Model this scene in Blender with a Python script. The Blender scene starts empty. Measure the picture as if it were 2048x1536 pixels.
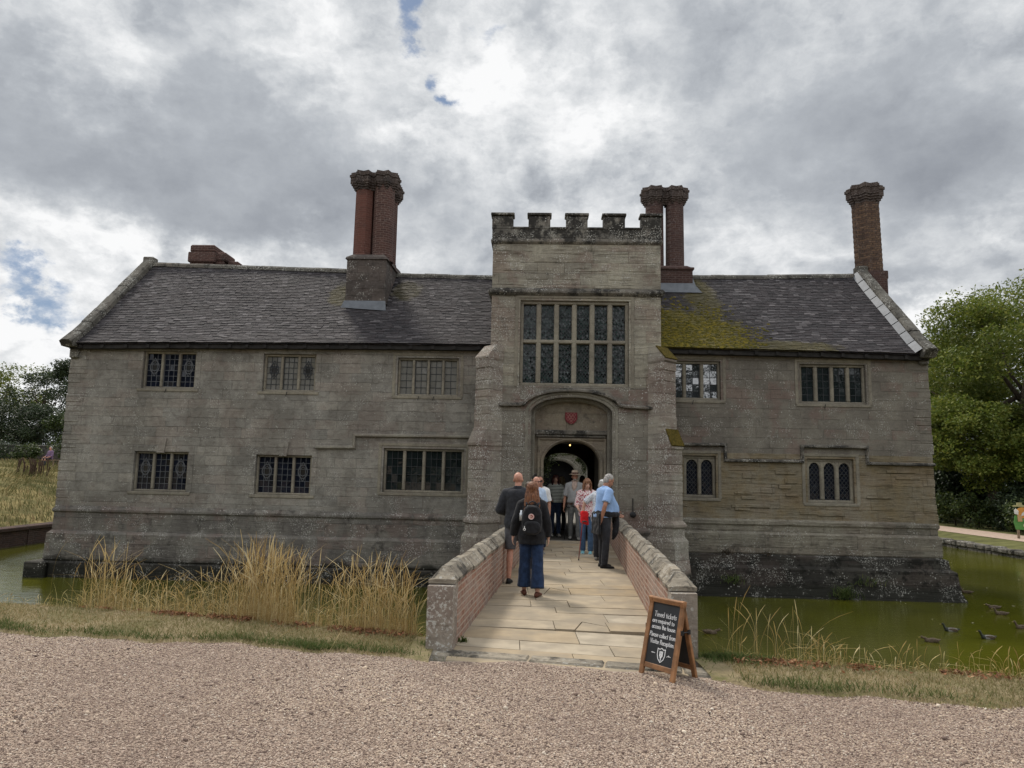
import bpy, bmesh, math, random
import numpy as np
from mathutils import Vector, Matrix
R = math.radians
random.seed(7); rng = np.random.default_rng(7)
scene = bpy.context.scene
COL = scene.collection

# ------------------------------------------------------------------ camera
CAM_H = 1.75
PITCH, ROLL, F_PX = R(7.2), R(1.2), 1420.0
cd = bpy.data.cameras.new("camera"); cam = bpy.data.objects.new("camera", cd); COL.objects.link(cam)
cd.sensor_fit = 'HORIZONTAL'; cd.sensor_width = 36.0; cd.lens = 36.0 * F_PX / 2048.0
cd.clip_start = 0.1; cd.clip_end = 3000
_R0 = Vector((1, 0, 0)); _F = Vector((0, math.cos(PITCH), math.sin(PITCH))); _U0 = Vector((0, -math.sin(PITCH), math.cos(PITCH)))
_Rt = _R0 * math.cos(ROLL) + _U0 * math.sin(ROLL); _Up = _U0 * math.cos(ROLL) - _R0 * math.sin(ROLL)
M = Matrix((_Rt, _Up, -_F)).transposed().to_4x4(); M.translation = (0, 0, CAM_H)
cam.matrix_world = M
scene.camera = cam

# ------------------------------------------------------------------ exposure, sun
scene.view_settings.view_transform = 'Standard'; scene.view_settings.look = 'None'
scene.view_settings.exposure = 0.0; scene.view_settings.gamma = 1.0
SUN_AZ, SUN_EL = R(-28), R(50)          # azimuth from +Y towards +X
sl = bpy.data.lights.new("sun", 'SUN'); sl.energy = 2.6; sl.angle = R(10); sl.color = (1.0, 0.93, 0.83)
so = bpy.data.objects.new("sun", sl); COL.objects.link(so)
_sd = Vector((math.sin(SUN_AZ) * math.cos(SUN_EL), math.cos(SUN_AZ) * math.cos(SUN_EL), math.sin(SUN_EL)))
so.rotation_euler = _sd.to_track_quat('Z', 'Y').to_euler(); so.location = (0, 0, 60)

# ------------------------------------------------------------------ node helper
class NT:
    def __init__(s, nt):
        s.nt = nt
    def new(s, t, **kw):
        n = s.nt.nodes.new(t)
        for k, v in kw.items(): setattr(n, k, v)
        return n
    def link(s, a, b): s.nt.links.new(a, b)
    def inp(s, sock, v):
        if v is None: return
        if isinstance(v, bpy.types.NodeSocket): s.link(v, sock)
        elif isinstance(v, (tuple, list)) and len(v) == 3 and sock.type == 'RGBA': sock.default_value = (*v, 1)
        else: sock.default_value = v
    def noise(s, vec=None, scale=5, detail=4, rough=.55, dist=0, out='Fac'):
        n = s.new('ShaderNodeTexNoise'); s.inp(n.inputs['Vector'], vec); n.inputs['Scale'].default_value = scale
        n.inputs['Detail'].default_value = detail; n.inputs['Roughness'].default_value = rough; n.inputs['Distortion'].default_value = dist
        return n.outputs[out]
    def voro(s, vec=None, scale=5, feature='F1', out='Distance', rnd=1):
        n = s.new('ShaderNodeTexVoronoi', feature=feature); s.inp(n.inputs['Vector'], vec); n.inputs['Scale'].default_value = scale
        n.inputs['Randomness'].default_value = rnd
        return n.outputs[out]
    def math(s, op, a, b=None, c=None, clamp=False):
        n = s.new('ShaderNodeMath', operation=op, use_clamp=clamp); s.inp(n.inputs[0], a); s.inp(n.inputs[1], b)
        if c is not None: s.inp(n.inputs[2], c)
        return n.outputs[0]
    def vmath(s, op, a, b=None, out=0):
        n = s.new('ShaderNodeVectorMath', operation=op); s.inp(n.inputs[0], a)
        if b is not None: s.inp(n.inputs[3 if op == 'SCALE' else 1], b)
        return n.outputs[out]
    def ramp(s, fac, stops, interp='LINEAR'):
        n = s.new('ShaderNodeValToRGB'); n.color_ramp.interpolation = interp; s.inp(n.inputs[0], fac)
        e = n.color_ramp.elements
        while len(e) < len(stops): e.new(.5)
        for i, (p, c) in enumerate(stops):
            e[i].position = p; e[i].color = (c, c, c, 1) if isinstance(c, (int, float)) else (*c, 1)
        return n.outputs[0]
    def mr(s, v, a, b, c=0, d=1, smooth=True):
        n = s.new('ShaderNodeMapRange', interpolation_type='SMOOTHSTEP' if smooth else 'LINEAR')
        s.inp(n.inputs[0], v)
        for i, q in zip((1, 2, 3, 4), (a, b, c, d)): s.inp(n.inputs[i], q)
        return n.outputs[0]
    def mix(s, fac, a, b, blend='MIX'):
        n = s.new('ShaderNodeMix', data_type='RGBA', blend_type=blend); s.inp(n.inputs[0], fac); s.inp(n.inputs[6], a); s.inp(n.inputs[7], b)
        return n.outputs[2]
    def sep(s, v):
        n = s.new('ShaderNodeSeparateXYZ'); s.inp(n.inputs[0], v); return n.outputs
    def comb(s, x=0, y=0, z=0):
        n = s.new('ShaderNodeCombineXYZ')
        for i, q in enumerate((x, y, z)): s.inp(n.inputs[i], q)
        return n.outputs[0]
    def obj(s): return s.new('ShaderNodeTexCoord').outputs['Object']
    def island(s): return s.new('ShaderNodeNewGeometry').outputs['Random Per Island']
    def bump(s, h, strength=.5, dist=.02, normal=None):
        n = s.new('ShaderNodeBump'); s.inp(n.inputs['Height'], h); n.inputs['Strength'].default_value = strength
        n.inputs['Distance'].default_value = dist
        if normal is not None: s.link(normal, n.inputs['Normal'])
        return n.outputs[0]

def new_mat(name):
    m = bpy.data.materials.new(name); m.use_nodes = True; nt = m.node_tree; nt.nodes.clear()
    n = NT(nt); p = n.new('ShaderNodeBsdfPrincipled'); o = n.new('ShaderNodeOutputMaterial'); n.link(p.outputs[0], o.inputs[0])
    p.inputs['Roughness'].default_value = .85; p.inputs['Specular IOR Level'].default_value = .3
    return m, n, p

# ------------------------------------------------------------------ world: Nishita sky behind a broken cloud deck
def px_dir(x, y):
    d = _F + _Rt * ((x - 1024) / F_PX) - _Up * ((y - 768) / F_PX); d.normalize(); return d
w = bpy.data.worlds.new("World"); scene.world = w; w.use_nodes = True; w.node_tree.nodes.clear()
n = NT(w.node_tree)
sky = n.new('ShaderNodeTexSky', sky_type='NISHITA'); sky.sun_disc = False; sky.sun_elevation = SUN_EL; sky.sun_rotation = SUN_AZ
sky.air_density = 1.0; sky.dust_density = .6
skyc = n.vmath('SCALE', sky.outputs[0], .07)
dirv = n.new('ShaderNodeTexCoord').outputs['Generated']
d0 = n.sep(dirv)
zc = n.math('ADD', n.math('MAXIMUM', d0[2], 0.0), .50)
pv = n.comb(n.math('DIVIDE', d0[0], zc), n.math('DIVIDE', d0[1], zc), n.math('MULTIPLY', d0[2], 1.2))          # cloud deck overhead
wv = n.vmath('SUBTRACT', n.noise(pv, 3.2, 8, .60, out='Color'), (.5, .5, .5))
wv2 = n.vmath('SUBTRACT', n.noise(dirv, 9.0, 8, .62, out='Color'), (.5, .5, .5))
dw = n.vmath('ADD', n.vmath('ADD', dirv, n.vmath('SCALE', wv, .22)), n.vmath('SCALE', wv2, .13))
ds = n.sep(dw)
azn = n.math('ARCTAN2', ds[0], ds[1]); eln = n.math('ARCSINE', n.math('MINIMUM', n.math('MAXIMUM', ds[2], -.999), .999))
def lobe(x, y, rx, ry):                  # soft elliptical patch of the cloud deck, centred on a direction; radii in degrees
    d = px_dir(x, y); az = math.atan2(d.x, d.y); el = math.asin(d.z)
    a = n.math('DIVIDE', n.math('SUBTRACT', azn, az), R(rx)); b = n.math('DIVIDE', n.math('SUBTRACT', eln, el), R(ry))
    q = n.math('ADD', n.math('MULTIPLY', a, a), n.math('MULTIPLY', b, b))
    return n.math('EXPONENT', n.math('MULTIPLY', q, -1.0))
fb = n.noise(pv, 2.2, 9, .55, .2); fb2 = n.noise(pv, 8.0, 10, .62, .1); fb3 = n.noise(dirv, 14.0, 8, .60)
bil = n.math('ABSOLUTE', n.math('SUBTRACT', n.noise(n.vmath('ADD', pv, n.vmath('SCALE', wv, .25)), 4.2, 9, .58), .5))
bil2 = n.math('ABSOLUTE', n.math('SUBTRACT', n.noise(n.vmath('ADD', dirv, n.vmath('SCALE', wv2, .10)), 11, 7, .56), .5))
D_ = n.math('ADD', n.math('MULTIPLY', n.math('SUBTRACT', fb2, .5), .45), n.math('MULTIPLY', n.math('SUBTRACT', fb3, .5), .25))
D_ = n.math('ADD', D_, n.math('ADD', n.math('MULTIPLY', n.math('SUBTRACT', .07, bil), 1.5), n.math('MULTIPLY', n.math('SUBTRACT', .07, bil2), .8)))
L_ = n.math('ADD', n.math('MULTIPLY', n.math('SUBTRACT', fb, .5), .45), .625)
for (x, y, rx, ry, amp) in [
        (400, 330, 13, 4.2, -.22), (520, 220, 10, 5, -.13), (130, 300, 7, 4.5, -.20), (660, 420, 6, 3, -.22), (760, 200, 4, 4, -.08), (60, 80, 3.5, 3, -.26), (330, 150, 7, 4, -.10), (480, 440, 6, 2, -.18),
        (1620, 330, 11, 4.5, -.20), (1930, 330, 6, 5, -.26), (1450, 150, 10, 6, -.14), (1060, 80, 2.5, 1.5, -.22), (930, 470, 6, 2.5, -.14), (1850, 560, 5, 1.6, -.22), (1700, 200, 6, 4, -.12),
        (1180, 300, 5, 4, .18), (960, 170, 3.0, 4.5, .22), (830, 330, 2.6, 2.0, .26), (600, 90, 4, 4, .16), (200, 110, 3.5, 4, .24), (80, 640, 5, 2.6, .34), (60, 770, 8, 2.5, .16), (110, 480, 5, 1.6, .16),
        (350, 500, 7, 1.6, .22), (1800, 630, 3.5, 1.6, .26), (1480, 480, 6, 4, .06), (2000, 490, 3, 2, .14), (1150, 200, 4, 4, .16), (1250, 420, 4, 3, .10), (1600, 60, 5, 2, .08), (590, 470, 3, 1.2, .14)]:
    L_ = n.math('ADD', L_, n.math('MULTIPLY', lobe(x, y, rx, ry), amp))
B = n.math('ADD', L_, n.math('MULTIPLY', D_, n.mr(L_, .28, .74, .36, 1.45)))      # grey undersides are smooth, bright edges billow
cc = n.ramp(B, [(.0, (.22, .238, .272)), (.22, (.32, .343, .382)), (.45, (.47, .498, .535)), (.68, (.67, .692, .715)), (.98, (.96, .965, .97))])
gap = n.math('ADD', lobe(815, 20, 1.7, 1.0), n.math('ADD', lobe(858, 140, 1.0, 1.6), n.math('ADD', lobe(905, 205, 1.1, 1.0), n.math('ADD', lobe(15, 572, 3.4, 1.1), n.math('MULTIPLY', lobe(985, 80, 1.2, .9), .55)))))
gap = n.math('ADD', gap, n.math('MULTIPLY', n.math('SUBTRACT', n.noise(pv, 10, 10, .66), .5), 1.7))
gapm = n.mr(gap, .26, 1.05, 0, .95)
blue = n.mix(.6, skyc, (.19, .29, .47))
cc = n.mix(gapm, cc, blue)
# below the horizon the deck fades into pale haze
cc = n.mix(n.mr(d0[2], .10, -.02, 0, .6), cc, (.62, .65, .68))
# extra sky brightness added overhead and behind the camera to light facade and ground
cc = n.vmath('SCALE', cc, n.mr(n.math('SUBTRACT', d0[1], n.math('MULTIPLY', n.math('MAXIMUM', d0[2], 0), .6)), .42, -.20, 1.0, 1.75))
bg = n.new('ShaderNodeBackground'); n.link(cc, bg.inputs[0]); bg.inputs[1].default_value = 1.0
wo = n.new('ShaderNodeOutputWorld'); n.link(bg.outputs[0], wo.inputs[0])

# ------------------------------------------------------------------ mesh builder
class B_:
    def __init__(s): s.v = []; s.f = []; s.m = []; s.mi = 0
    def add(s, vs, fs):
        o = len(s.v); s.v += [tuple(p) for p in vs]; s.f += [tuple(i + o for i in f) for f in fs]; s.m += [s.mi] * len(fs)
    def box(s, x0, x1, y0, y1, z0, z1, M=None):
        vs = [Vector(p) for p in ((x0, y0, z0), (x1, y0, z0), (x1, y1, z0), (x0, y1, z0), (x0, y0, z1), (x1, y0, z1), (x1, y1, z1), (x0, y1, z1))]
        if M is not None: vs = [M @ p for p in vs]
        s.add(vs, [(0, 3, 2, 1), (4, 5, 6, 7), (0, 1, 5, 4), (1, 2, 6, 5), (2, 3, 7, 6), (3, 0, 4, 7)])
    def cbox(s, x0, x1, y0, y1, z0, z1, c=.01, M=None):     # box with chamfered edges (hull of 24 points)
        bm = bmesh.new(); bmesh.ops.create_cube(bm, size=1)
        for q in bm.verts: q.co = Vector((x0 + (q.co.x + .5) * (x1 - x0), y0 + (q.co.y + .5) * (y1 - y0), z0 + (q.co.z + .5) * (z1 - z0)))
        bmesh.ops.bevel(bm, geom=bm.edges[:], offset=c, segments=1, affect='EDGES')
        s.bm(bm, M)
    def bm(s, bm, M=None):
        bm.verts.index_update()
        s.add([(M @ q.co) if M is not None else q.co.copy() for q in bm.verts], [[q.index for q in f.verts] for f in bm.faces]); bm.free()
    def quad(s, a, b, c, d): s.add([a, b, c, d], [(0, 1, 2, 3)])
    def prism(s, poly, fn0, fn1):        # poly: 2D pts ccw; fn maps 2D->3D for both ends
        k = len(poly); s.add([fn0(*p) for p in poly] + [fn1(*p) for p in poly],
              [tuple(range(k - 1, -1, -1)), tuple(range(k, 2 * k))] + [(i, (i + 1) % k, k + (i + 1) % k, k + i) for i in range(k)])
    def rings(s, rs, cap=True, closed=True):     # list of rings (equal count)
        k = len(rs[0]); vs = [p for r in rs for p in r]; fs = []
        for j in range(len(rs) - 1):
            for i in range(k if closed else k - 1):
                a = j * k + i; b = j * k + (i + 1) % k; fs.append((a, b, b + k, a + k))
        if cap: fs.append(tuple(range(k - 1, -1, -1))); fs.append(tuple((len(rs) - 1) * k + i for i in range(k)))
        s.add(vs, fs)
    def tube(s, pts, r, k=8):
        pts = [Vector(p) for p in pts]; rr = r if isinstance(r, (list, tuple)) else [r] * len(pts); rs = []
        for i, p in enumerate(pts):
            t = (pts[min(i + 1, len(pts) - 1)] - pts[max(i - 1, 0)]).normalized()
            a = t.cross(Vector((0, 0, 1)) if abs(t.z) < .9 else Vector((1, 0, 0))).normalized(); b = t.cross(a)
            rs.append([p + (a * math.cos(2 * math.pi * j / k) + b * math.sin(2 * math.pi * j / k)) * rr[i] for j in range(k)])
        s.rings(rs)
    def ell(s, c, ax, M=None, seg=14, rng_=9):
        bm = bmesh.new(); bmesh.ops.create_uvsphere(bm, u_segments=seg, v_segments=rng_, radius=1)
        for q in bm.verts:
            p = Vector((q.co.x * ax[0], q.co.y * ax[1], q.co.z * ax[2]))
            if M is not None: p = M @ p
            q.co = p + Vector(c)
        s.bm(bm)
    def build(s, name, mats, parent=None, smooth=False, loc=None):
        me = bpy.data.meshes.new(name); me.from_pydata(s.v, [], s.f)
        for m in (mats if isinstance(mats, (list, tuple)) else [mats]): me.materials.append(m)
        if isinstance(mats, (list, tuple)) and len(mats) > 1: me.polygons.foreach_set('material_index', s.m)
        me.update()
        if smooth: me.polygons.foreach_set('use_smooth', [True] * len(me.polygons))
        return link(bpy.data.objects.new(name, me), parent, loc)

def link(o, parent=None, loc=None):
    COL.objects.link(o)
    if parent is not None: o.parent = parent
    if loc is not None: o.location = loc
    return o
def mesh_np(name, V, F, mat, parent=None, smooth=False):
    V = np.asarray(V, np.float32); F = np.asarray(F, np.int32)
    me = bpy.data.meshes.new(name); me.vertices.add(len(V)); me.vertices.foreach_set('co', V.ravel())
    k = F.shape[1]; me.loops.add(F.size); me.loops.foreach_set('vertex_index', F.ravel()); me.polygons.add(len(F))
    me.polygons.foreach_set('loop_start', np.arange(0, F.size, k, dtype=np.int32))
    try: me.polygons.foreach_set('loop_total', np.full(len(F), k, np.int32))
    except Exception: pass
    if smooth: me.polygons.foreach_set('use_smooth', np.ones(len(F), bool))
    for m in (mat if isinstance(mat, (list, tuple)) else [mat]): me.materials.append(m)
    me.update(calc_edges=True); me.validate()
    return link(bpy.data.objects.new(name, me), parent)
def thing(name, label, cat, loc=(0, 0, 0), rz=0, group=None):
    o = bpy.data.objects.new(name, None); o.empty_display_size = .2; COL.objects.link(o); o.location = loc; o.rotation_euler = (0, 0, rz)
    return tag(o, label, cat, group)
def tag(o, label, cat, group=None):
    o['label'] = label; o['category'] = cat
    if group: o['group'] = group
    return o
def structure(o): o['kind'] = 'structure'; return o
def stuff(o, label, cat): o['kind'] = 'stuff'; o['label'] = label; o['category'] = cat; return o
# ------------------------------------------------------------------ materials
def stone_mat(name, base, base2, bw=.62, bh=.27, pink=.3, lichen=.3, dark=.25, erode=.4, mortar=.35, damp=None, tan=None, colvar=.35, darktint=(.035, .033, .03)):
    base = tuple(q * 1.08 for q in base); base2 = tuple(q * .98 for q in base2)
    m, n, p = new_mat(name); co = n.obj(); s = n.sep(co)
    zz = n.math('ADD', s[2], n.math('MULTIPLY', n.noise(n.comb(0, 0, s[2]), 1.3, 2), .16))
    xx = n.math('ADD', s[0], n.math('MULTIPLY', s[1], .83))
    wob = n.vmath('SCALE', n.vmath('SUBTRACT', n.noise(co, 3.5, 3, out='Color'), (.5, .5, .5)), .05)
    bv = n.vmath('ADD', n.comb(xx, zz, 0), wob)
    br = n.new('ShaderNodeTexBrick'); n.link(bv, br.inputs['Vector']); br.offset = .42; br.squash = 1.3; br.squash_frequency = 3
    br.inputs['Color1'].default_value = (0, 0, 0, 1); br.inputs['Color2'].default_value = (1, 1, 1, 1); br.inputs['Mortar'].default_value = (.5, .5, .5, 1)
    br.inputs['Scale'].default_value = 1; br.inputs['Brick Width'].default_value = bw; br.inputs['Row Height'].default_value = bh
    br.inputs['Mortar Size'].default_value = .008; br.inputs['Mortar Smooth'].default_value = .35
    rnd = br.outputs[0]; mort = br.outputs['Fac']
    big = n.noise(co, .8, 7, .66); mid = n.noise(co, 2.6, 6, .62); fine = n.noise(co, 26, 5, .65)
    hs = n.noise(n.vmath('MULTIPLY', co, (1.6, 1.6, 15)), 1.0, 6, .62)
    c = n.mix(n.mr(big, .38, .60), base, base2)
    c = n.mix(n.math('MULTIPLY', n.mr(rnd, .1, .9, smooth=False), colvar), c, n.mix(1, c, (1.5, 1.45, 1.38), 'MULTIPLY'))
    c = n.mix(n.math('MULTIPLY', n.mr(n.noise(bv, 7.3, 0), .55, .62), colvar * .7), c, n.mix(1, c, (.6, .58, .58), 'MULTIPLY'))
    if tan: c = n.mix(n.mr(n.math('ADD', mid, n.math('MULTIPLY', s[0], 0)), .42, .7, 0, .8), c, tan)
    pk = n.math('MULTIPLY', n.mr(n.math('ADD', n.noise(co, .9, 5, .6), n.math('MULTIPLY', n.math('SUBTRACT', rnd, .5), .16)), .50, .60), pink)
    c = n.mix(pk, c, (.175, .112, .096))
    c = n.mix(n.mr(fine, .3, .75, 0, .5), c, n.mix(1, c, (.55, .55, .55), 'MULTIPLY'))
    c = n.mix(n.math('MULTIPLY', n.mr(hs, .52, .66), erode * .75), c, n.mix(1, c, (.42, .40, .38), 'MULTIPLY'))
    dk = n.mr(n.math('ADD', n.math('MULTIPLY', mid, .6), n.math('MULTIPLY', n.noise(co, 8, 5, .7), .4)), .60 - .22 * dark, .70 - .20 * dark)
    c = n.mix(n.math('MULTIPLY', dk, min(1, dark * 1.8)), c, darktint)
    if damp is not None:       # algae band that starts where the water has stood
        zd = n.math('ADD', s[2], n.math('MULTIPLY', n.math('SUBTRACT', n.noise(co, 1.4, 5, .65), .5), .55))
        c = n.mix(n.mr(zd, damp, damp - .18, 0, .93), c, (.021, .021, .017))
    li = n.math('MULTIPLY', n.mr(n.noise(co, 30, 3, .65), .54, .60), n.mr(n.noise(co, 1.7, 5, .7), .60 - .22 * lichen, .66 - .14 * lichen))
    li2 = n.math('MULTIPLY', n.mr(n.voro(n.vmath('ADD', co, n.vmath('SCALE', wob, .5)), 13), .26, .17), n.mr(n.noise(co, 2.3, 4, .65), .58 - .14 * lichen, .66 - .1 * lichen))
    c = n.mix(n.math('MULTIPLY', n.math('MAXIMUM', li, li2), min(1, lichen * 1.3)), c, (.47, .46, .42))
    mort = n.math('MULTIPLY', mort, n.mr(n.noise(co, 2.2, 4, .65), .36, .58))
    c = n.mix(n.math('MULTIPLY', mort, mortar * 1.15), c, n.mix(1, c, (.38, .36, .34), 'MULTIPLY'))
    n.link(c, p.inputs['Base Color']); p.inputs['Roughness'].default_value = .93; p.inputs['Specular IOR Level'].default_value = .15
    h = n.math('ADD', n.math('MULTIPLY', hs, erode * 1.1), n.math('ADD', n.math('MULTIPLY', fine, .35), n.math('MULTIPLY', mid, .5)))
    h = n.math('SUBTRACT', h, n.math('MULTIPLY', mort, .5)); h = n.math('ADD', h, n.math('MULTIPLY', rnd, .12))
    n.link(n.bump(h, .9, .035), p.inputs['Normal'])
    return m

def brick_mat(name, c1, c2, mort, bw=.225, bh=.075, stain=.4, lich=.2, mortw=.010, kx=.83, fade=0):
    m, n, p = new_mat(name); co = n.obj(); s = n.sep(co)
    bv = n.vmath('ADD', n.comb(n.math('ADD', s[0], n.math('MULTIPLY', s[1], kx)), s[2], 0), n.vmath('SCALE', n.vmath('SUBTRACT', n.noise(co, 5, 2, out='Color'), (.5, .5, .5)), .02))
    br = n.new('ShaderNodeTexBrick'); n.link(bv, br.inputs['Vector'])
    br.inputs['Color1'].default_value = (0, 0, 0, 1); br.inputs['Color2'].default_value = (1, 1, 1, 1); br.inputs['Mortar'].default_value = (.5, .5, .5, 1)
    br.inputs['Scale'].default_value = 1; br.inputs['Brick Width'].default_value = bw; br.inputs['Row Height'].default_value = bh
    br.inputs['Mortar Size'].default_value = mortw; br.inputs['Mortar Smooth'].default_value = .3
    fine = n.noise(co, 40, 4, .7)
    c = n.mix(n.mr(br.outputs[0], 0, 1, smooth=False), c1, c2)
    c = n.mix(n.mr(fine, .35, .75, 0, .45), c, n.mix(1, c, (.5, .5, .5), 'MULTIPLY'))
    c = n.mix(n.math('MULTIPLY', br.outputs['Fac'], .75), c, mort)
    c = n.mix(n.math('MULTIPLY', n.mr(n.noise(co, 1.6, 5, .7), .5, .68), stain), c, (.04, .035, .033))
    c = n.mix(n.math('MULTIPLY', n.math('MULTIPLY', n.mr(n.noise(co, 22, 4, .7), .55, .64), n.mr(n.noise(co, 1.9, 3), .42, .6)), lich), c, (.46, .40, .36))
    if fade: c = n.mix(n.math('MULTIPLY', n.mr(n.math('ADD', n.math('MULTIPLY', n.noise(co, 3.2, 6, .72), .6), n.math('MULTIPLY', n.noise(co, 17, 4, .7), .4)), .44, .58), fade), c, (.38, .315, .27))
    n.link(c, p.inputs['Base Color']); p.inputs['Roughness'].default_value = .92; p.inputs['Specular IOR Level'].default_value = .15
    n.link(n.bump(n.math('SUBTRACT', n.math('MULTIPLY', fine, .5), n.math('MULTIPLY', br.outputs['Fac'], .8)), .8, .012), p.inputs['Normal'])
    return m

def plain(name, col, rough=.8, var=.25, scale=12, spec=.3, metal=0, bumpd=.004, col2=None):
    m, n, p = new_mat(name); co = n.obj(); f = n.noise(co, scale, 5, .6)
    c = n.mix(n.mr(f, .3, .7), n.mix(1, col, (1 - var,) * 3, 'MULTIPLY'), col2 or n.mix(1, col, (1 + var,) * 3, 'MULTIPLY'))
    n.link(c, p.inputs['Base Color']); p.inputs['Roughness'].default_value = rough; p.inputs['Specular IOR Level'].default_value = spec
    p.inputs['Metallic'].default_value = metal
    if bumpd: n.link(n.bump(f, .5, bumpd), p.inputs['Normal'])
    return m
def island_mat(name, stops, rough=.85, spec=.25, transl=0, var=.3, nscale=30, hue=None):
    m, n, p = new_mat(name); co = n.obj(); r = n.island()
    c = n.ramp(r, stops); f = n.noise(co, nscale, 3, .6)
    c = n.mix(n.mr(f, .3, .7, 0, var), c, n.mix(1, c, (.5, .5, .5), 'MULTIPLY'))
    if hue: c = n.mix(n.mr(n.noise(co, hue[0], 3), .42, .62, 0, hue[2]), c, hue[1])
    n.link(c, p.inputs['Base Color']); p.inputs['Roughness'].default_value = rough; p.inputs['Specular IOR Level'].default_value = spec
    if transl:
        t = n.new('ShaderNodeBsdfTranslucent'); n.link(c, t.inputs[0]); ms = n.new('ShaderNodeMixShader'); ms.inputs[0].default_value = transl
        o = [q for q in n.nt.nodes if q.type == 'OUTPUT_MATERIAL'][0]
        n.link(p.outputs[0], ms.inputs[1]); n.link(t.outputs[0], ms.inputs[2]); n.link(ms.outputs[0], o.inputs[0])
    return m

M_ = {}
M_['stone_left'] = stone_mat('stone_left', (.240, .228, .202), (.180, .168, .148), pink=.20, lichen=.42, dark=.16, erode=.4, mortar=.28, colvar=.48)
M_['stone_right'] = stone_mat('stone_right', (.185, .170, .142), (.150, .135, .115), pink=.45, lichen=.42, dark=.18, erode=.3, mortar=.2, colvar=.2)
M_['stone_right_low'] = stone_mat('stone_right_low', (.205, .182, .138), (.185, .155, .105), bw=.95, bh=.34, pink=.12, lichen=.15, dark=.12, erode=1.0, mortar=.5, colvar=.3, tan=(.215, .165, .095))
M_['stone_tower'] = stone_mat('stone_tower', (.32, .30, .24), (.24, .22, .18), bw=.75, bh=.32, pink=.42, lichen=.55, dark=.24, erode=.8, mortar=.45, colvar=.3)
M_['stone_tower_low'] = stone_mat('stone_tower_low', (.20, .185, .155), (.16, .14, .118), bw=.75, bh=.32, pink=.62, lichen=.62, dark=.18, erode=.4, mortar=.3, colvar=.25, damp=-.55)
M_['stone_battlement'] = stone_mat('stone_battlement', (.20, .19, .165), (.12, .112, .10), bw=.6, bh=.3, pink=.15, lichen=.6, dark=.85, erode=.4, mortar=.4)
M_['stone_plinth'] = stone_mat('stone_plinth', (.17, .16, .14), (.13, .12, .108), bw=.9, bh=.34, pink=.35, lichen=.5, dark=.35, erode=.6, mortar=.4, damp=-.75)
M_['stone_plinth_right'] = stone_mat('stone_plinth_right', (.20, .185, .148), (.155, .14, .115), bw=.95, bh=.4, pink=.12, lichen=.4, dark=.3, erode=.9, mortar=.5, damp=-.30)
M_['stone_dark'] = stone_mat('stone_dark', (.052, .049, .042), (.036, .034, .030), bw=.8, bh=.3, pink=.1, lichen=.48, dark=.5, erode=.8, mortar=.5, damp=-.95, darktint=(.012, .012, .010))
M_['stone_trim'] = stone_mat('stone_trim', (.235, .22, .18), (.19, .175, .145), bw=3, bh=3, pink=.15, lichen=.3, dark=.2, erode=.25, mortar=.0)
M_['stone_frame'] = stone_mat('stone_frame', (.25, .228, .18), (.20, .18, .145), bw=5, bh=5, pink=.08, lichen=.15, dark=.15, erode=.15, mortar=0)
M_['stone_door'] = stone_mat('stone_door', (.235, .205, .155), (.185, .16, .125), bw=1.6, bh=.5, pink=.15, lichen=.25, dark=.3, erode=.3, mortar=.2)
M_['stone_mould'] = stone_mat('stone_mould', (.17, .155, .13), (.12, .11, .095), bw=4, bh=4, pink=.2, lichen=.5, dark=.6, erode=.4, mortar=0)
M_['stone_court'] = stone_mat('stone_court', (.24, .225, .185), (.19, .18, .15), bw=.7, bh=.3, pink=.05, lichen=.2, dark=.1, erode=.3, mortar=.3)
M_['coping'] = stone_mat('coping', (.13, .122, .105), (.095, .09, .078), bw=8, bh=8, pink=.1, lichen=.6, dark=.5, erode=.5, mortar=0)
M_['stone_chimney'] = stone_mat('stone_chimney', (.095, .080, .072), (.075, .064, .058), bw=.5, bh=.25, pink=.4, lichen=.45, dark=.4, erode=.4, mortar=.25)
M_['brick_red'] = brick_mat('brick_red', (.140, .060, .047), (.108, .049, .040), (.15, .085, .065), stain=.45, lich=.12)
M_['brick_chimney'] = brick_mat('brick_chimney', (.095, .050, .042), (.065, .038, .034), (.17, .12, .10), stain=.4, lich=.25)
M_['brick_brown'] = brick_mat('brick_brown', (.085, .048, .040), (.060, .036, .033), (.12, .09, .08), stain=.4, lich=.2)
M_['brick_gold'] = brick_mat('brick_gold', (.17, .108, .07), (.085, .055, .043), (.05, .04, .036), bw=.12, bh=.075, stain=.4, lich=.2)
M_['brick_cap'] = brick_mat('brick_cap', (.075, .055, .046), (.052, .040, .036), (.13, .11, .10), bw=.24, bh=.085, stain=.55, lich=.35)
M_['brick_bridge'] = brick_mat('brick_bridge', (.36, .185, .125), (.22, .115, .085), (.44, .36, .29), bw=.23, bh=.072, stain=.34, lich=1.0, mortw=.014, kx=1.0, fade=.62)
M_['brick_moat'] = brick_mat('brick_moat', (.085, .052, .042), (.055, .036, .032), (.09, .075, .065), stain=.6, lich=.2)
M_['lead'] = plain('lead', (.11, .12, .135), .55, .15, 6, .4, .2)
M_['came_pale'] = plain('came_pale', (.10, .105, .115), .5, .2, 30, .4, .2, 0)
M_['came'] = plain('came', (.035, .038, .042), .5, .2, 30, .4, .3, 0)
M_['iron'] = plain('iron', (.018, .018, .020), .5, .3, 30, .4, .3, 0)
M_['eaves_wood'] = plain('eaves_wood', (.020, .018, .017), .8, .4, 8)
M_['void'] = plain('void', (.010, .010, .010), .9, .2, 3, .1, 0, 0)
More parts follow.
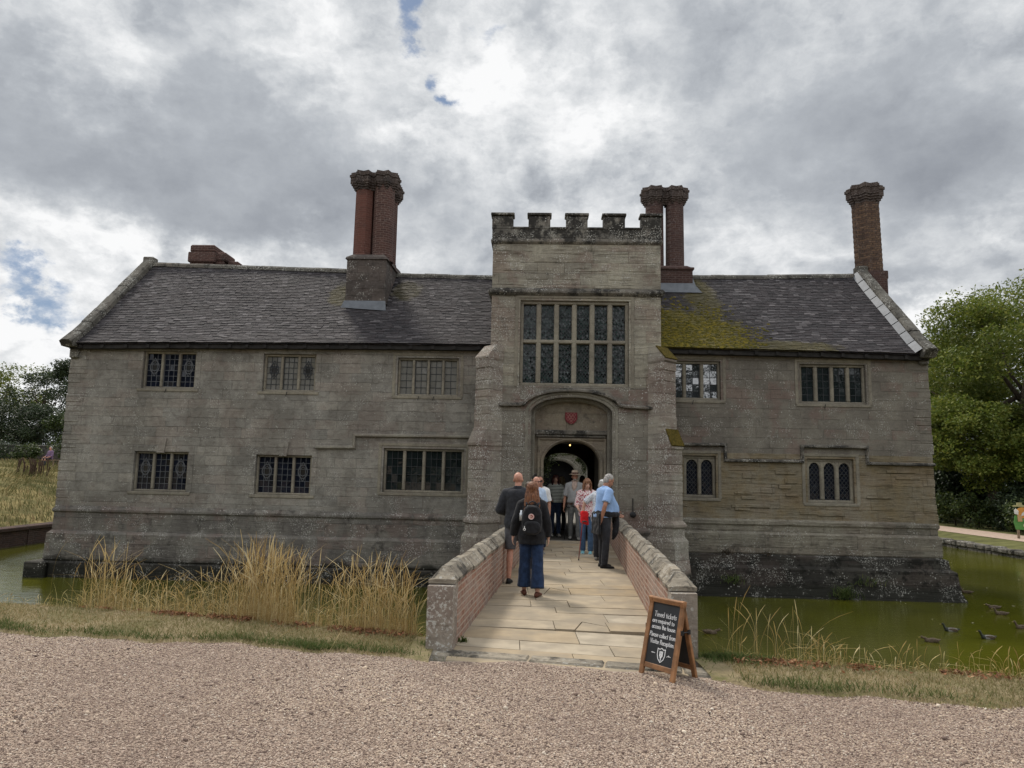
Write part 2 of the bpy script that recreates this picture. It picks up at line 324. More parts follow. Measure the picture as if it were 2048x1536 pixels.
def glass(name, col, ior=1.5, rough=.06, metal=0, var=.3):
    m, n, p = new_mat(name); r = n.island(); c = n.mix(r, n.mix(1, col, (1 - var,) * 3, 'MULTIPLY'), n.mix(1, col, (1 + var,) * 3, 'MULTIPLY'))
    n.link(c, p.inputs['Base Color']); p.inputs['Roughness'].default_value = rough; p.inputs['IOR'].default_value = ior
    p.inputs['Specular IOR Level'].default_value = .5; p.inputs['Metallic'].default_value = metal
    n.link(n.bump(n.noise(n.obj(), 9, 2), .12, .02), p.inputs['Normal'])
    return m
M_['glass_dark'] = glass('glass_dark', (.008, .010, .018), 1.4, .03)
M_['glass_blind'] = glass('glass_blind', (.165, .16, .145), 1.5, .08, 0, .12)
M_['glass_sky'] = glass('glass_sky', (.03, .034, .04), 2.7, .04)
M_['glass_mid'] = glass('glass_mid', (.012, .017, .018), 1.55, .05)
M_['glass_green'] = glass('glass_green', (.019, .035, .031), 1.5, .06, 0, .8)
M_['glass_roundel'] = glass('glass_roundel', (.03, .028, .026), 1.5, .15, 0, .6)

# roof tiles with moss
def tile_mat(name, moss):
    m, n, p = new_mat(name); co = n.obj(); s = n.sep(co); r = n.island()
    c = n.ramp(r, [(0, (.024, .022, .024)), (.35, (.043, .039, .042)), (.6, (.038, .032, .034)), (.88, (.066, .060, .063)), (1, (.12, .11, .112))])
    c = n.mix(n.mr(n.noise(co, .8, 5, .6), .42, .62, 0, .45), c, n.mix(1, c, (.62, .60, .62), 'MULTIPLY'))
    c = n.mix(n.mr(n.noise(co, 60, 3, .6), .57, .7, 0, .4), c, (.20, .19, .18))
    for (uc, zc, ru, rz, amp) in moss:
        a = n.math('DIVIDE', n.math('SUBTRACT', s[0], uc), ru); b = n.math('DIVIDE', n.math('SUBTRACT', s[2], zc), rz)
        q = n.math('SQRT', n.math('ADD', n.math('MULTIPLY', a, a), n.math('MULTIPLY', b, b)))
        nz = n.math('ADD', n.math('MULTIPLY', n.noise(co, 2.2, 8, .72), 1.3), n.math('MULTIPLY', n.noise(n.vmath('MULTIPLY', co, (3, 3, 12)), 2.2, 6, .75), .8))
        mk = n.mr(n.math('SUBTRACT', nz, q), -.04, .30, 0, amp)
        mc = n.mix(n.noise(co, 5, 4), (.060, .060, .012), (.20, .155, .026)); mc = n.mix(n.mr(n.noise(co, 50, 3), .4, .6, 0, .6), mc, (.055, .05, .02))
        c = n.mix(mk, c, mc)
    n.link(c, p.inputs['Base Color']); p.inputs['Roughness'].default_value = .8; p.inputs['Specular IOR Level'].default_value = .25
    n.link(n.bump(n.noise(co, 45, 4, .7), .6, .008), p.inputs['Normal'])
    return m
M_['tiles_left'] = tile_mat('tiles_left', [(-5.6, 7.4, .45, .55, .45), (-3.6, 7.6, .5, .5, .3)])
M_['tiles_right'] = tile_mat('tiles_right', [(4.6, 5.95, 2.3, 1.05, .95), (5.9, 7.4, .55, 1.1, .5), (7.6, 5.45, 1.6, .22, .5)])

# ground
def gravel_mat():
    m, n, p = new_mat('gravel'); co = n.obj()
    vc = n.voro(co, 62, out='Color'); vd = n.voro(co, 62); v2 = n.voro(co, 125, out='Color')
    r = n.sep(vc)[0]
    c = n.ramp(r, [(0, (.14, .095, .075)), (.3, (.34, .25, .19)), (.55, (.47, .36, .275)), (.8, (.57, .455, .345)), (1, (.66, .58, .49))])
    c = n.mix(.4, c, n.ramp(n.sep(v2)[1], [(0, (.15, .11, .10)), (.6, (.40, .31, .255)), (1, (.58, .49, .42))]))
    c = n.mix(n.mr(vd, .35, .75, 0, .6), c, (.10, .075, .062))
    c = n.mix(n.mr(n.noise(co, .5, 6, .65), .40, .66, 0, .5), c, n.mix(1, c, (.66, .60, .58), 'MULTIPLY'))
    n.link(c, p.inputs['Base Color']); p.inputs['Roughness'].default_value = .9; p.inputs['Specular IOR Level'].default_value = .2
    n.link(n.bump(n.math('SUBTRACT', 1, vd), .9, .012), p.inputs['Normal'])
    return m
M_['gravel'] = gravel_mat()
M_['pebble'] = island_mat('pebble', [(0, (.075, .05, .042)), (.22, (.20, .14, .11)), (.47, (.41, .305, .235)), (.74, (.56, .435, .33)), (.92, (.66, .53, .395)), (1, (.76, .69, .58))], .8, .3, 0, .25, 120, hue=(.55, (.25, .18, .145), .5))
def lawn_mat():
    m, n, p = new_mat('lawn'); co = n.obj()
    c = n.mix(n.mr(n.noise(co, 1.3, 5, .65), .42, .60), (.26, .205, .115), (.15, .14, .055))
    c = n.mix(n.mr(n.noise(co, 30, 4, .7), .4, .65, 0, .7), c, (.20, .155, .09)); c = n.mix(n.mr(n.noise(co, 8, 4, .7), .55, .68, 0, .5), c, (.06, .045, .03))
    n.link(c, p.inputs['Base Color']); n.link(n.bump(n.noise(co, 40, 4), .8, .03), p.inputs['Normal']); p.inputs['Roughness'].default_value = .95
    return m
M_['lawn'] = lawn_mat()
M_['far_grass'] = plain('far_grass', (.13, .125, .045), .95, .35, .8, .1, 0, .05, (.24, .19, .08))
M_['far_lawn'] = plain('far_lawn', (.105, .105, .040), .95, .3, 1.2, .1, 0, .03)
M_['path'] = plain('path', (.40, .30, .235), .95, .15, 6)
def water_mat():
    m, n, p = new_mat('moat_water'); co = n.obj()
    c = n.mix(n.mr(n.noise(co, .16, 4, .6), .35, .65), (.052, .054, .005), (.085, .086, .008))
    n.link(c, p.inputs['Base Color']); p.inputs['Roughness'].default_value = .05; p.inputs['IOR'].default_value = 1.33; p.inputs['Specular IOR Level'].default_value = .5
    wv = n.noise(n.vmath('MULTIPLY', co, (1.0, 2.6, 1)), 2.6, 4, .6, .4); w2 = n.noise(n.vmath('MULTIPLY', co, (1, 2.2, 1)), 9, 3, .6)
    amp = n.mr(n.noise(co, .10, 2), .4, .65, .25, 1)
    h = n.math('MULTIPLY', n.math('ADD', wv, n.math('MULTIPLY', w2, .25)), amp)
    n.link(n.bump(h, .5, .05), p.inputs['Normal'])
    return m
M_['water'] = water_mat()
M_['dry_grass'] = island_mat('dry_grass', [(0, (.23, .15, .055)), (.35, (.39, .275, .11)), (.7, (.53, .41, .20)), (1, (.66, .57, .36))], .8, .2, .35, .2, 3)
M_['short_grass'] = island_mat('short_grass', [(0, (.44, .35, .20)), (.45, (.36, .28, .15)), (.78, (.24, .21, .09)), (1, (.13, .145, .045))], .85, .2, .25, .2, 3, hue=(.9, (.085, .11, .032), .38))
M_['green_grass'] = island_mat('green_grass', [(0, (.06, .095, .022)), (.6, (.09, .13, .034)), (1, (.15, .16, .06))], .8, .25, .3, .2, 3)
M_['leaf_litter'] = island_mat('leaf_litter', [(0, (.10, .045, .022)), (.5, (.22, .092, .042)), (.85, (.32, .15, .07)), (1, (.38, .24, .13))], .8, .25, .15, .3)
M_['flag'] = island_mat('flag', [(0, (.34, .275, .19)), (.35, (.41, .34, .245)), (.7, (.37, .285, .18)), (1, (.45, .39, .30))], .85, .25, 0, .35, 4, hue=(2.2, (.25, .215, .165), .55))
M_['flag_joint'] = plain('flag_joint', (.17, .145, .11), .95, .3, 20)
M_['bark'] = plain('bark', (.055, .043, .032), .95, .4, 6, .1, 0, .03)
M_['ivy'] = island_mat('ivy', [(0, (.02, .035, .008)), (.6, (.045, .07, .015)), (1, (.10, .13, .04))], .6, .4, .3)
M_['wood'] = plain('wood', (.255, .125, .055), .6, .35, 9, .35, 0, .002)
M_['wood_grey'] = plain('wood_grey', (.20, .145, .095), .75, .3, 9)
M_['chalkboard'] = plain('chalkboard', (.018, .019, .021), .55, .25, 6, .35, 0, 0)
M_['chalk'] = plain('chalk', (.80, .80, .80), .9, .05, 40, .1, 0, 0)
def emis(name, col, st):
    m, n, p = new_mat(name); n.inp(p.inputs['Base Color'], col); n.inp(p.inputs['Emission Color'], col); p.inputs['Emission Strength'].default_value = st; return m
M_['lamp_glow'] = emis('lamp_glow', (1.0, .62, .22), 3.0)
M_['lamp_dim'] = emis('lamp_dim', (1.0, .38, .08), .9)
M_['red_paint'] = plain('red_paint', (.135, .012, .018), .55, .2, 12)
M_['gold_line'] = plain('gold_line', (.30, .16, .13), .6, .1, 12, .3, 0, 0)
def leaf_mat(name, a, b, c, transl=.35, bscale=.35):
    m = island_mat(name, [(0, a), (.55, b), (1, c)], .55, .3, transl, .15, 2, hue=(bscale, tuple(q * .6 for q in a), .45)); return m
M_['leaf_syc'] = leaf_mat('leaf_syc', (.075, .110, .016), (.145, .185, .028), (.26, .26, .055))
M_['leaf_yellow'] = leaf_mat('leaf_yellow', (.075, .10, .016), (.135, .15, .028), (.23, .20, .045))
M_['leaf_dark'] = leaf_mat('leaf_dark', (.010, .019, .007), (.018, .032, .010), (.040, .058, .018), .15)
M_['leaf_blue'] = leaf_mat('leaf_blue', (.022, .036, .018), (.042, .062, .030), (.075, .10, .045), .25)
M_['leaf_shrub'] = leaf_mat('leaf_shrub', (.020, .036, .010), (.045, .070, .017), (.10, .125, .030), .25)
# ------------------------------------------------------------------ manor house (local frame: x along the facade, y inwards, z up)
HA = R(2.1)
house = thing('manor_house', 'moated grey stone manor house with tiled roofs, brick chimneys and battlemented gatehouse', 'house', (0, 20, 0), -HA)
def HB(u, v, z=0):      # house-local to world
    return Vector((u * math.cos(HA) + v * math.sin(HA), 20 - u * math.sin(HA) + v * math.cos(HA), z))
def arch_z(u, uc, hw, spring, rise, e=2.3, k=.62):
    t = min(1, abs((u - uc) / hw)); return spring + rise * max(0, 1 - t ** e) ** k
def arch_pts(uc, hw, spring, rise, nseg=24, z0=None, e=2.3, k=.62):
    us = [uc - hw * math.cos(math.pi * i / nseg) for i in range(nseg + 1)]
    P = [(u, arch_z(u, uc, hw, spring, rise, e, k)) for u in us]
    if z0 is not None: P = [(uc - hw, z0)] + P + [(uc + hw, z0)]
    return P
def grid_wall(b, u0, u1, z0, z1, v, holes, back=.28):
    us = sorted({u0, u1, *[h[0] for h in holes], *[h[2] for h in holes]}); zs = sorted({z0, z1, *[h[1] for h in holes], *[h[3] for h in holes]})
    for i in range(len(us) - 1):
        for j in range(len(zs) - 1):
            a, c, d, e = us[i], us[i + 1], zs[j], zs[j + 1]; mu, mz = (a + c) / 2, (d + e) / 2
            if any(h[0] < mu < h[2] and h[1] < mz < h[3] for h in holes): continue
            b.quad((a, v, d), (c, v, d), (c, v, e), (a, v, e))
    for h in holes:
        a, d, c, e = h; w = v + back
        b.quad((a, v, d), (a, w, d), (a, w, e), (a, v, e)); b.quad((c, v, d), (c, v, e), (c, w, e), (c, w, d))
        b.quad((a, v, d), (c, v, d), (c, w, d), (a, w, d)); b.quad((a, v, e), (a, w, e), (c, w, e), (c, v, e))
def sweep_uz(b, path, prof, v0, closed=False):      # profile (offset along path normal, v) swept along a path in the facade plane
    P = [Vector((p[0], p[1])) for p in path]; k = len(P); rs = []
    for i, p in enumerate(P):
        if closed: t0 = (p - P[i - 1]).normalized(); t1 = (P[(i + 1) % k] - p).normalized()
        else:
            t1 = (P[min(i + 1, k - 1)] - p); t0 = (p - P[max(i - 1, 0)])
            if t1.length < 1e-6: t1 = t0
            if t0.length < 1e-6: t0 = t1
            t0 = t0.normalized(); t1 = t1.normalized()
        t = (t0 + t1).normalized(); nn = Vector((-t.y, t.x)); sc = 1 / max(.4, nn.dot(Vector((-t0.y, t0.x))))
        rs.append([(p.x + nn.x * o * sc, v0 + v, p.y + nn.y * o * sc) for o, v in prof])
    if closed: rs.append(rs[0])
    b.rings(rs, cap=not closed)
def sweep_plan(b, path, prof):       # profile (offset outwards = left of path reversed, z) along a plan polyline
    P = [Vector(p) for p in path]; k = len(P); rs = []
    for i, p in enumerate(P):
        t1 = (P[min(i + 1, k - 1)] - p); t0 = (p - P[max(i - 1, 0)])
        if t1.length < 1e-6: t1 = t0
        if t0.length < 1e-6: t0 = t1
        t0 = t0.normalized(); t1 = t1.normalized(); t = (t0 + t1).normalized(); nn = Vector((t.y, -t.x)); sc = 1 / max(.35, nn.dot(Vector((t0.y, -t0.x))))
        rs.append([(p.x + nn.x * o * sc, p.y + nn.y * o * sc, z) for o, z in prof])
    b.rings(rs, cap=False, closed=False)

UL, UR_, UT0, UT1, VT = -12.87, 11.6, -.58, 4.07, -.8
# windows: u0, z0, u1, z1, lights
W_LEFT = [(-10.72, 3.98, -9.16, 5.07, 3), (-7.18, 3.95, -5.65, 5.04, 3), (-3.28, 3.89, -1.53, 4.99, 4),
          (-10.74, 1.04, -9.17, 2.17, 3), (-7.22, 1.02, -5.62, 2.14, 3), (-3.58, 1.16, -1.31, 2.40, 4)]
W_RIGHT = [(4.36, 3.91, 5.87, 5.02, 3), (8.07, 3.86, 9.89, 4.98, 4), (4.82, 1.20, 5.70, 2.36, 2), (8.19, 1.13, 9.46, 2.34, 3)]
W_TOWER = (.22, 4.14, 3.20, 6.52, 6)
hol = lambda ws: [tuple(w[:4]) for w in ws]

# walls
def corner_blocks(b, u, sgn, z0, z1, v, batter):
    z = z0
    while z < z1 - .05:
        h = min(random.uniform(.20, .36), z1 - z); d = random.uniform(-.006, .03); L = random.uniform(.3, .62); q = batter * (1 - (z - z0) / (z1 - z0))
        a, c = (u + sgn * (d + q), u - sgn * L)
        b.cbox(min(a, c), max(a, c), v - random.uniform(.004, .018), v + .5, z + .006, z + h - .006, .018); z += h
bl = B_(); grid_wall(bl, UL, UT0, .5, 5.42, 0, hol(W_LEFT))
bl.quad((UL, 7, -2), (UL, 0, -2), (UL, 0, 5.4), (UL, 7, 5.4)); bl.add([(UL, 0, 5.4), (UL, 3.5, 8.65), (UL, 7, 5.4)], [(0, 2, 1)])
bl.quad((UT0, 7, -2), (UL, 7, -2), (UL, 7, 5.4), (UT0, 7, 5.4))
corner_blocks(bl, UL, -1, .55, 5.4, 0, .05)
for k in range(3):      # keystones and lintels of the lower windows
    pass
wl = bl.build('wall', M_['stone_left'], house); wl['label'] = 'grey ashlar wall of the long left wing'
br = B_(); grid_wall(br, UT1, UR_, 2.45, 5.42, 0, hol(W_RIGHT[:2]))
br.quad((UR_, 0, 2.45), (UR_, 7, 2.45), (UR_, 7, 5.4), (UR_, 0, 5.4)); br.add([(UR_, 0, 5.4), (UR_, 7, 5.4), (UR_, 3.5, 8.6)], [(0, 1, 2)])
br.quad((UR_, 7, -2), (UT1, 7, -2), (UT1, 7, 5.4), (UR_, 7, 5.4)); corner_blocks(br, UR_, 1, 2.5, 5.3, 0, .02)
wr = br.build('wall', M_['stone_right'], house); wr['label'] = 'brown lichened upper wall of the right wing'
b2 = B_(); grid_wall(b2, UT1, UR_, .5, 2.45, -.006, [W_RIGHT[2][:4], W_RIGHT[3][:4]])
b2.quad((UR_ + .006, 0, -2), (UR_ + .006, 7, -2), (UR_ + .006, 7, 2.45), (UR_ + .006, 0, 2.45)); corner_blocks(b2, UR_, 1, .55, 2.3, -.006, .05)
for k in range(26):     # proud and delaminated slabs of weathered sandstone
    u = random.uniform(UT1 + .8, UR_ - .9); z = random.choice([.62, .78, .95, 1.02]) if 4.8 < u < 5.8 or 8.1 < u < 9.5 else random.uniform(.6, 2.0)
    L = random.uniform(.3, .8)
    if any(h[0] - .25 < u + L and u < h[2] + .25 and h[1] - .2 < z < h[3] + .2 for h in W_RIGHT[2:]): continue
    b2.cbox(u, u + L, -.03 - random.uniform(0, .012), .05, z, z + random.uniform(.05, .14), .012)
w2 = b2.build('wall', M_['stone_right_low'], house); w2['label'] = 'tan eroded sandstone lower wall of the right wing'

# plinths
pl = B_(); sweep_plan(pl, [(UL, 7), (UL, 0), (UT0 + .2, 0)], [(0.002, .60), (.07, .50), (.07, .45), (.03, .40), (.04, -.08), (.13, -.17), (.15, -.88), (.12, -.92), (.12, -1.9)])
pl.build('plinth', M_['stone_plinth'], house)
pl = B_(); sweep_plan(pl, [(UL - .13, 7), (UL - .13, -.13), (UT0 + .1, -.13)], [(0.0, -.93), (.10, -.97), (.14, -1.7), (.14, -1.9)])
for q in range(5): pl.cbox(UL - .55 + random.uniform(0, .1), UL + .1, -.42 + q * .05, 1, -1.7, -.95 - q * .02 + .02, .03)
pl.build('footing', M_['stone_dark'], house)
pl = B_(); sweep_plan(pl, [(UT1 - .2, 0), (UR_, 0), (UR_, 7)], [(.004, .66), (.06, .60), (.06, .52), (.025, .47), (.025, .32), (.09, .25), (.09, -.24), (.06, -.28), (.06, -1.9)])
pl.build('plinth', M_['stone_plinth_right'], house)
pl = B_(); sweep_plan(pl, [(UT1 - .2, -.06), (UR_ + .06, -.06), (UR_ + .06, 7)], [(0, -.27), (.12, -.32), (.15, -.55), (.26, -.62), (.31, -1.12), (.44, -1.42), (.46, -1.9)])
z = -.30
while z > -1.4:
    h = random.uniform(.14, .26); u = UT1
    while u < UR_:
        L = random.uniform(.3, .9); off = .06 + np.interp(-z, [.27, .55, .62, 1.12, 1.42], [.10, .14, .24, .30, .40])
        if random.random() < .7: pl.cbox(u + .01, min(u + L, UR_ + off) - .01, -off - random.uniform(-.005, .03), 0.1, z - h + .012, z, .02)
        u += L
    z -= h
pl.build('footing', M_['stone_dark'], house)
# string courses
def hood(path, mat, v0=-.0, w=.10, d=.09):
    b = B_(); sweep_uz(b, path, [(w * .5, .01), (w * .5, -d * .35), (w * .1, -d), (-w * .3, -d), (-w * .5, -d * .3), (-w * .5, .01)], v0); return b.build('string_course', mat, house)
hood([(-5.52, 2.38), (-4.43, 2.40), (-4.43, 2.74), (-.95, 2.76)], M_['stone_trim'])
hood([(4.6, 2.66), (5.96, 2.67), (5.96, 2.24), (8.06, 2.25), (8.06, 2.67), (9.83, 2.67), (9.83, 2.23), (11.62, 2.23)], M_['stone_mould'], -.006, .09, .10)

# tower body
ft = B_(); uc, hw = 1.66, 1.09
for (a, c) in ((UT0, uc - hw), (uc + hw, UT1)): ft.quad((a, VT, -2), (c, VT, -2), (c, VT, 3.62), (a, VT, 3.62))
us = [uc - hw * math.cos(math.pi * i / 28) for i in range(29)]
for a, c in zip(us[:-1], us[1:]):
    za, zc_ = arch_z(a, uc, hw, 3.44, .40), arch_z(c, uc, hw, 3.44, .40)
    ft.quad((a, VT, za), (c, VT, zc_), (c, VT, 4.14), (a, VT, 4.14)); ft.quad((a, VT, za), (a, VT + .5, za), (c, VT + .5, zc_), (c, VT, zc_))
for (a, c) in ((UT0, uc - hw), (uc + hw, UT1)): ft.quad((a, VT, 3.62), (c, VT, 3.62), (c, VT, 4.14), (a, VT, 4.14))
for s_, u in ((1, uc - hw), (-1, uc + hw)): ft.quad((u, VT, -.2), (u, VT + .5, -.2), (u, VT + .5, 3.44), (u, VT, 3.44))
for u in (UT0, UT1): ft.quad((u, VT, -2), (u, 4.5, -2), (u, 4.5, 4.14), (u, VT, 4.14))
ft.quad((uc - hw, VT, -2), (uc + hw, VT, -2), (uc + hw, VT, -.05), (uc - hw, VT, -.05))
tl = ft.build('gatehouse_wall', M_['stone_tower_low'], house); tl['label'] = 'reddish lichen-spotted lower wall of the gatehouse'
fu = B_(); grid_wall(fu, UT0, UT1, 4.14, 8.2, VT, [(W_TOWER[0], 4.1401, W_TOWER[2], W_TOWER[3])], .36)
for u in (UT0, UT1): fu.quad((u, VT, 4.14), (u, 4.5, 4.14), (u, 4.5, 8.2), (u, VT, 8.2))
fu.quad((UT1, 4.5, -2), (UT0, 4.5, -2), (UT0, 4.5, 8.2), (UT1, 4.5, 8.2)) if False else fu.quad((UT1, 4.5, 3.2), (UT0, 4.5, 3.2), (UT0, 4.5, 8.2), (UT1, 4.5, 8.2))
fu.quad((UT0, VT, 8.1), (UT1, VT, 8.1), (UT1, 4.5, 8.1), (UT0, 4.5, 8.1))
for i in range(60):   # weathered block faces standing a little proud
    u = random.uniform(UT0 + .05, UT1 - .8); z = random.choice([6.98, 7.22, 7.46, 7.72, 7.95]) if random.random() < .8 else 6.7
    if z < 6.8: continue
    fu.cbox(u, u + random.uniform(.35, .7), VT - random.uniform(.004, .014), VT + .1, z - .11, z + .11, .012)
tu = fu.build('gatehouse_wall', M_['stone_tower'], house); tu['label'] = 'pale grey upper wall of the gatehouse'
# battlement
bt = B_(); V0, V1 = VT - .03, 4.55; A0, A1 = UT0 - .03, UT1 + .03
def parapet(face):   # face: function (along, out0, out1, z0, z1, M)
    pass
mer = [(-.61, -.03), (.41, 1.01), (1.44, 2.05), (2.48, 3.09), (3.53, 4.10)]
bt.box(A0, A1, V0, V0 + .32, 8.27, 8.55)
for a, c in mer:
    a += random.uniform(-.015, .015)
    bt.cbox(a, c, V0 + .004, V0 + .316, 8.55, 8.93 + random.uniform(-.015, .015), .02); bt.cbox(a - .035, c + .035, V0 - .03, V0 + .35, 8.945, 9.02, .015)
gaps = [(mer[i][1], mer[i + 1][0]) for i in range(4)]
for a, c in gaps: bt.cbox(a - .01, c + .01, V0 - .03, V0 + .35, 8.55, 8.61, .015)
for u in (A0, A1 - .3):
    bt.box(u, u + .3, V0 + .32, V1, 8.27, 8.55)
    for k in range(4): bt.cbox(u + .004, u + .296, .35 + k * 1.05, .95 + k * 1.05, 8.55, 8.98, .02)
bt.box(A0, A1, V1 - .3, V1 - .003, 8.27, 8.56)
for a, c in mer: bt.cbox(a, c, V1 - .296, V1, 8.56, 8.98, .02)
bt.build('battlement', M_['stone_battlement'], house)
for zc_, d, h in ((8.2, .06, .15), (6.75, .10, .20)):
    b = B_(); sweep_plan(b, [(UT0, 4.5), (UT0, VT), (UT1, VT), (UT1, 4.5)], [(-.05, zc_ + h / 2 + .02), (d * .5, zc_ + h / 2), (d, zc_ + h * .1), (d, zc_ - h * .15), (d * .35, zc_ - h / 2), (0.003, zc_ - h / 2), (-.05, zc_ - h / 2)])
    b.build('string_course', M_['stone_mould'], house)
# tower plinth
b = B_(); prof = [(.003, .40), (.06, .33), (.06, .25), (.03, .2), (.03, -.02), (.10, -.12), (.10, -.9), (.24, -1.1), (.28, -1.9)]
sweep_plan(b, [(UT0, .2), (UT0, VT), (uc - hw - .08, VT)], prof); b.build('plinth', M_['stone_plinth'], house)
b = B_(); sweep_plan(b, [(uc + hw + .08, VT), (UT1, VT), (UT1, .2)], prof); b.build('plinth', M_['stone_plinth'], house)

# diagonal buttresses of the gatehouse
def buttress(cu, sgn, mat, mossy):
    A = math.atan2(-1, sgn)              # outwards direction in plan
    d = Vector((math.cos(A), math.sin(A), 0)); s = Vector((-d.y, d.x, 0))
    def ringz(L, hw_, z): c0 = Vector((cu, VT, z)); return [c0 - d * .25 - s * hw_, c0 + d * L - s * hw_, c0 + d * L + s * hw_, c0 - d * .25 + s * hw_]
    r = [ringz(.74, .34, -1.9), ringz(.70, .34, -1.0), ringz(.60, .31, -.2), ringz(.60, .31, .10), ringz(.52, .27, .22), ringz(.52, .27, .42), ringz(.57, .29, .46), ringz(.57, .29, .53), ringz(.47, .26, .62), ringz(.46, .26, 2.45), ringz(.50, .28, 2.49), ringz(.50, .28, 2.55), ringz(.30, .26, 2.98), ringz(.27, .25, 4.80), ringz(.32, .27, 4.84), ringz(.32, .27, 4.89), ringz(.0, .25, 5.24)]
    b = B_(); b.rings(r)
    for z0, L, hw_ in ((0.7, .46, .26), (3.05, .29, .255)):       # jittered end quoins
        z = z0
        while z < z0 + 1.6:
            h = random.uniform(.2, .34); c0 = Vector((cu, VT, 0)); e = random.uniform(.003, .02)
            Mx = Matrix((d, s, Vector((0, 0, 1)))).transposed().to_4x4(); Mx.translation = c0
            b.cbox(L - .2, L + e, -hw_ - e, hw_ + e, z, z + h - .012, .02, Mx); z += h
    o = b.build('buttress', mat, house)
    if mossy:
        q = B_(); r2 = [ringz(.515, .29, 2.552), ringz(.315, .27, 2.985)]; up = [[p + Vector((0, 0, .025)) + d * .02 for p in x] for x in r2]
        q.add([r2[0][1], r2[0][2], up[0][2], up[0][1], up[1][1], up[1][2], r2[1][1], r2[1][2]], [(0, 3, 2, 1), (3, 4, 5, 2), (0, 6, 4, 3), (1, 2, 5, 7), (4, 6, 7, 5)]); q.build('moss_cap', M_['moss'], o)
        r2 = [ringz(.33, .275, 4.892), ringz(.0, .26, 5.25)]; up = [[p + Vector((0, 0, .02)) + d * .02 for p in x] for x in r2]; q = B_()
        q.add([r2[0][1], r2[0][2], up[0][2], up[0][1], up[1][1], up[1][2], r2[1][1], r2[1][2]], [(0, 3, 2, 1), (3, 4, 5, 2), (0, 6, 4, 3), (1, 2, 5, 7), (4, 6, 7, 5)]); q.build('moss_cap', M_['moss'], o)
M_['moss'] = plain('moss', (.070, .062, .014), .95, .4, 18, .1, 0, .02, (.12, .085, .02))
M_['stone_buttress'] = stone_mat('stone_buttress', (.27, .25, .21), (.20, .165, .14), bw=2, bh=.27, pink=.32, lichen=.75, dark=.15, erode=.4, mortar=.35, damp=-.6)
buttress(UT0, -1, M_['stone_buttress'], False); buttress(UT1, 1, M_['stone_buttress'], True)

# portal: moulded arch, tympanum, inner door frame
pm = B_(); ap = arch_pts(uc, hw, 3.44, .40, 28, -.02)
sweep_uz(pm, ap, [(.16, .005), (.16, -.02), (.10, -.03), (.06, .015), (.02, -.012), (-.0, .03), (-.0, .22), (-.07, .20), (-.10, .27), (-.10, .40), (.02, .40), (.02, .03)], VT)
pm.build('portal_arch', M_['stone_trim'], house)
hm = B_(); hp = [(-.38, 3.60), (.26, 3.61)] + [(p[0], p[1]) for p in arch_pts(uc, 1.31, 3.60, .42, 26)][1:-1] + [(3.06, 3.61), (3.86, 3.57)]
sweep_uz(hm, hp, [(.06, .01), (.06, -.05), (.015, -.12), (-.03, -.12), (-.06, -.04), (-.06, .01)], VT); hm.build('hood_mould', M_['stone_mould'], house)
ty = B_(); vp = VT + .40
pts = arch_pts(uc, 1.0, 3.42, .36, 24)
for (a, za), (c, zc_) in zip(pts[:-1], pts[1:]): ty.quad((a, vp, 2.96), (c, vp, 2.96), (c, vp, zc_ + .06), (a, vp, za + .06))
ty.build('tympanum', M_['stone_door'], house)
lt = B_(); lt.cbox(.62, 2.70, VT + .29, VT + .46, 2.84, 2.965, .02); lt.cbox(.70, 2.62, VT + .33, VT + .46, 2.77, 2.835, .015); lt.build('lintel', M_['stone_mould'], house)
df = B_(); vd_ = VT + .42; au, ahw, asp, ari = 1.695, .77, 2.12, .55
pts = arch_pts(au, ahw, asp, ari, 26)
for (a, za), (c, zc_) in zip(pts[:-1], pts[1:]):
    df.quad((a, vd_, za), (c, vd_, zc_), (c, vd_, 2.84), (a, vd_, 2.84)); df.quad((a, vd_, za), (a, vd_ + .55, za), (c, vd_ + .55, zc_), (c, vd_, zc_))
df.quad((.55, vd_, 0), (au - ahw, vd_, 0), (au - ahw, vd_, 2.84), (.55, vd_, 2.84)); df.quad((au + ahw, vd_, 0), (2.77, vd_, 0), (2.77, vd_, 2.84), (au + ahw, vd_, 2.84))
for u in (au - ahw, au + ahw): df.quad((u, vd_, 0), (u, vd_ + .55, 0), (u, vd_ + .55, asp), (u, vd_, asp))
for off, w_ in ((.14, .05), (.05, .04)):
    fr = [(au - ahw - off, -.02), (au - ahw - off, 2.86 - off), (au + ahw + off, 2.86 - off), (au + ahw + off, -.02)] if off > .1 else arch_pts(au, ahw + off, asp, ari + off * .8, 26, -.02)
    sweep_uz(df, fr, [(w_, .01), (w_ * .6, -.04), (0, -.045), (-w_ * .6, -.02), (-w_, .01)], vd_)
df.build('door_frame', M_['stone_door'], house)
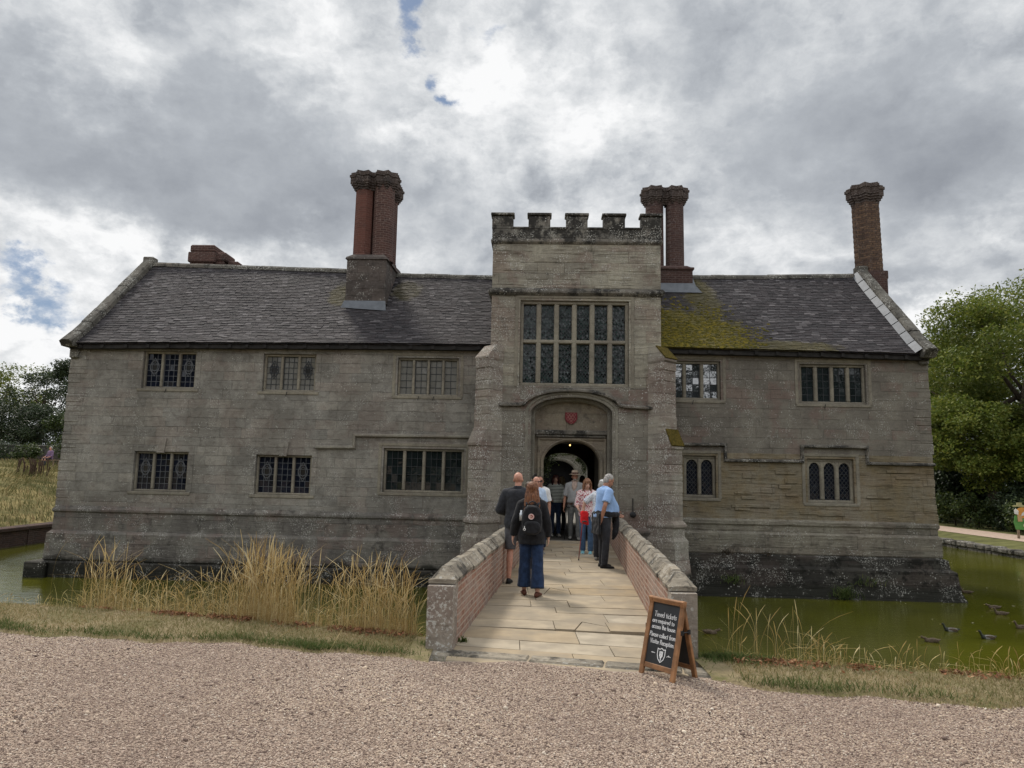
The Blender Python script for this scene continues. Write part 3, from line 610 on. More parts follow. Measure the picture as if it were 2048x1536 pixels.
# shield over the door
sh = B_(); out = [(-.16, .15), (.16, .15), (.165, -.02), (.13, -.10), (.07, -.155), (0, -.18), (-.07, -.155), (-.13, -.10), (-.165, -.02)]
sc_ = lambda p, v: (1.665 + p[0] * 1.02, v, 3.31 + p[1] * .98)
sh.prism(out[::-1], lambda a, c: sc_((a, c), vp - .045), lambda a, c: sc_((a, c), vp + .01))
shd = sh.build('shield', M_['red_paint'], house); shd['label'] = 'dark red shield with a lozenge pattern over the door'
ln = B_()
for (cx, cz) in [(-.085, .085), (0, .085), (.085, .085), (-.043, .015), (.043, .015), (0, -.055), (-.085, -.03), (.085, -.03), (0, -.125)]:
    lz = [(cx - .04, cz), (cx, cz + .052), (cx + .04, cz), (cx, cz - .052)]
    for i in range(4):
        p, q = lz[i], lz[(i + 1) % 4]; dx, dz = q[0] - p[0], q[1] - p[1]; L = math.hypot(dx, dz); nx, nz = -dz / L * .0035, dx / L * .0035
        ln.quad(sc_((p[0] - nx, p[1] - nz), vp - .048), sc_((q[0] - nx, q[1] - nz), vp - .048), sc_((q[0] + nx, q[1] + nz), vp - .048), sc_((p[0] + nx, p[1] + nz), vp - .048))
ln.build('lozenge_lines', M_['gold_line'], shd)
bp = B_(); bp.tube([(3.30, VT - .03, 1.17), (3.30, VT - .03, .80)], .012); bp.ell((3.30, VT - .04, .74), (.085, .03, .075)); bp.tube([(3.30, VT + .01, 1.12), (3.30, VT - .04, 1.12)], .015)
bp.build('bell_pull', M_['iron'], house)
# passage through the gatehouse and range behind
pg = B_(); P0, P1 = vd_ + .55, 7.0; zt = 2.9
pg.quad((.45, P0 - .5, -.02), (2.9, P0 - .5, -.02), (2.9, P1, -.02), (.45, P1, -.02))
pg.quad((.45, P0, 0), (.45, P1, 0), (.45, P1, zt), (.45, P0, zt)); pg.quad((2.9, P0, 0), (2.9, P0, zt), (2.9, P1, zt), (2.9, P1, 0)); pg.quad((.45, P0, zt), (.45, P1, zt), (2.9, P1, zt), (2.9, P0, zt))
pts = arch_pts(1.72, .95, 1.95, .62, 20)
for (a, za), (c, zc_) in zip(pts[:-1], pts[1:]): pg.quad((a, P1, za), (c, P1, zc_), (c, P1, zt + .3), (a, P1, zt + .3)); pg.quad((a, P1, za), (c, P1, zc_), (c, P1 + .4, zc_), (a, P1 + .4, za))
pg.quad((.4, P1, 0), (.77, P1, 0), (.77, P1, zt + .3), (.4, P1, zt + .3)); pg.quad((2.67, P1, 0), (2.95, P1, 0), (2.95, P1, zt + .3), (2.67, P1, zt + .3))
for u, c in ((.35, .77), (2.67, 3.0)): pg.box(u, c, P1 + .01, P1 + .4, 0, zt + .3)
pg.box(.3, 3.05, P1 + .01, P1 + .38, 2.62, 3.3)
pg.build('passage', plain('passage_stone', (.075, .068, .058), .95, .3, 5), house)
# roof space and floors so that no daylight leaks in from above
bk = B_(); bk.box(UL + .1, UT0 + 1.0, .5, 6.9, 5.0, 5.2); bk.box(UT1 - 1.0, UR_ - .1, .5, 6.9, 5.0, 5.2); bk.box(UL + .1, .3, .5, 6.9, 2.95, 3.1); bk.box(3.1, UR_ - .1, .5, 6.9, 2.95, 3.1); bk.box(.3, 3.1, -.25, 6.98, 3.0, 3.1)
bk.build('floor_slab', M_['void'], house)
# courtyard and the range on its far side
cy = B_(); cy.quad((-9, 7.4, -.03), (10, 7.4, -.03), (10, 18, -.03), (-9, 18, -.03)); cy.quad((.4, 6.6, -.012), (3, 6.6, -.012), (3, 7.6, -.012), (.4, 7.6, -.012))
cy.build('courtyard_paving', plain('court_paving', (.19, .175, .15), .9, .2, 2), house)
cw = B_(); cpts = arch_pts(1.75, 1.0, 2.0, .5, 16)
for (a, za), (c, zc_) in zip(cpts[:-1], cpts[1:]): cw.quad((a, 18, za), (c, 18, zc_), (c, 18, 5), (a, 18, 5)); cw.quad((a, 18, za), (a, 18.5, za), (c, 18.5, zc_), (c, 18, zc_))
cw.quad((-9, 18, -.03), (.75, 18, -.03), (.75, 18, 5), (-9, 18, 5)); cw.quad((2.75, 18, -.03), (10, 18, -.03), (10, 18, 5), (2.75, 18, 5))
for u in (.75, 2.75): cw.quad((u, 18, 0), (u, 18.5, 0), (u, 18.5, 2.0), (u, 18, 2.0))
sweep_uz(cw, arch_pts(1.75, 1.1, 2.0, .58, 16, 0), [(.09, .0), (.05, -.07), (-.04, -.05), (-.06, .0)], 18)
cw.box(-9, 10, 17.9, 18.02, 2.85, 3.0)
cw.build('courtyard_wall', M_['stone_court'], house)
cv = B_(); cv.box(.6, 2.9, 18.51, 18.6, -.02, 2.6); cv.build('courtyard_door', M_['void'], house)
for u in (-9, 10): cl_ = B_(); cl_.quad((u, 7.4, -.03), (u, 18, -.03), (u, 18, 5), (u, 7.4, 5)); cl_.build('courtyard_wall', M_['stone_court'], house)
# lanterns in the passage
lb = B_(); lb.box(1.64, 1.70, vd_ + .6, vd_ + .66, 2.60, 2.66); lan = lb.build('lantern', M_['iron'], house); lg = B_(); lg.ell((1.67, vd_ + .58, 2.585), (.02, .02, .025)); lg.build('bulb', M_['lamp_glow'], lan)
lb = B_(); lb.box(.46, .56, 3.0, 3.1, 1.98, 2.02); lan = lb.build('lantern', M_['iron'], house); lg = B_(); lg.box(.58, .72, 3.0, 3.08, 1.90, 1.98); lg.box(.565, .735, 2.985, 3.095, 1.985, 2.0); lg.build('bulb', M_['lamp_dim'], lan)

# ------------------------------------------------------------------ windows
def bar(b, p, q, w_, v0, d=.012):
    dx, dz = q[0] - p[0], q[1] - p[1]; L = math.hypot(dx, dz)
    if L < 1e-5: return
    nx, nz = -dz / L * w_ / 2, dx / L * w_ / 2
    A = [(p[0] - nx, p[1] - nz), (q[0] - nx, q[1] - nz), (q[0] + nx, q[1] + nz), (p[0] + nx, p[1] + nz)]
    b.add([(a, v0, c) for a, c in A] + [(a, v0 + d, c) for a, c in A], [(0, 1, 2, 3), (0, 4, 5, 1), (1, 5, 6, 2), (2, 6, 7, 3), (3, 7, 4, 0)])
def pane_q(b, pts, v, tilt):
    cu = sum(p[0] for p in pts) / len(pts); cz = sum(p[1] for p in pts) / len(pts); k_ = 5 if random.random() < .07 else 1; a, c = random.gauss(0, tilt * k_), random.gauss(0, tilt * k_)
    b.add([(p[0], v + (p[0] - cu) * a + (p[1] - cz) * c, p[1]) for p in pts], [tuple(range(len(pts)))])
def clip_poly(poly, x0, x1, z0, z1):
    for ax, val, sg in ((0, x0, 1), (0, x1, -1), (1, z0, 1), (1, z1, -1)):
        out = []
        for i in range(len(poly)):
            p, q = poly[i - 1], poly[i]; ip, iq = sg * (p[ax] - val) >= 0, sg * (q[ax] - val) >= 0
            if ip != iq:
                t = (val - p[ax]) / (q[ax] - p[ax]); out.append((p[0] + t * (q[0] - p[0]), p[1] + t * (q[1] - p[1])))
            if iq: out.append(q)
        poly = out
        if len(poly) < 3: return []
    return poly
def glaze(gb, lb, x0, x1, z0, z1, v, kind, cw=.012, roundel=False, rb=None, nx=3, nz=6, top=None, tilt=.012, dia=.15):
    top = top or (lambda u: z1)
    if kind == 'rect':
        xs = [x0 + (x1 - x0) * i / nx for i in range(nx + 1)]; zs = [z0 + (z1 - z0) * i / nz for i in range(nz + 1)]
        for i in range(nx):
            for j in range(nz): pane_q(gb, [(xs[i], zs[j]), (xs[i + 1], zs[j]), (xs[i + 1], zs[j + 1]), (xs[i], zs[j + 1])], v, tilt)
        for x in xs[1:-1]: bar(lb, (x, z0), (x, z1), cw, v - .014)
        for z in zs[1:-1]: bar(lb, (x0, z), (x1, z), cw, v - .0155)
    else:
        hx = dia / 2; hz = dia * .62; nxq = int((x1 - x0) / hx) + 3; nzq = int((z1 - z0) / hz) + 3
        for i in range(-1, nxq):
            for j in range(-1, nzq):
                if (i + j) % 2: continue
                cx, cz = x0 + i * hx, z0 + j * hz; p = clip_poly([(cx - hx, cz), (cx, cz - hz), (cx + hx, cz), (cx, cz + hz)], x0, x1, z0, z1)
                if len(p) >= 3: pane_q(gb, p, v, tilt)
        k = hz / hx; W_ = x1 - x0
        for sgn in (1, -1):
            cmin, cmax = (z0 - k * W_, z1) if sgn > 0 else (z0, z1 + k * W_)
            base = z0 - 40 * hz * 2 if False else None
            off = z0 % 1
            j = -nxq * 2
            while j < nzq * 2 + nxq:
                c = z0 + (2 * j + 1) * hz      # line z = c + sgn*k*(x-x0)
                ts = []
                seg = [(x0, c), (x1, c + sgn * k * W_)]
                (xa, za), (xb, zb) = seg; lo, hi = 0.0, 1.0; dz = zb - za
                for val, sg in ((z0, 1), (z1, -1)):
                    f0, f1 = sg * (za - val), sg * (zb - val)
                    if f0 < 0 and f1 < 0: lo, hi = 1, 0; break
                    if f0 < 0: lo = max(lo, f0 / (f0 - f1))
                    elif f1 < 0: hi = min(hi, f0 / (f0 - f1))
                if hi - lo > .02: bar(lb, (xa + lo * W_, za + lo * dz), (xa + hi * W_, za + hi * dz), cw, v - (.014 if sgn > 0 else .0155))
                j += 1
        for j in range(1, 3): bar(lb, (x0, z0 + (z1 - z0) * j / 3), (x1, z0 + (z1 - z0) * j / 3), .014, v - .022)
    if roundel:
        cx, cz = (x0 + x1) / 2, z0 + (z1 - z0) * .60; a, c = (x1 - x0) * .30, (z1 - z0) * .19
        pts = [(cx + a * math.cos(2 * math.pi * i / 16), cz + c * math.sin(2 * math.pi * i / 16)) for i in range(16)]
        for i in range(16): bar(lb, pts[i], pts[(i + 1) % 16], .018, v - .02)
        for i in range(8):
            q = 2 * math.pi * i / 8; px, pz = cx + a * .82 * math.cos(q), cz + c * .82 * math.sin(q)
            rb.add([(px + .025 * math.cos(t), v - .006, pz + .03 * math.sin(t)) for t in [k * math.pi / 4 for k in range(8)]], [tuple(range(8))])
        inner = [(cx + a * .62 * math.cos(2 * math.pi * i / 12), v - .005, cz + c * .66 * math.sin(2 * math.pi * i / 12)) for i in range(12)]; rb.add(inner, [tuple(range(12))])
        for i in range(12): p, q = inner[i], inner[(i + 1) % 12]; bar(lb, (p[0], p[2]), (q[0], q[2]), .012, v - .0205)
        dm = [(cx, cz + c * 1.45), (cx + a * 1.05, cz), (cx, cz - c * 1.45), (cx - a * 1.05, cz)]
        for i in range(4): bar(lb, dm[i], dm[(i + 1) % 4], .014, v - .0195)
def window(w_, v, glass_m, kind='rect', roundels=(), arched=False, transom=None, mull=.075, border=.06, sill=True, nx=3, nz=6, tilt=.012, casement=(), dia=.15, label=None, frame_m='stone_frame', frame_d=.14, surround=None):
    u0, z0, u1, z1, k = w_; fb = B_(); stays = []; lights = []; vf = v + .07; vg = v + .07 + frame_d * .6
    ib = border; fb.cbox(u0 + .002, u1 - .002, vf, vf + frame_d, z1 - ib, z1 - .002, .012); fb.cbox(u0 + .002, u1 - .002, vf - .001, vf + frame_d + .001, z0 + .002, z0 + ib, .012)
    fb.cbox(u0 + .003, u0 + ib, vf + .002, vf + frame_d - .002, z0 + ib, z1 - ib, .012); fb.cbox(u1 - ib, u1 - .003, vf + .002, vf + frame_d - .002, z0 + ib, z1 - ib, .012)
    a0, a1 = u0 + ib, u1 - ib; lw = (a1 - a0 - (k - 1) * mull) / k; rows = [(z0 + ib, z1 - ib)] if transom is None else [(z0 + ib, transom - .045), (transom + .045, z1 - ib)]
    for i in range(k):
        x0 = a0 + i * (lw + mull); x1 = x0 + lw
        if i < k - 1: fb.cbox(x1, x1 + mull, vf - .003, vf + frame_d + .002, z0 + ib - .002, z1 - ib + .002, .024 if mull > .08 else .018)
        for r_, (r0, r1) in enumerate(rows):
            if arched:
                cxx = (x0 + x1) / 2; sp = r1 - .20
                pts = arch_pts(cxx, lw / 2, sp, .17, 14, e=2.0, k=.55)
                for (a, za), (c, zc_) in zip(pts[:-1], pts[1:]):
                    fb.quad((a, vf + .02, za), (c, vf + .02, zc_), (c, vf + .02, r1 + .01), (a, vf + .02, r1 + .01)); fb.quad((a, vf + .02, za), (a, vf + .12, za), (c, vf + .12, zc_), (c, vf + .02, zc_))
            g1, l1, q1 = B_(), B_(), B_(); glaze(g1, l1, x0 - .005, x1 + .005, r0 - .005, r1 + .005, vg, kind, roundel=(i in roundels), rb=q1, nx=nx, nz=nz, tilt=tilt, dia=dia, cw=.014 if kind != 'rect' else .013)
            if i in casement:
                for (p, q) in (((x0, r0), (x1, r0)), ((x0, r1), (x1, r1)), ((x0, r0), (x0, r1)), ((x1, r0), (x1, r1))): bar(l1, p, q, .035, vg - .03, .025)
                cu_ = (x0 + x1) / 2; ws_ = B_(); bar(ws_, (cu_ - .02, z0 - .01), (cu_ - .05, z0 - .13), .016, v - .05); stays.append(ws_)
            pb_ = B_()
            for mi_, src in enumerate((g1, l1, q1)): pb_.mi = mi_; pb_.add(src.v, src.f)
            lights.append(pb_)
    if transom: fb.cbox(a0 - .01, a1 + .01, vf - .006, vf + frame_d + .003, transom - .05, transom + .05, .022)
    if sill: fb.cbox(u0 - .12, u1 + .12, v - .022, vf + .1, z0 - .085, z0 + .001, .012)
    o = fb.build('window', M_[frame_m], house)
    for q in lights: q.build('pane', [M_[glass_m], M_['came_pale' if glass_m == 'glass_dark' and kind == 'rect' else 'came'], M_['glass_roundel']], o)
    for q in stays: q.build('window_stay', M_['iron'], o)
    if surround: surround.build('surround', M_[frame_m if frame_m != 'stone_frame' or v != 0 or u0 > -4 else 'stone_left'], o)
    if label: o['label'] = label
    return o
# dressed surrounds and keystones
def surround_a(w_, key=False):
    sb = B_(); sweep_uz(sb, [(w_[0] - .075, w_[1] - .0), (w_[0] - .075, w_[3] + .075), (w_[2] + .075, w_[3] + .075), (w_[2] + .075, w_[1])], [(.075, .02), (.075, -.012), (-.072, -.012), (-.072, .02)], 0)
    if key:
        c = (w_[0] + w_[2]) / 2 - .02
        sb.add([(c - .10, -.05, w_[3] - .03), (c + .10, -.05, w_[3] - .03), (c + .15, -.05, w_[3] + .38), (c - .15, -.05, w_[3] + .38), (c - .10, .02, w_[3] - .03), (c + .10, .02, w_[3] - .03), (c + .15, .02, w_[3] + .38), (c - .15, .02, w_[3] + .38)], [(0, 1, 2, 3), (0, 4, 5, 1), (1, 5, 6, 2), (2, 6, 7, 3), (3, 7, 4, 0)])
    return sb
def surround_b(w_, v):
    sb = B_(); t = .14
    sweep_uz(sb, [(w_[0] - t / 2, w_[1] - .02), (w_[0] - t / 2, w_[3] + t / 2), (w_[2] + t / 2, w_[3] + t / 2), (w_[2] + t / 2, w_[1] - .02)], [(t / 2, .02), (t / 2, -.018), (0, -.018), (-t / 2 + .003, .05), (-t / 2 + .003, .07)], v)
    return sb
window(W_LEFT[0], 0, 'glass_dark', roundels=(0, 2), casement=(1,), label='dark three-light window under the eaves nearest the left corner', surround=surround_a(W_LEFT[0]))
window(W_LEFT[1], 0, 'glass_blind', roundels=(0, 2), casement=(1,), label='three-light window with pale blinds and two round medallions', surround=surround_a(W_LEFT[1]))
window(W_LEFT[2], 0, 'glass_blind', nx=2, nz=5, casement=(1, 2), label='four-light window with pale blinds', surround=surround_b(W_LEFT[2], 0))
window(W_LEFT[3], 0, 'glass_dark', roundels=(0, 2), surround=surround_a(W_LEFT[3], True))
window(W_LEFT[4], 0, 'glass_dark', roundels=(0, 2), surround=surround_a(W_LEFT[4], True))
window(W_LEFT[5], 0, 'glass_mid', nx=3, nz=5, mull=.09, border=.07, tilt=.010, surround=surround_b(W_LEFT[5], 0))
window(W_RIGHT[0], 0, 'glass_sky', nx=2, nz=5, mull=.10, border=.07, casement=(1,), tilt=.02, label='three-light window mirroring the clouds', surround=surround_b(W_RIGHT[0], 0))
window(W_RIGHT[1], 0, 'glass_mid', nx=2, nz=5, mull=.10, border=.07, casement=(1,), tilt=.010, surround=surround_b(W_RIGHT[1], 0))
window(W_RIGHT[2], -.006, 'glass_dark', kind='dia', arched=True, mull=.10, border=.08, dia=.11, label='pair of arched lights beside the gatehouse', surround=surround_b(W_RIGHT[2], -.006))
window(W_RIGHT[3], -.006, 'glass_dark', kind='dia', arched=True, mull=.11, border=.08, dia=.11, label='three arched lights low on the right wing', surround=surround_b(W_RIGHT[3], -.006))
window(W_TOWER, VT, 'glass_green', kind='dia', transom=5.38, mull=.135, border=.09, frame_d=.22, sill=False, tilt=.014, dia=.088, label='great twelve-light window with diamond panes', surround=surround_b(W_TOWER, VT))

# ------------------------------------------------------------------ roofs
RU = [-12.9, -9.9, -6, -4.1, -1, 4.1, 6, 8.8, 11.6]; RZ = [8.66, 8.60, 8.50, 8.37, 8.32, 8.38, 8.41, 8.45, 8.53]; EZ = [5.17, 5.23, 5.27, 5.29, 5.30, 5.30, 5.28, 5.25, 5.20]
VE, VR = -.28, 3.45
def roof_p(u, f, lift=0):
    ze, zr = np.interp(u, RU, EZ), np.interp(u, RU, RZ); f_ = f; L = 5.0
    z = ze + (zr - ze) * f_ + .035 * math.sin(u * 1.1 + f * 5) * math.sin(math.pi * f_) - .05 * math.sin(math.pi * f_) + .05 * max(0, .12 - f_) / .12
    nv, nz = -.67, .74
    return (u, VE + (VR - VE) * f_ + nv * lift, z + nz * lift)
def tile_roof(u0, u1, holes, mat, label):
    V = []; F = []; ncour = 47
    for j in range(ncour):
        f0 = j / ncour; f1 = min(1.0, (j + 1.9) / ncour); u = u0 - random.uniform(0, .2)
        while u < u1:
            wd = random.uniform(.15, .23) * (1.2 - .35 * f0); a, c = max(u, u0) + .004, min(u + wd, u1) - .004; u += wd
            if c - a < .03: continue
            mu = (a + c) / 2; fm = f0
            if any(h[0] < mu < h[1] and h[2] < fm < h[3] for h in holes): continue
            jt = random.gauss(0, .0025); jl = random.gauss(0, .0008) if random.random() < .97 else random.uniform(-.005, .0); th = random.uniform(.018, .026); tl = random.gauss(0, .0022)
            l0, l1 = .030 + jt, .004 + jt * .3
            o = len(V)
            V += [roof_p(a, f0 + jl, l0 - th + tl), roof_p(c, f0 + jl, l0 - th - tl), roof_p(a, f0 + jl, l0 + tl), roof_p(c, f0 + jl, l0 - tl), roof_p(a, f1, l1), roof_p(c, f1, l1)]
            F += [(o, o + 1, o + 3, o + 2), (o + 2, o + 3, o + 5, o + 4), (o, o + 2, o + 4, o), (o + 1, o + 5, o + 3, o + 1)]
    b = B_(); b.v = V; b.f = [tuple(dict.fromkeys(f)) for f in F]; b.m = [0] * len(F)
    ks = 30      # underlay and rear slope
    for i in range(ks):
        a = u0 + (u1 - u0) * i / ks; c = u0 + (u1 - u0) * (i + 1) / ks
        for g in range(10): b.quad(roof_p(a, g / 10, -.03), roof_p(c, g / 10, -.03), roof_p(c, (g + 1) / 10, -.03), roof_p(a, (g + 1) / 10, -.03))
        pa, pc = roof_p(a, 1), roof_p(c, 1); b.quad(pa, pc, (c, 7.2, 5.2), (a, 7.2, 5.2))
    o = b.build('roof', mat, house); o['label'] = label
    r = B_(); u = u0
    while u < u1:     # ridge stones
        c = min(u + random.uniform(.38, .55), u1); lift = random.uniform(-.008, .012)
        pr = [(-.15, -.10), (-.13, -.01), (-.05, .065), (.05, .065), (.13, -.01), (.15, -.10)]
        r.rings([[(x, VR + q[0], roof_p(x, 1)[2] + q[1] + lift + .02) for q in pr] for x in (u + .005, c - .005)], True, True); u = c
    r.build('ridge', M_['coping'], o)
    return o
tile_roof(-12.62, UT0 - .005, [(-5.3, -4.1, .52, 1.1)], M_['tiles_left'], 'dark tiled roof of the left wing')
tile_roof(UT1 + .005, 11.25, [(4.0, 5.72, .82, 1.1)], M_['tiles_right'], 'dark tiled roof of the right wing with yellow moss near the gatehouse')
for (a, c) in ((UL + .05, UT0 - .01), (UT1 + .01, UR_ - .05)):
    ev = B_(); ks = 24
    for i in range(ks):
        x0, x1 = a + (c - a) * i / ks, a + (c - a) * (i + 1) / ks; z0, z1 = np.interp(x0, RU, EZ), np.interp(x1, RU, EZ)
        ev.add([(x0, -.20, z0 - .10), (x1, -.20, z1 - .10), (x1, -.20, z1 + .02), (x0, -.20, z0 + .02), (x0, .05, z0 - .10), (x1, .05, z1 - .10)], [(0, 1, 2, 3), (0, 4, 5, 1)])
    u = a + .3
    while u < c: ev.box(u, u + .09, -.24, 0, np.interp(u, RU, EZ) - .085, np.interp(u, RU, EZ) + .01); u += random.uniform(.5, .7)
    ev.build('eaves_board', M_['eaves_wood'], house)
# gable copings
def coping(u0, u1, lift, mat, lead=None):
    b = B_(); f = -.035; stones = []
    while f < 1.0:
        g = min(1.02, f + random.uniform(.10, .16)); um = (u0 + u1) / 2; j = random.uniform(-.012, .02)
        r0, r1 = [], []
        for ff, rr in ((f + .002, r0), (g - .002, r1)):
            for (x, l) in ((u0, -.02), (u0, lift + j), (u0 + .06, lift + .05 + j), (u1 - .06, lift + .05 + j), (u1, lift + j), (u1, -.02)):
                p = roof_p(um, ff, 0); rr.append((x + random.uniform(-.006, .006), p[1] - .67 * l, p[2] + .74 * l))
        b.rings([r0, r1]); f = g
    pt = roof_p((u0 + u1) / 2, 1, 0); b.cbox(u0 - .01, u1 + .01, VR - .16, VR + .18, pt[2] - .05, pt[2] + lift + .10, .03)
    s = -1 if u0 < 0 else 1; e0, e1 = (u0 - .05, u1) if s < 0 else (u0, u1 + .02)
    pe = roof_p((u0 + u1) / 2, 0, 0); b.cbox(e0, e1, VE - .05, .22, pe[2] - .10, pe[2] + .12, .03); b.cbox(min(u0, u1) + .06, max(u0, u1) - .03, VE + .16, .25, pe[2] - (.40 if s < 0 else .26), pe[2] - .09, .03)
    o = b.build('gable_coping', mat, house)
    if lead:
        q = B_()
        for i in range(9):
            fa, fb_ = i / 9 + .004, (i + 1) / 9 - .003; A = roof_p(lead, fa, .035); C = roof_p(lead, fb_, .035); hgt = .15
            q.add([(lead - .10, A[1], A[2]), (lead + .05, A[1] - .67 * hgt, A[2] + .74 * hgt), (lead + .05, C[1] - .67 * hgt, C[2] + .74 * hgt), (lead - .10, C[1], C[2])], [(0, 1, 2, 3)])
        q.build('lead_flashing', M_['lead'], o)
coping(-12.93, -12.58, .16, M_['coping']); coping(11.28, 11.62, .22, M_['coping'], 11.23)
rg = B_()
for i in range(10): rg.quad(*[(u, 3.45 + (7.1 - 3.45) * f, 8.6 + (5.3 - 8.6) * f + .15) for u, f in ((11.28, i / 10), (11.62, i / 10), (11.62, (i + 1) / 10), (11.28, (i + 1) / 10))])
rg.build('gable_coping', M_['coping'], house)

# ------------------------------------------------------------------ chimneys
def poly_ring(cx, cy, z, r, k, rot=0, star=0):
    return [(cx + (r if (not star or i % 2 == 0) else r * star) * math.cos(rot + 2 * math.pi * i / k), cy + (r if (not star or i % 2 == 0) else r * star) * math.sin(rot + 2 * math.pi * i / k), z) for i in range(k)]
def star_cap(b, cx, cy, z0, r, rot=0, levels=None):
    lv = levels or [(0, .86), (.07, .86), (.07, .97), (.14, .97), (.14, 1.08), (.20, 1.08), (.20, 1.16), (.42, 1.16), (.42, 1.24), (.50, 1.24), (.50, 1.14), (.58, 1.12)]
    b.rings([poly_ring(cx, cy, z0 + h, r * q * 1.14, 16, rot, .74) for h, q in lv])
    b.rings([poly_ring(cx, cy, z0 + .57 , r * .8, 12), poly_ring(cx, cy, z0 + .64, r * .6, 12)])
def chimney(name_label):
    pass
c1 = B_(); z_lo = 6.4
c1.rings([[(-5.34, 1.55, z_lo), (-4.10, 1.55, z_lo), (-4.08, 4.3, z_lo), (-5.34, 4.3, z_lo)], [(-5.34, 1.55, 8.36), (-4.10, 1.55, 8.36), (-4.16, 4.3, 8.5), (-5.34, 4.3, 8.5)]])
c1.rings([[(-5.39, 1.50, 8.36), (-4.05, 1.50, 8.36), (-4.11, 4.35, 8.5), (-5.39, 4.35, 8.5)], [(-5.36, 1.53, 8.43), (-4.08, 1.53, 8.43), (-4.13, 4.32, 8.57), (-5.36, 4.32, 8.57)], [(-5.2, 1.7, 8.56), (-4.2, 1.7, 8.56), (-4.15, 4.1, 8.7), (-5.2, 4.1, 8.7)]])
chm = c1.build('chimney', M_['stone_chimney'], house); chm['label'] = 'tall cluster of four red brick shafts on a stone base'
for (cx, cy, k, mm, rot, r_) in ((-5.00, 2.08, 8, 'brick_red', math.pi / 8, .305), (-4.36, 2.08, 20, 'brick_chimney', 0, .335), (-4.86, 3.05, 8, 'brick_chimney', math.pi / 8, .31), (-4.44, 3.05, 8, 'brick_chimney', 0, .33)):
    s_ = B_(); s_.rings([poly_ring(cx, cy, 8.42, r_ * 1.08, k, rot), poly_ring(cx, cy, 8.60, r_ * 1.06, k, rot), poly_ring(cx, cy, 8.64, r_, k, rot), poly_ring(cx, cy, 10.95, r_ * .97, k, rot)]); sh_ = s_.build('shaft', M_[mm], chm)
    q = B_(); star_cap(q, cx, cy, 10.78, .375, math.pi / 8); q.build('cap', M_['brick_cap'], chm)
fl = B_(); fl.add([(-5.45, 1.30, roof_p(-5, .4)[2] + .30), (-4.0, 1.30, roof_p(-5, .4)[2] + .30), (-4.08, 1.545, 7.02), (-5.36, 1.545, 7.02)], [(0, 1, 2, 3)]); P_ = lambda u, f, l: roof_p(u, f, l)
fl = B_(); fl.add([P_(-5.44, .468, .05), P_(-4.02, .468, .05), (-4.07, 1.535, 7.02), (-5.37, 1.535, 7.02)], [(0, 1, 2, 3)])
fl.build('lead_flashing', M_['lead'], chm)
c2 = B_(); c2.box(3.95, 5.72, 2.72, 3.75, 7.2, 8.47); c2.cbox(3.9, 5.77, 2.67, 3.8, 8.47, 8.55, .015); c2.rings([[(3.97, 2.74, 8.55), (5.70, 2.74, 8.55), (5.70, 3.73, 8.55), (3.97, 3.73, 8.55)], [(4.15, 2.9, 8.66), (5.58, 2.9, 8.66), (5.58, 3.6, 8.66), (4.15, 3.6, 8.66)]])
ch2 = c2.build('chimney', M_['brick_brown'], house); ch2['label'] = 'pair of round brown brick shafts behind the gatehouse'
for cx in (4.57, 5.245):
    s_ = B_(); s_.rings([poly_ring(cx, 3.22, 8.6, .305, 24), poly_ring(cx, 3.22, 11.0, .295, 24)]); s_.build('shaft', M_['brick_brown'], ch2)
    q = B_(); star_cap(q, cx, 3.22, 10.82, .36, math.pi / 8); q.build('cap', M_['brick_cap'], ch2)
fl = B_(); fl.add([P_(4.08, .755, .06), P_(5.98, .765, .06), (5.74, 2.71, 8.02), (4.08, 2.71, 8.02)], [(0, 1, 2, 3)]); fl.add([P_(5.73, .78, .05), P_(5.86, .78, .05), P_(5.86, 1, .05), P_(5.73, 1, .05)], [(0, 1, 2, 3)]); fl.build('lead_flashing', M_['lead'], ch2)
c3 = B_(); c3.box(11.63, 12.20, 3.2, 4.3, -2, 8.55); c3.cbox(11.40, 12.26, 3.25, 4.25, 8.40, 8.68, .02)
ch3 = c3.build('chimney', M_['brick_brown'], house); ch3['label'] = 'single fluted brick shaft at the right gable'
s_ = B_(); lv = [(8.65, .0), (11.35, 0)]; nl = 28
s_.rings([poly_ring(11.87 - .05 * i / nl, 3.75, 8.7 + 2.5 * i / nl, .42 + (.012 if i % 2 else 0), 16, math.pi / 8, .76) for i in range(nl + 1)]); s_.build('shaft', M_['brick_gold'], ch3)
q = B_(); star_cap(q, 11.82, 3.75, 11.12, .435, math.pi / 8, [(0, .9), (.08, .9), (.08, 1.0), (.16, 1.0), (.16, 1.1), (.24, 1.1), (.24, 1.18), (.46, 1.18), (.46, 1.26), (.56, 1.26), (.56, 1.18), (.62, 1.15)]); q.build('cap', M_['brick_cap'], ch3)
c4 = B_(); c4.box(-11.95, -11.10, 4.6, 5.5, 6, 9.12); c4.cbox(-12.02, -11.02, 4.53, 5.57, 9.12, 9.5, .03); c4.cbox(-11.98, -11.06, 4.57, 5.53, 9.5, 9.78, .05)
c4.box(-11.1, -10.75, 4.7, 5.4, 6, 9.2); c4.cbox(-11.1, -10.66, 4.65, 5.45, 9.2, 9.52, .04); c4.box(-10.75, -10.35, 4.9, 5.4, 6, 9.0); c4.cbox(-10.7, -10.28, 4.85, 5.45, 9.0, 9.25, .04)
ch4 = c4.build('chimney', M_['brick_chimney'], house); ch4['label'] = 'low stepped brick stack behind the left ridge'

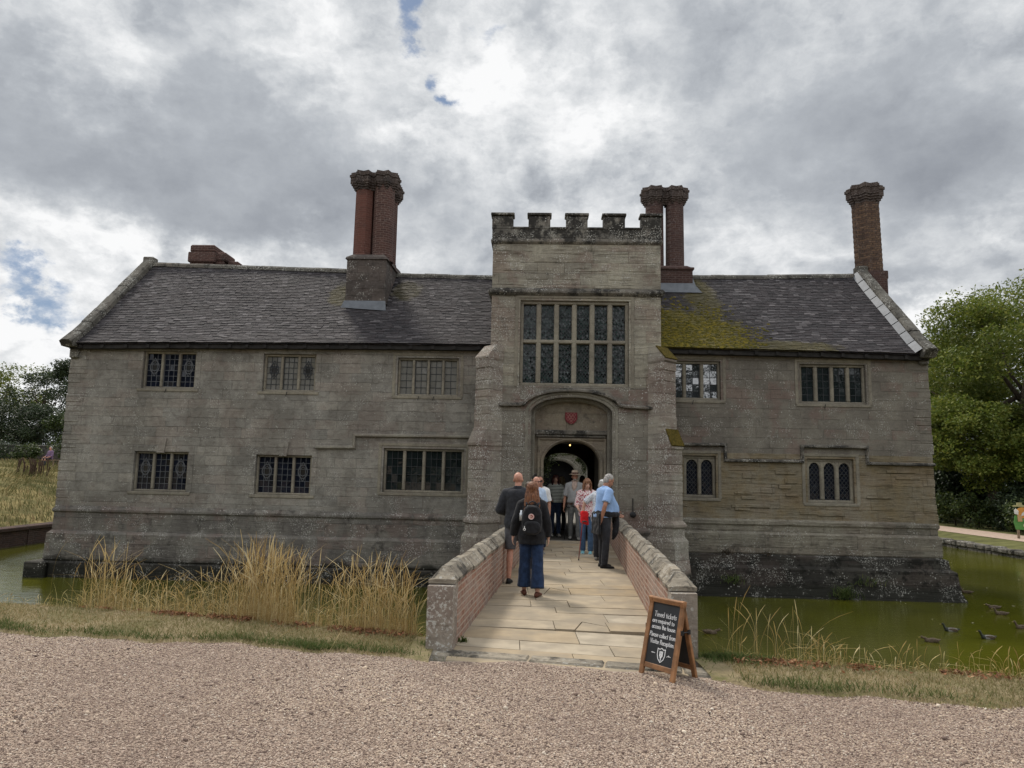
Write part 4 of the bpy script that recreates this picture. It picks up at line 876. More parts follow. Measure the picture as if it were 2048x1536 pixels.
# raised moss cushions over the tiles beside the gatehouse
mr_ = np.random.default_rng(17); mv = B_(); cnt = 0
while cnt < 1500:
    u, f = mr_.uniform(UT1 + .05, 7.6), mr_.beta(1.0, 1.9) * .75; lim = .95 - .85 * max(0, (u - 5.9) / 1.5) - abs(f - .15) * 1.1 + .35 * math.sin(u * 5 + f * 21) * math.sin(f * 33 + u * 2)
    if mr_.uniform() > lim: continue
    p = Vector(roof_p(u, f, .03)); r0 = mr_.uniform(.012, .045); k = 7; rl = mr_.uniform(.6, 1.9); e1, e2, nn = Vector((1, 0, 0)), Vector((0, .74, .67)), Vector((0, -.67, .74))
    ring = [p + e1 * math.cos(2 * math.pi * i / k) * r0 * rl * mr_.uniform(.7, 1.2) + e2 * math.sin(2 * math.pi * i / k) * r0 * mr_.uniform(.7, 1.2) for i in range(k)]
    mv.add(ring + [p + nn * r0 * .55], [(i, (i + 1) % k, k) for i in range(k)]); cnt += 1
moss_o = mv.build('moss', island_mat('moss_cushion', [(0, (.060, .058, .012)), (.5, (.125, .105, .02)), (1, (.21, .165, .03))], .95, .1, 0, .4, 40), house); moss_o['kind'] = 'stuff'
# ------------------------------------------------------------------ ground, water, banks
GX = [-60, -12, -5.39, -3.04, -.83, 1.85, 4.1, 10, 60]; GY = [12, 9.2, 7.83, 7.34, 7.08, 6.42, 5.86, 4.6, 2]
LX = [-60, -12, -5.62, -3.04, -.89, 2.03, 4.45, 10, 60]; LY = [14, 10.4, 9.05, 8.68, 7.85, 7.35, 6.70, 5.4, 3]
gy = lambda x: np.interp(x, GX, GY) + .10 * math.sin(x * 1.7) + .06 * math.sin(x * 4.3 + 1) + .03 * math.sin(x * 11)
ly = lambda x: np.interp(x, LX, LY) + .08 * math.sin(x * 1.3 + 2)
WZ = -1.36
xs = sorted(set([-60, -40, -25, -16] + list(np.arange(-12, 12.01, .12)) + [16, 25, 40, 60]))
b = B_()
for a, c in zip(xs[:-1], xs[1:]):
    ya, yc = gy(a) + .02, gy(c) + .02; st = [-40, -10, 0, 3, 4.5, 5.2]
    pa = [(a, min(y, ya), 0) for y in st] + [(a, ya, 0)]; pc = [(c, min(y, yc), 0) for y in st] + [(c, yc, 0)]
    for i in range(len(pa) - 1):
        if pa[i + 1][1] - pa[i][1] > 1e-4 and pc[i + 1][1] - pc[i][1] > 1e-4: b.quad(pa[i], pc[i], pc[i + 1], pa[i + 1])
structure(b.build('gravel', M_['gravel']))
def lawn_prof(x):
    g, l = gy(x), ly(x); bump_ = .025
    return [(g - .05, -.004), (g + .02, .022), (g + (l - g) * .4, .03), (l - .12, .02), (l + .10, -.05), (l + .45, -.35), (l + .95, -.95), (l + 1.7, -1.75)]
BRL = lambda y: -.54 + .1042 * (y - 7.37)      # inner faces of the bridge parapets
BRR = lambda y: 1.60 + .0889 * (y - 7.1)
b = B_()
for a, c in zip(xs[:-1], xs[1:]):
    if -.76 < (a + c) / 2 < 1.78: continue
    A, C = lawn_prof(a), lawn_prof(c)
    for i in range(len(A) - 1): b.quad((a, *A[i]), (c, *C[i]), (c, *C[i + 1]), (a, *A[i + 1]))
structure(b.build('grass_verge', M_['lawn'], smooth=True))
b = B_()
for i in range(30):
    for j in range(24):
        x0, x1 = -24 + 48 * i / 30, -24 + 48 * (i + 1) / 30; y0, y1 = 5 + 65 * j / 24, 5 + 65 * (j + 1) / 24; b.quad((x0, y0, WZ), (x1, y0, WZ), (x1, y1, WZ), (x0, y1, WZ))
structure(b.build('moat_water', M_['water']))
# west bank: brick revetment and rough grass rising away
tb = B_(); Xs = [-18.75, -18.9, -20, -22, -25, -29, -33, -40, -60, -160]; Zs = [-.72, -.68, -.55, -.1, .55, 1.25, 1.75, 2.0, 2.2, 2.5]
Ys = [-20, 0, 12, 18, 22, 25, 28, 31, 34, 37, 40, 44, 48, 54, 62, 80, 120, 300]
for i in range(len(Xs) - 1):
    for j in range(len(Ys) - 1):
        h = lambda x, z, y: (x, y, z + .10 * math.sin(y * .7 + x) * (1 if x < -19 else 0))
        tb.quad(h(Xs[i + 1], Zs[i + 1], Ys[j]), h(Xs[i], Zs[i], Ys[j]), h(Xs[i], Zs[i], Ys[j + 1]), h(Xs[i + 1], Zs[i + 1], Ys[j + 1]))
structure(tb.build('west_meadow', M_['far_grass'], smooth=True))
rv = B_(); rv.box(-19.1, -18.6, -10, 60, -2, -.78); rv.cbox(-19.15, -18.52, -10, 60, -.78, -.64, .02)
for k in range(20): rv.box(-18.63, -18.56, 8 + k * 2.5, 8.3 + k * 2.5, -2, -.78)
tag(rv.build('moat_wall', M_['brick_moat']), 'dark brick retaining wall of the moat below the rough grass bank', 'wall')
# east bank: low stone wall, mown strip, path
eb = B_()
for (a, za, c, zc_) in ((21.75, -1.08, 23.7, -.86), (25.6, -.80, 90, -.4)): eb.quad((a, -20, za), (c, -20, zc_), (c, 300, zc_), (a, 300, za))
structure(eb.build('east_lawn', M_['far_lawn']))
pb = B_(); pb.quad((23.6, -20, -.852), (25.7, -20, -.792), (25.7, 300, -.792), (23.6, 300, -.852)); structure(pb.build('path', M_['path']))
sw = B_(); y = 18
while y < 60:
    L = random.uniform(.3, .8); h = random.uniform(.18, .26)
    sw.cbox(21.55 - random.uniform(0, .06), 21.95, y, y + L - .02, -2, -1.24, .03); sw.cbox(21.5 - random.uniform(0, .07), 21.98, y + .01, y + L - .03, -1.235, -1.24 + h, .04); y += L
tag(sw.build('moat_wall', M_['coping']), 'low pale rubble edging wall along the grassy right bank', 'wall')
fg = B_(); fg.quad((-160, 58, -.95), (200, 58, -.95), (600, 900, -.5), (-600, 900, -.5)); fg.quad((-600, -900, -.3), (600, -900, -.3), (600, -39.9, -.02), (-600, -39.9, -.02)); structure(fg.build('far_ground', M_['far_lawn']))

# ------------------------------------------------------------------ bridge
bridge = thing('footbridge', 'stone flagged footbridge with brick parapets leading over the moat to the gatehouse', 'bridge', (0, 0, 0))
YF = 19.0
core = B_(); core.add([(BRL(6.9) - .20, 6.95, -1.9), (BRR(6.9) + .20, 6.6, -1.9), (BRR(YF) + .2, 19.1, -1.9), (BRL(YF) - .2, 19.2, -1.9), (BRL(6.9) - .19, 7.22, -.035), (BRR(6.9) + .19, 6.72, -.035), (BRR(YF) + .19, 19.1, -.035), (BRL(YF) - .19, 19.2, -.035)], [(0, 3, 2, 1), (4, 5, 6, 7), (0, 1, 5, 4), (1, 2, 6, 5), (2, 3, 7, 6), (3, 0, 4, 7)])
core.build('bridge_body', M_['flag_joint'], bridge)
def parapet(inner, sgn, y0, label):
    th = .23; wl_ = B_(); N = 14
    ysx = [y0 + (YF + .2 - y0) * i / N for i in range(N + 1)]
    def pt(y, o, z): return (inner(y) + sgn * o, y, z)
    wl_.rings([[pt(y, 0, -1.9), pt(y, th, -1.9), pt(y, th, .64), pt(y, 0, .64)] for y in ysx])
    o = wl_.build('parapet', M_['brick_bridge'], bridge); o['label'] = label
    cp = B_(); y = y0 - .03; first = True
    while y < YF + .1:
        L = random.uniform(.42, .62); j = random.uniform(-.008, .008)
        pr = [(-.022, .64), (-.026, .675), (.075, .79), (th - .075, .79), (th + .026, .675), (th + .022, .64)]
        r0 = [pt(y + .006, q[0] + j, q[1] + j) for q in pr]; r1 = [pt(y + L - .006, q[0] + j, q[1] + j) for q in pr]
        if first:   # hipped end
            r00 = [pt(y, q[0], q[1]) for q in pr[:2]] + [pt(y, .05, .685), pt(y, th - .05, .685)] + [pt(y, q[0], q[1]) for q in pr[4:]]; cp.rings([r00, [pt(y + .16, q[0], q[1]) for q in pr], r1])
        else: cp.rings([r0, r1])
        first = False; y += L
    cp.build('coping', M_['coping_bridge'], o)
    pe = B_(); pe.rings([[pt(y0 - .12, -.012, z), pt(y0 - .12, th + .012, z), pt(y0 + .16, th + .012, z), pt(y0 + .16, -.012, z)] for z in (-1.0, .63)])
    pe.build('pier', M_['pier'], o)
M_['coping_bridge'] = stone_mat('coping_bridge', (.30, .262, .205), (.23, .205, .165), bw=9, bh=9, pink=.05, lichen=.45, dark=.48, erode=.9, mortar=0)
M_['pier'] = stone_mat('pier', (.30, .26, .215), (.24, .21, .18), bw=9, bh=9, pink=.3, lichen=.7, dark=.3, erode=.2, mortar=0)
parapet(BRL, -1, 7.36, 'left brick parapet with weathered coping'); parapet(BRR, 1, 7.2, 'right brick parapet with pale coping')
# flagstones
fb = B_(); y = 6.95; row = 0
while y < YF + .3:
    dep = random.uniform(.34, .60); y1 = min(y + dep, YF + .4); xl, xr = BRL((y + y1) / 2) - .02, BRR((y + y1) / 2) + .02; W_ = xr - xl
    k = random.choice([2, 3, 3, 3, 4]); cuts = sorted([random.uniform(.18, .82) for _ in range(k - 1)]); cuts = [c for i, c in enumerate(cuts) if i == 0 or c - cuts[i - 1] > .15]
    ed = [0] + cuts + [1]
    for a, c in zip(ed[:-1], ed[1:]):
        sk = -.21 if row < 3 else -.10
        def q(fx, yy): x = xl + W_ * fx; return (x, yy + (x - xl) * sk * (1 - min(1, (yy - 6.9) / 8)), 0)
        p = [Vector(q(a, y)), Vector(q(c, y)), Vector(q(c, y1)), Vector(q(a, y1))]
        jx, jy = .004, .004; z = random.gauss(0, .003)
        p = [Vector((p[0].x + jx, p[0].y + jy, z)), Vector((p[1].x - jx, p[1].y + jy, z + random.gauss(0, .003))), Vector((p[2].x - jx, p[2].y - jy, z)), Vector((p[3].x + jx, p[3].y - jy, z + random.gauss(0, .002)))]
        if row in (3, 8) and len(ed) > 2 and a == ed[1]:     # broken slabs: two or three odd pieces, sunk
            m0 = p[0].lerp(p[1], .35); m1 = p[3].lerp(p[2], .55); m2 = p[1].lerp(p[2], .5)
            for poly in ([p[0], m0, m1, p[3]], [m0 + Vector((.012, 0, -.008)), p[1] + Vector((0, 0, -.012)), m2, m1 + Vector((.012, 0, -.006))], [m2 + Vector((0, .012, 0)), p[2], m1 + Vector((.02, 0, 0))]):
                lo = [Vector((v.x, v.y, v.z - .04)) for v in poly]; fb.rings([lo, poly], True)
        else:
            lo = [Vector((v.x, v.y, v.z - .04)) for v in p]; fb.rings([lo, p], True)
    y = y1; row += 1
fb.build('paving', M_['flag'], bridge)
kb = B_(); kx = [-1.02, .22, .92, 1.62, 2.05]; K0 = Vector((-.8, 7.27)); K1 = Vector((1.75, 6.74))
for a, c in zip(kx[:-1], kx[1:]):
    f0, f1 = (a + .8) / 2.55, (c + .8) / 2.55; P0, P1 = K0.lerp(K1, f0), K0.lerp(K1, f1); d = (P1 - P0).normalized(); nn = Vector((-d.y, d.x))
    Mx = Matrix(((d.x, nn.x, 0, P0.x), (d.y, nn.y, 0, P0.y), (0, 0, 1, 0), (0, 0, 0, 1))); L = (P1 - P0).length
    kb.cbox(.006, L - .006, -.12, .09, -.08, .012 + random.uniform(-.006, .006), .018, Mx)
kb.build('kerb', M_['kerb_stone'] if 'kerb_stone' in M_ else M_['coping_bridge'], bridge)

# ------------------------------------------------------------------ vegetation
def blades(name, P, H, W, lean, mat, segs=3, parent=None, az=None, curl=None, head=None):
    N = len(P); az = rng.uniform(0, 2 * np.pi, N) if az is None else az; side = rng.uniform(0, np.pi, N)
    dx, dy = np.cos(az), np.sin(az); sx, sy = np.cos(side), np.sin(side); curl = np.full(N, 1.8) if curl is None else curl
    Vs = []
    for k in range(segs + 1):
        t = k / segs; bend = lean * H * t ** curl; z = H * (t - .35 * (lean * t) ** 2 * .9)
        w_ = W * (1 - t) ** .6 * .5 if head is None else np.where(t > .72, W * (.5 + head * math.sin(math.pi * min(1, (t - .72) / .28)) ), W * .5 * (1 - .3 * t))
        c = np.stack([P[:, 0] + dx * bend, P[:, 1] + dy * bend, P[:, 2] + z], 1)
        off = np.stack([sx * w_, sy * w_, np.zeros(N)], 1); Vs += [c - off, c + off]
    V = np.stack(Vs, 1).reshape(-1, 3); k2 = 2 * (segs + 1); base = np.arange(N) * k2
    F = np.concatenate([np.stack([base + 2 * k, base + 2 * k + 1, base + 2 * k + 3, base + 2 * k + 2], 1) for k in range(segs)])
    return mesh_np(name, V, F, mat, parent)
vgy, vly = np.vectorize(gy), np.vectorize(ly)
def lawn_z(x, y):
    g, l = vgy(x), vly(x); return np.where(y < l + .1, np.interp((y - g) / np.maximum(l - g, .1), [-.1, 0, .4, .9, 1.0], [0, .02, .03, .02, -.03]), np.interp(y - l, [.10, .45, .95, 1.7], [-.05, -.35, -.95, -1.75]))
# short dry turf of the verge
N = 80000; x = rng.uniform(-8.2, 8.0, N); f = rng.beta(1.0, 1.0, N); y = vgy(x) - .05 + (vly(x) - vgy(x) + .2) * f + rng.normal(0, .03, N)
keep = ~((x > -.95) & (x < 2.05)); x, y = x[keep], y[keep]
stuff(blades('short_grass', np.stack([x, y, lawn_z(x, y) - .004], 1), rng.gamma(3, .008, len(x)) + .008, rng.uniform(.004, .009, len(x)), rng.uniform(.2, 1.2, len(x)), M_['short_grass'], 2), 'short dry grass on the verge between gravel and moat', 'grass')
# greener tufts along the gravel edge
cl = []
for (cx, k, sd) in ((-5.3, 700, .25), (-4.2, 450, .3), (-3.6, 300, .25), (-2.4, 700, .35), (-1.9, 1200, .20), (-1.25, 600, .25), (2.5, 400, .25), (3.3, 250, .3), (-3.0, 250, .2)):
    xx = rng.normal(cx, sd, k); yy = vgy(xx) + np.abs(rng.normal(.03, .12, k)); cl.append(np.stack([xx, yy], 1))
for (cx, cy, k, sd) in ((-.72, 7.42, 500, .07), (2.13, 7.22, 1600, .13), (2.35, 7.15, 900, .15), (1.53, 7.9, 80, .02)):
    cl.append(np.stack([rng.normal(cx, sd, k), rng.normal(cy, sd * .8, k)], 1))
cl = np.concatenate(cl)
stuff(blades('grass_tufts', np.concatenate([cl, lawn_z(cl[:, 0], cl[:, 1])[:, None]], 1), rng.uniform(.015, .07, len(cl)) * np.where(cl[:, 0] > 1.9, 1.6, 1), rng.uniform(.004, .010, len(cl)), rng.uniform(.2, 1.4, len(cl)), M_['green_grass'], 2), 'low green weeds along the gravel edge', 'grass')
# tall dry reeds
P = []; Hh = []; Ln = []
def clump(cx, k, sdx, h, dyl=.05, sdy=.16, lean=.18):
    xx = rng.normal(cx, sdx, k); yy = vly(xx) + dyl + rng.normal(0.05, sdy, k); P.append(np.stack([xx, yy, lawn_z(xx, yy)], 1)); Hh.append(h * (1.0 if cx < 1 else .88) * rng.beta(3, 1.6, k) * 1.08); Ln.append(np.abs(rng.normal(0, lean, k)))
clump(-5.05, 120, .17, .90, lean=.22); clump(-4.75, 60, .15, .55, lean=.3)
for cx in np.arange(-4.5, -3.2, .11): clump(cx, 21, .12, .60, lean=.5)
clump(-2.85, 330, .22, .98, lean=.14); clump(-2.55, 170, .16, .85, lean=.14); clump(-3.2, 120, .18, .78, lean=.3)
clump(-1.55, 260, .22, .88, lean=.22); clump(-1.2, 140, .13, .80, lean=.25); clump(-1.95, 90, .16, .68, lean=.5); clump(-.98, 60, .08, .62, lean=.4)
for cx in np.arange(-5.3, -.9, .06): clump(cx, 11, .06, .28, lean=.6)
for cx, k, h in ((2.28, 12, .66), (2.45, 10, .80), (2.62, 14, .56), (2.86, 14, .72), (3.05, 34, .42), (3.25, 26, .34), (3.55, 11, .36), (3.85, 10, .38), (4.1, 12, .30), (4.35, 14, .38), (4.65, 13, .32), (4.75, 30, .24), (5.0, 12, .3), (5.3, 12, .35)): clump(cx, k, .09, h, .0, .07, .33)
for cx in np.arange(2.3, 5.4, .07): clump(cx, 7, .05, .14, -.04, .05, .6)
for cx in np.arange(-9, -5.2, .15): clump(cx, 6, .1, .16, -.04, .05, .6)
P = np.concatenate(P); Hh = np.concatenate(Hh); Ln = np.concatenate(Ln)
k = ~((P[:, 0] > -1.0) & (P[:, 0] < 2.12)); P, Hh, Ln = P[k], Hh[k], Ln[k]
stuff(blades('tall_grass', P, Hh, rng.uniform(.0026, .0044, len(P)), Ln * np.where(rng.uniform(0, 1, len(P)) < .3, 3.2, 1.5), M_['dry_grass'], 8, curl=rng.uniform(2.0, 5.5, len(P)), head=.8), 'tall golden dry grass standing along the moat edge', 'grass')
b2n = 2600; k = rng.choice(len(P), b2n); LP = P[k] + np.concatenate([rng.normal(0, .04, (b2n, 2)), np.zeros((b2n, 1))], 1)
stuff(blades('grass_leaves', LP, Hh[k] * rng.uniform(.25, .55, b2n), rng.uniform(.0026, .0046, b2n), rng.uniform(.3, 1.3, b2n), M_['dry_grass'], 4), 'dry arching leaves among the tall grass', 'grass')
# fallen leaves
def leaf_quads(name, P, S, mat, nrm_up=.6, parent=None, asp=.7):
    N = len(P); nv = rng.normal(0, 1, (N, 3)); nv[:, 2] += nrm_up * 2 * np.sign(rng.uniform(-.2, 1, N)); nv /= np.linalg.norm(nv, axis=1)[:, None]
    a = np.cross(nv, rng.normal(0, 1, (N, 3))); a /= np.linalg.norm(a, axis=1)[:, None]; c = np.cross(nv, a); S = S[:, None]
    V = np.stack([P - a * S, P - c * S * asp * .8 + nv * S * .15, P + a * S, P + c * S * asp * .8 + nv * S * .15], 1).reshape(-1, 3); F = np.arange(N * 4).reshape(N, 4)
    return mesh_np(name, V, F, mat, parent)
Lx = []; 
for x0, x1, k, w_ in ((-5.2, -4.55, 160, .03), (-4.6, -2.9, 1500, .05), (-3.0, -.9, 2300, .06), (2.15, 2.75, 600, .07), (2.7, 3.7, 800, .06), (3.7, 4.5, 320, .05), (4.5, 6, 220, .06)):
    xx = rng.uniform(x0, x1, k); gate = np.sin(xx * 3.1) + np.sin(xx * 7.7 + 1) + .8 * np.sin(xx * 17 + 2) + rng.normal(0, .8, k); xx = xx[gate > .1]; k = len(xx); yy = vly(xx) - .13 + rng.normal(0, w_ * 1.5, k); Lx.append(np.stack([xx, yy, lawn_z(xx, yy) + rng.uniform(.008, .04, k)], 1))
Lx = np.concatenate(Lx); stuff(leaf_quads('fallen_leaves', Lx, rng.uniform(.010, .026, len(Lx)), M_['leaf_litter'], .8), 'rust brown fallen leaves drifted along the foot of the tall grass', 'leaves')
k = 36; xx = np.concatenate([rng.uniform(-4.5, 4, k), [.45, -.03]]); yy = np.concatenate([rng.uniform(4.6, 7, k), [7.5, 4.7]])
stuff(leaf_quads('loose_leaves', np.stack([xx, yy, np.full(len(xx), .022)], 1), rng.uniform(.006, .014, len(xx)), M_['leaf_litter'], 3), 'a few dry leaves scattered over the gravel', 'leaves')
# pebbles of the gravel
def pebbles(name, N, ylo, yhi, smin, smax):
    t = (1 + 5 ** .5) / 2; iv = np.array([(-1, t, 0), (1, t, 0), (-1, -t, 0), (1, -t, 0), (0, -1, t), (0, 1, t), (0, -1, -t), (0, 1, -t), (t, 0, -1), (t, 0, 1), (-t, 0, -1), (-t, 0, 1)], float); iv /= np.linalg.norm(iv[0])
    iF = np.array([(0, 11, 5), (0, 5, 1), (0, 1, 7), (0, 7, 10), (0, 10, 11), (1, 5, 9), (5, 11, 4), (11, 10, 2), (10, 7, 6), (7, 1, 8), (3, 9, 4), (3, 4, 2), (3, 2, 6), (3, 6, 8), (3, 8, 9), (4, 9, 5), (2, 4, 11), (6, 2, 10), (8, 6, 7), (9, 8, 1)])
    y = rng.uniform(ylo, yhi, N) ; x = rng.uniform(-1, 1, N) * (.82 * y + .3); k = y < vgy(x) - .03; k &= ~((y > 6.55) & (x > -.9) & (x < 1.9) & (y > 7.2 - .21 * (x + .8))); x, y = x[k], y[k]; N = len(x)
    s = smin + (smax - smin) * rng.beta(1.3, 4, N); ax = s[:, None] * rng.uniform([.8, .6, .45], [1.25, 1.0, .75], (N, 3)); th = rng.uniform(0, 2 * np.pi, N); tl = rng.normal(0, .35, N)
    v = iv[None] * ax[:, None, :] * (1 + rng.normal(0, .10, (N, 12, 1)))
    X = v[..., 0] * np.cos(th)[:, None] - v[..., 1] * np.sin(th)[:, None]; Y = v[..., 0] * np.sin(th)[:, None] + v[..., 1] * np.cos(th)[:, None]; Z = v[..., 2] + X * tl[:, None] * .5
    V = np.stack([X + x[:, None], Y + y[:, None], Z + (ax[:, 2] * .45)[:, None]], 2).reshape(-1, 3); F = (iF[None] + (np.arange(N) * 12)[:, None, None]).reshape(-1, 3)
    return mesh_np(name, V, F, M_['pebble'], smooth=True)
stuff(pebbles('pebbles', 185000, 4.1, 7.9, .0036, .0125), 'small mixed pebbles covering the gravel drive', 'gravel')
stuff(pebbles('large_pebbles', 420, 4.1, 7.2, .012, .032), 'larger smooth pebbles scattered on the gravel drive', 'gravel')

# ------------------------------------------------------------------ trees and shrubs
def tree(name, label, cat, loc, h, rad, trunk_r, mat, nleaf, leaf, crown0=.2, lumps=26, group=None, flat=.85, seed=1, limb=7, gap=.5, elong=1.0, lumpscale=.42):
    global rng, random
    r_ = np.random.default_rng(seed); rd = random.Random(seed)
    t = thing(name, label, cat, loc, 0, group)
    tb = B_(); ht = h * (crown0 + .42); pts = [(rd.uniform(-.15, .15) * i * .4, rd.uniform(-.15, .15) * i * .4, ht * i / 5) for i in range(6)]
    tb.tube(pts, [trunk_r * (1.25 if i == 0 else 1 - .13 * i) for i in range(6)], 9)
    cz = h * (crown0 + (1 - crown0) / 2); hz = h * (1 - crown0) / 2
    C = []; Rr = []
    for i in range(lumps):
        q = r_.normal(0, 1, 3); q /= np.linalg.norm(q); rr = r_.uniform(.45, .86)
        c = np.array([q[0] * rad * rr, q[1] * rad * rr, cz + q[2] * hz * rr * elong]); C.append(c); Rr.append(rad * lumpscale * r_.uniform(.65, 1.1))
    for i in range(limb):
        c = C[rd.randrange(lumps)]; k = rd.uniform(.45, .95); s = Vector(pts[2]).lerp(Vector(pts[5]), k); e = Vector(c); mid = s.lerp(e, .5) + Vector((0, 0, -.06 * h)); tb.tube([s, mid, e], [trunk_r * .42, trunk_r * .26, trunk_r * .08], 6)
    tb.build('trunk', M_['bark'], t, smooth=True)
    per = nleaf // lumps; Ps = []
    for c, rr in zip(C, Rr):
        q = r_.normal(0, 1, (per, 3)); q /= np.linalg.norm(q, axis=1)[:, None]; d = rr * r_.uniform(0, 1, per) ** .40; sprig = r_.normal(0, rr * .05, (per, 3))
        # leaves hang in layered sprays with gaps between
        ph = np.sin(q[:, 0] * 5 + c[0] * 3) + np.sin(q[:, 1] * 6 + c[1]) + np.sin(q[:, 2] * 8 + c[2] * 2); keep = ph > -1.2 + gap * r_.uniform(0, 1.4, per)
        Pq = c + q * d[:, None] * np.array([1.1, 1.1, flat]) + sprig; Ps.append(Pq[keep])
    Ps = np.concatenate(Ps); sv = rng; rng = r_
    leaf_quads('crown', Ps, leaf * r_.uniform(.6, 1.25, len(Ps)), mat, .55, t); rng = sv
    return t
# right bank
tree('sycamore_tree', 'big sycamore with bright green layered foliage at the right edge', 'tree', (32.6, 45, -.8), 17.6, 7.6, .42, M_['leaf_syc'], 120000, .105, .10, 80, seed=3, lumpscale=.27, gap=1.1, flat=.6, limb=16)
tree('sycamore_tree', 'sycamore with low sweeping green branches close to the house corner', 'tree', (28.6, 42.5, -.8), 9.2, 4.6, .3, M_['leaf_syc'], 70000, .095, .16, 50, seed=5, lumpscale=.30, gap=1.1, flat=.6)
tree('ash_tree', 'tall thin-crowned tree with yellowing leaves behind the sycamores', 'tree', (37.0, 60, -.8), 17.0, 5.2, .3, M_['leaf_yellow'], 30000, .11, .25, 30, seed=8, gap=1.5, lumpscale=.30)
tree('ash_tree', 'smaller yellow-green tree just right of the house end', 'tree', (33.6, 58, -.8), 14.0, 4.2, .3, M_['leaf_yellow'], 34000, .105, .15, 28, seed=11, gap=1.0, lumpscale=.34)
tree('lime_tree', 'dense green tree filling the gap behind the sycamores', 'tree', (40.5, 56, -.8), 17.5, 6.2, .4, M_['leaf_syc'], 50000, .13, .1, 50, seed=12, gap=.8, lumpscale=.30)
for i, (x, y, h, r_, s) in enumerate([(28.4, 47.5, 5.2, 3.0, 21), (32.6, 51, 6.0, 3.4, 22), (36.8, 49, 6.4, 3.6, 23), (31.4, 44.6, 4.4, 2.6, 24), (26.9, 52, 5, 2.8, 25), (34.5, 43.5, 5.0, 2.8, 26)]):
    tree('holly_tree', ['dark holly behind the shrubs nearest the house', 'dark holly under the middle of the big sycamore', 'dark holly at the back right of the wood', 'low dark holly among the sycamore stems', 'dark holly half hidden by the house corner', 'dark holly at the right edge behind the shrubs'][i], 'tree', (x, y, -.8), h, r_, .15, M_['leaf_dark'], 16000, .11, .02, 20, group='dark hollies under the right-hand trees', seed=s, gap=.1, lumpscale=.5)
for i, (x, y, h, r_, s, mm) in enumerate([(26.9, 43.4, 2.1, 1.25, 31, 'leaf_shrub'), (26.9, 41.2, 2.0, 1.2, 32, 'leaf_shrub'), (27.3, 39.0, 2.0, 1.25, 33, 'leaf_dark'), (26.8, 37.2, 1.75, 1.15, 34, 'leaf_shrub'), (26.9, 35.5, 1.9, 1.15, 35, 'leaf_dark'), (28.3, 40.2, 2.8, 1.5, 36, 'leaf_dark'), (28.8, 37.4, 2.9, 1.6, 37, 'leaf_dark'), (28.0, 34.6, 3.2, 1.6, 38, 'leaf_dark')]):
    tree('laurel_shrub', ['yellow-green shrub beside the house corner, farthest along the path', 'leafy green shrub second along the path from the house', 'dark shrub in the middle of the path-side row', 'rounded green shrub before the painted board', 'dark shrub right behind the painted board', 'tall dark shrub behind the second green one', 'tall dark shrub behind the rounded green one', 'tall dark shrub at the right picture edge'][i], 'shrub', (x, y, -.8), h, r_, .05, M_[mm], 3200, .085, .0, 14, group='shrubs along the right-hand path', seed=s, gap=.1, lumpscale=.5)
# left background
tree('oak_tree', 'pale green tree with open crown at the left picture edge', 'tree', (-84.5, 118, 2.3), 17.2, 6.8, .45, M_['leaf_syc'], 16000, .19, .30, 26, seed=41, gap=1.0, lumpscale=.34)
tree('hawthorn_tree', 'thin dark tree with sky showing through, beside the house wall', 'tree', (-75.2, 114, 2.3), 16.6, 6.4, .34, M_['leaf_blue'], 11000, .19, .2, 34, seed=46, gap=1.8, lumpscale=.22, limb=14)
tree('hawthorn_tree', 'dark feathery tree touching the house corner', 'tree', (-68.4, 110, 2.3), 17.2, 4.9, .34, M_['leaf_blue'], 14000, .19, .15, 30, seed=43, gap=1.2, lumpscale=.28)
for i, (x, y, z, h, r_, s, mm) in enumerate([(-40.2, 56.5, 1.9, 5.4, 2.7, 51, 'leaf_dark'), (-36.9, 56.5, 1.9, 4.8, 1.9, 52, 'leaf_blue'), (-43.8, 57, 1.9, 5.6, 2.8, 53, 'leaf_blue'), (-34.2, 55.5, 1.9, 4.6, 1.8, 54, 'leaf_shrub'), (-41.0, 60, 1.9, 5.4, 2.2, 55, 'leaf_blue')]):
    x, y, h, r_, z = x * 1.6, y * 1.6, 1.75 + (z + h - 1.75) * 1.6 - 2.2, r_ * 1.6, 2.2
    tree('garden_shrub', ['large black-green holly above the garden wall', 'grey-green bush above the middle of the garden wall', 'blue-green bush at the left picture edge', 'green bush next to the house corner', 'tall grey-green bush behind the black-green holly'][i], 'shrub', (x, y, z), h, r_, .12, M_[mm], 12000, .13, .02, 20, seed=s, gap=.3, lumpscale=.45, group='bushes behind the garden wall')
for i, (x, y, z, h, r_, s) in enumerate([(-37.2, 51.6, 1.7, 2.0, 1.6, 61), (-34.6, 51.2, 1.7, 1.5, .9, 62), (-31.6, 50.6, 1.7, 2.2, .8, 63)]):
    tree('garden_shrub', ['grey-leaved bush hanging over the garden wall at the left edge', 'wispy bush in front of the garden wall', 'narrow dark bush between the garden wall and the house'][i], 'shrub', (x, y, z), h, r_, .05, M_['leaf_shrub' if i else 'leaf_blue'], 2400, .08, .0, 12, seed=s, gap=.5, lumpscale=.5)
gw = B_(); gw.box(-46, -29, 52.4, 52.8, 1.2, 3.0); gw.cbox(-46.05, -28.9, 52.33, 52.87, 3.0, 3.12, .03); tag(gw.build('garden_wall', stone_mat('rubble', (.12, .115, .10), (.085, .08, .07), bw=.45, bh=.2, dark=.5, lichen=.4)), 'old rubble garden wall beyond the rough grass on the left', 'wall')
tree('conifer', 'evergreen whose top shows above the ridge right of the paired chimney', 'tree', (9.2, 34, -.8), 11.8, 1.4, .2, M_['leaf_shrub'], 4000, .10, .3, 16, seed=71, gap=.3)
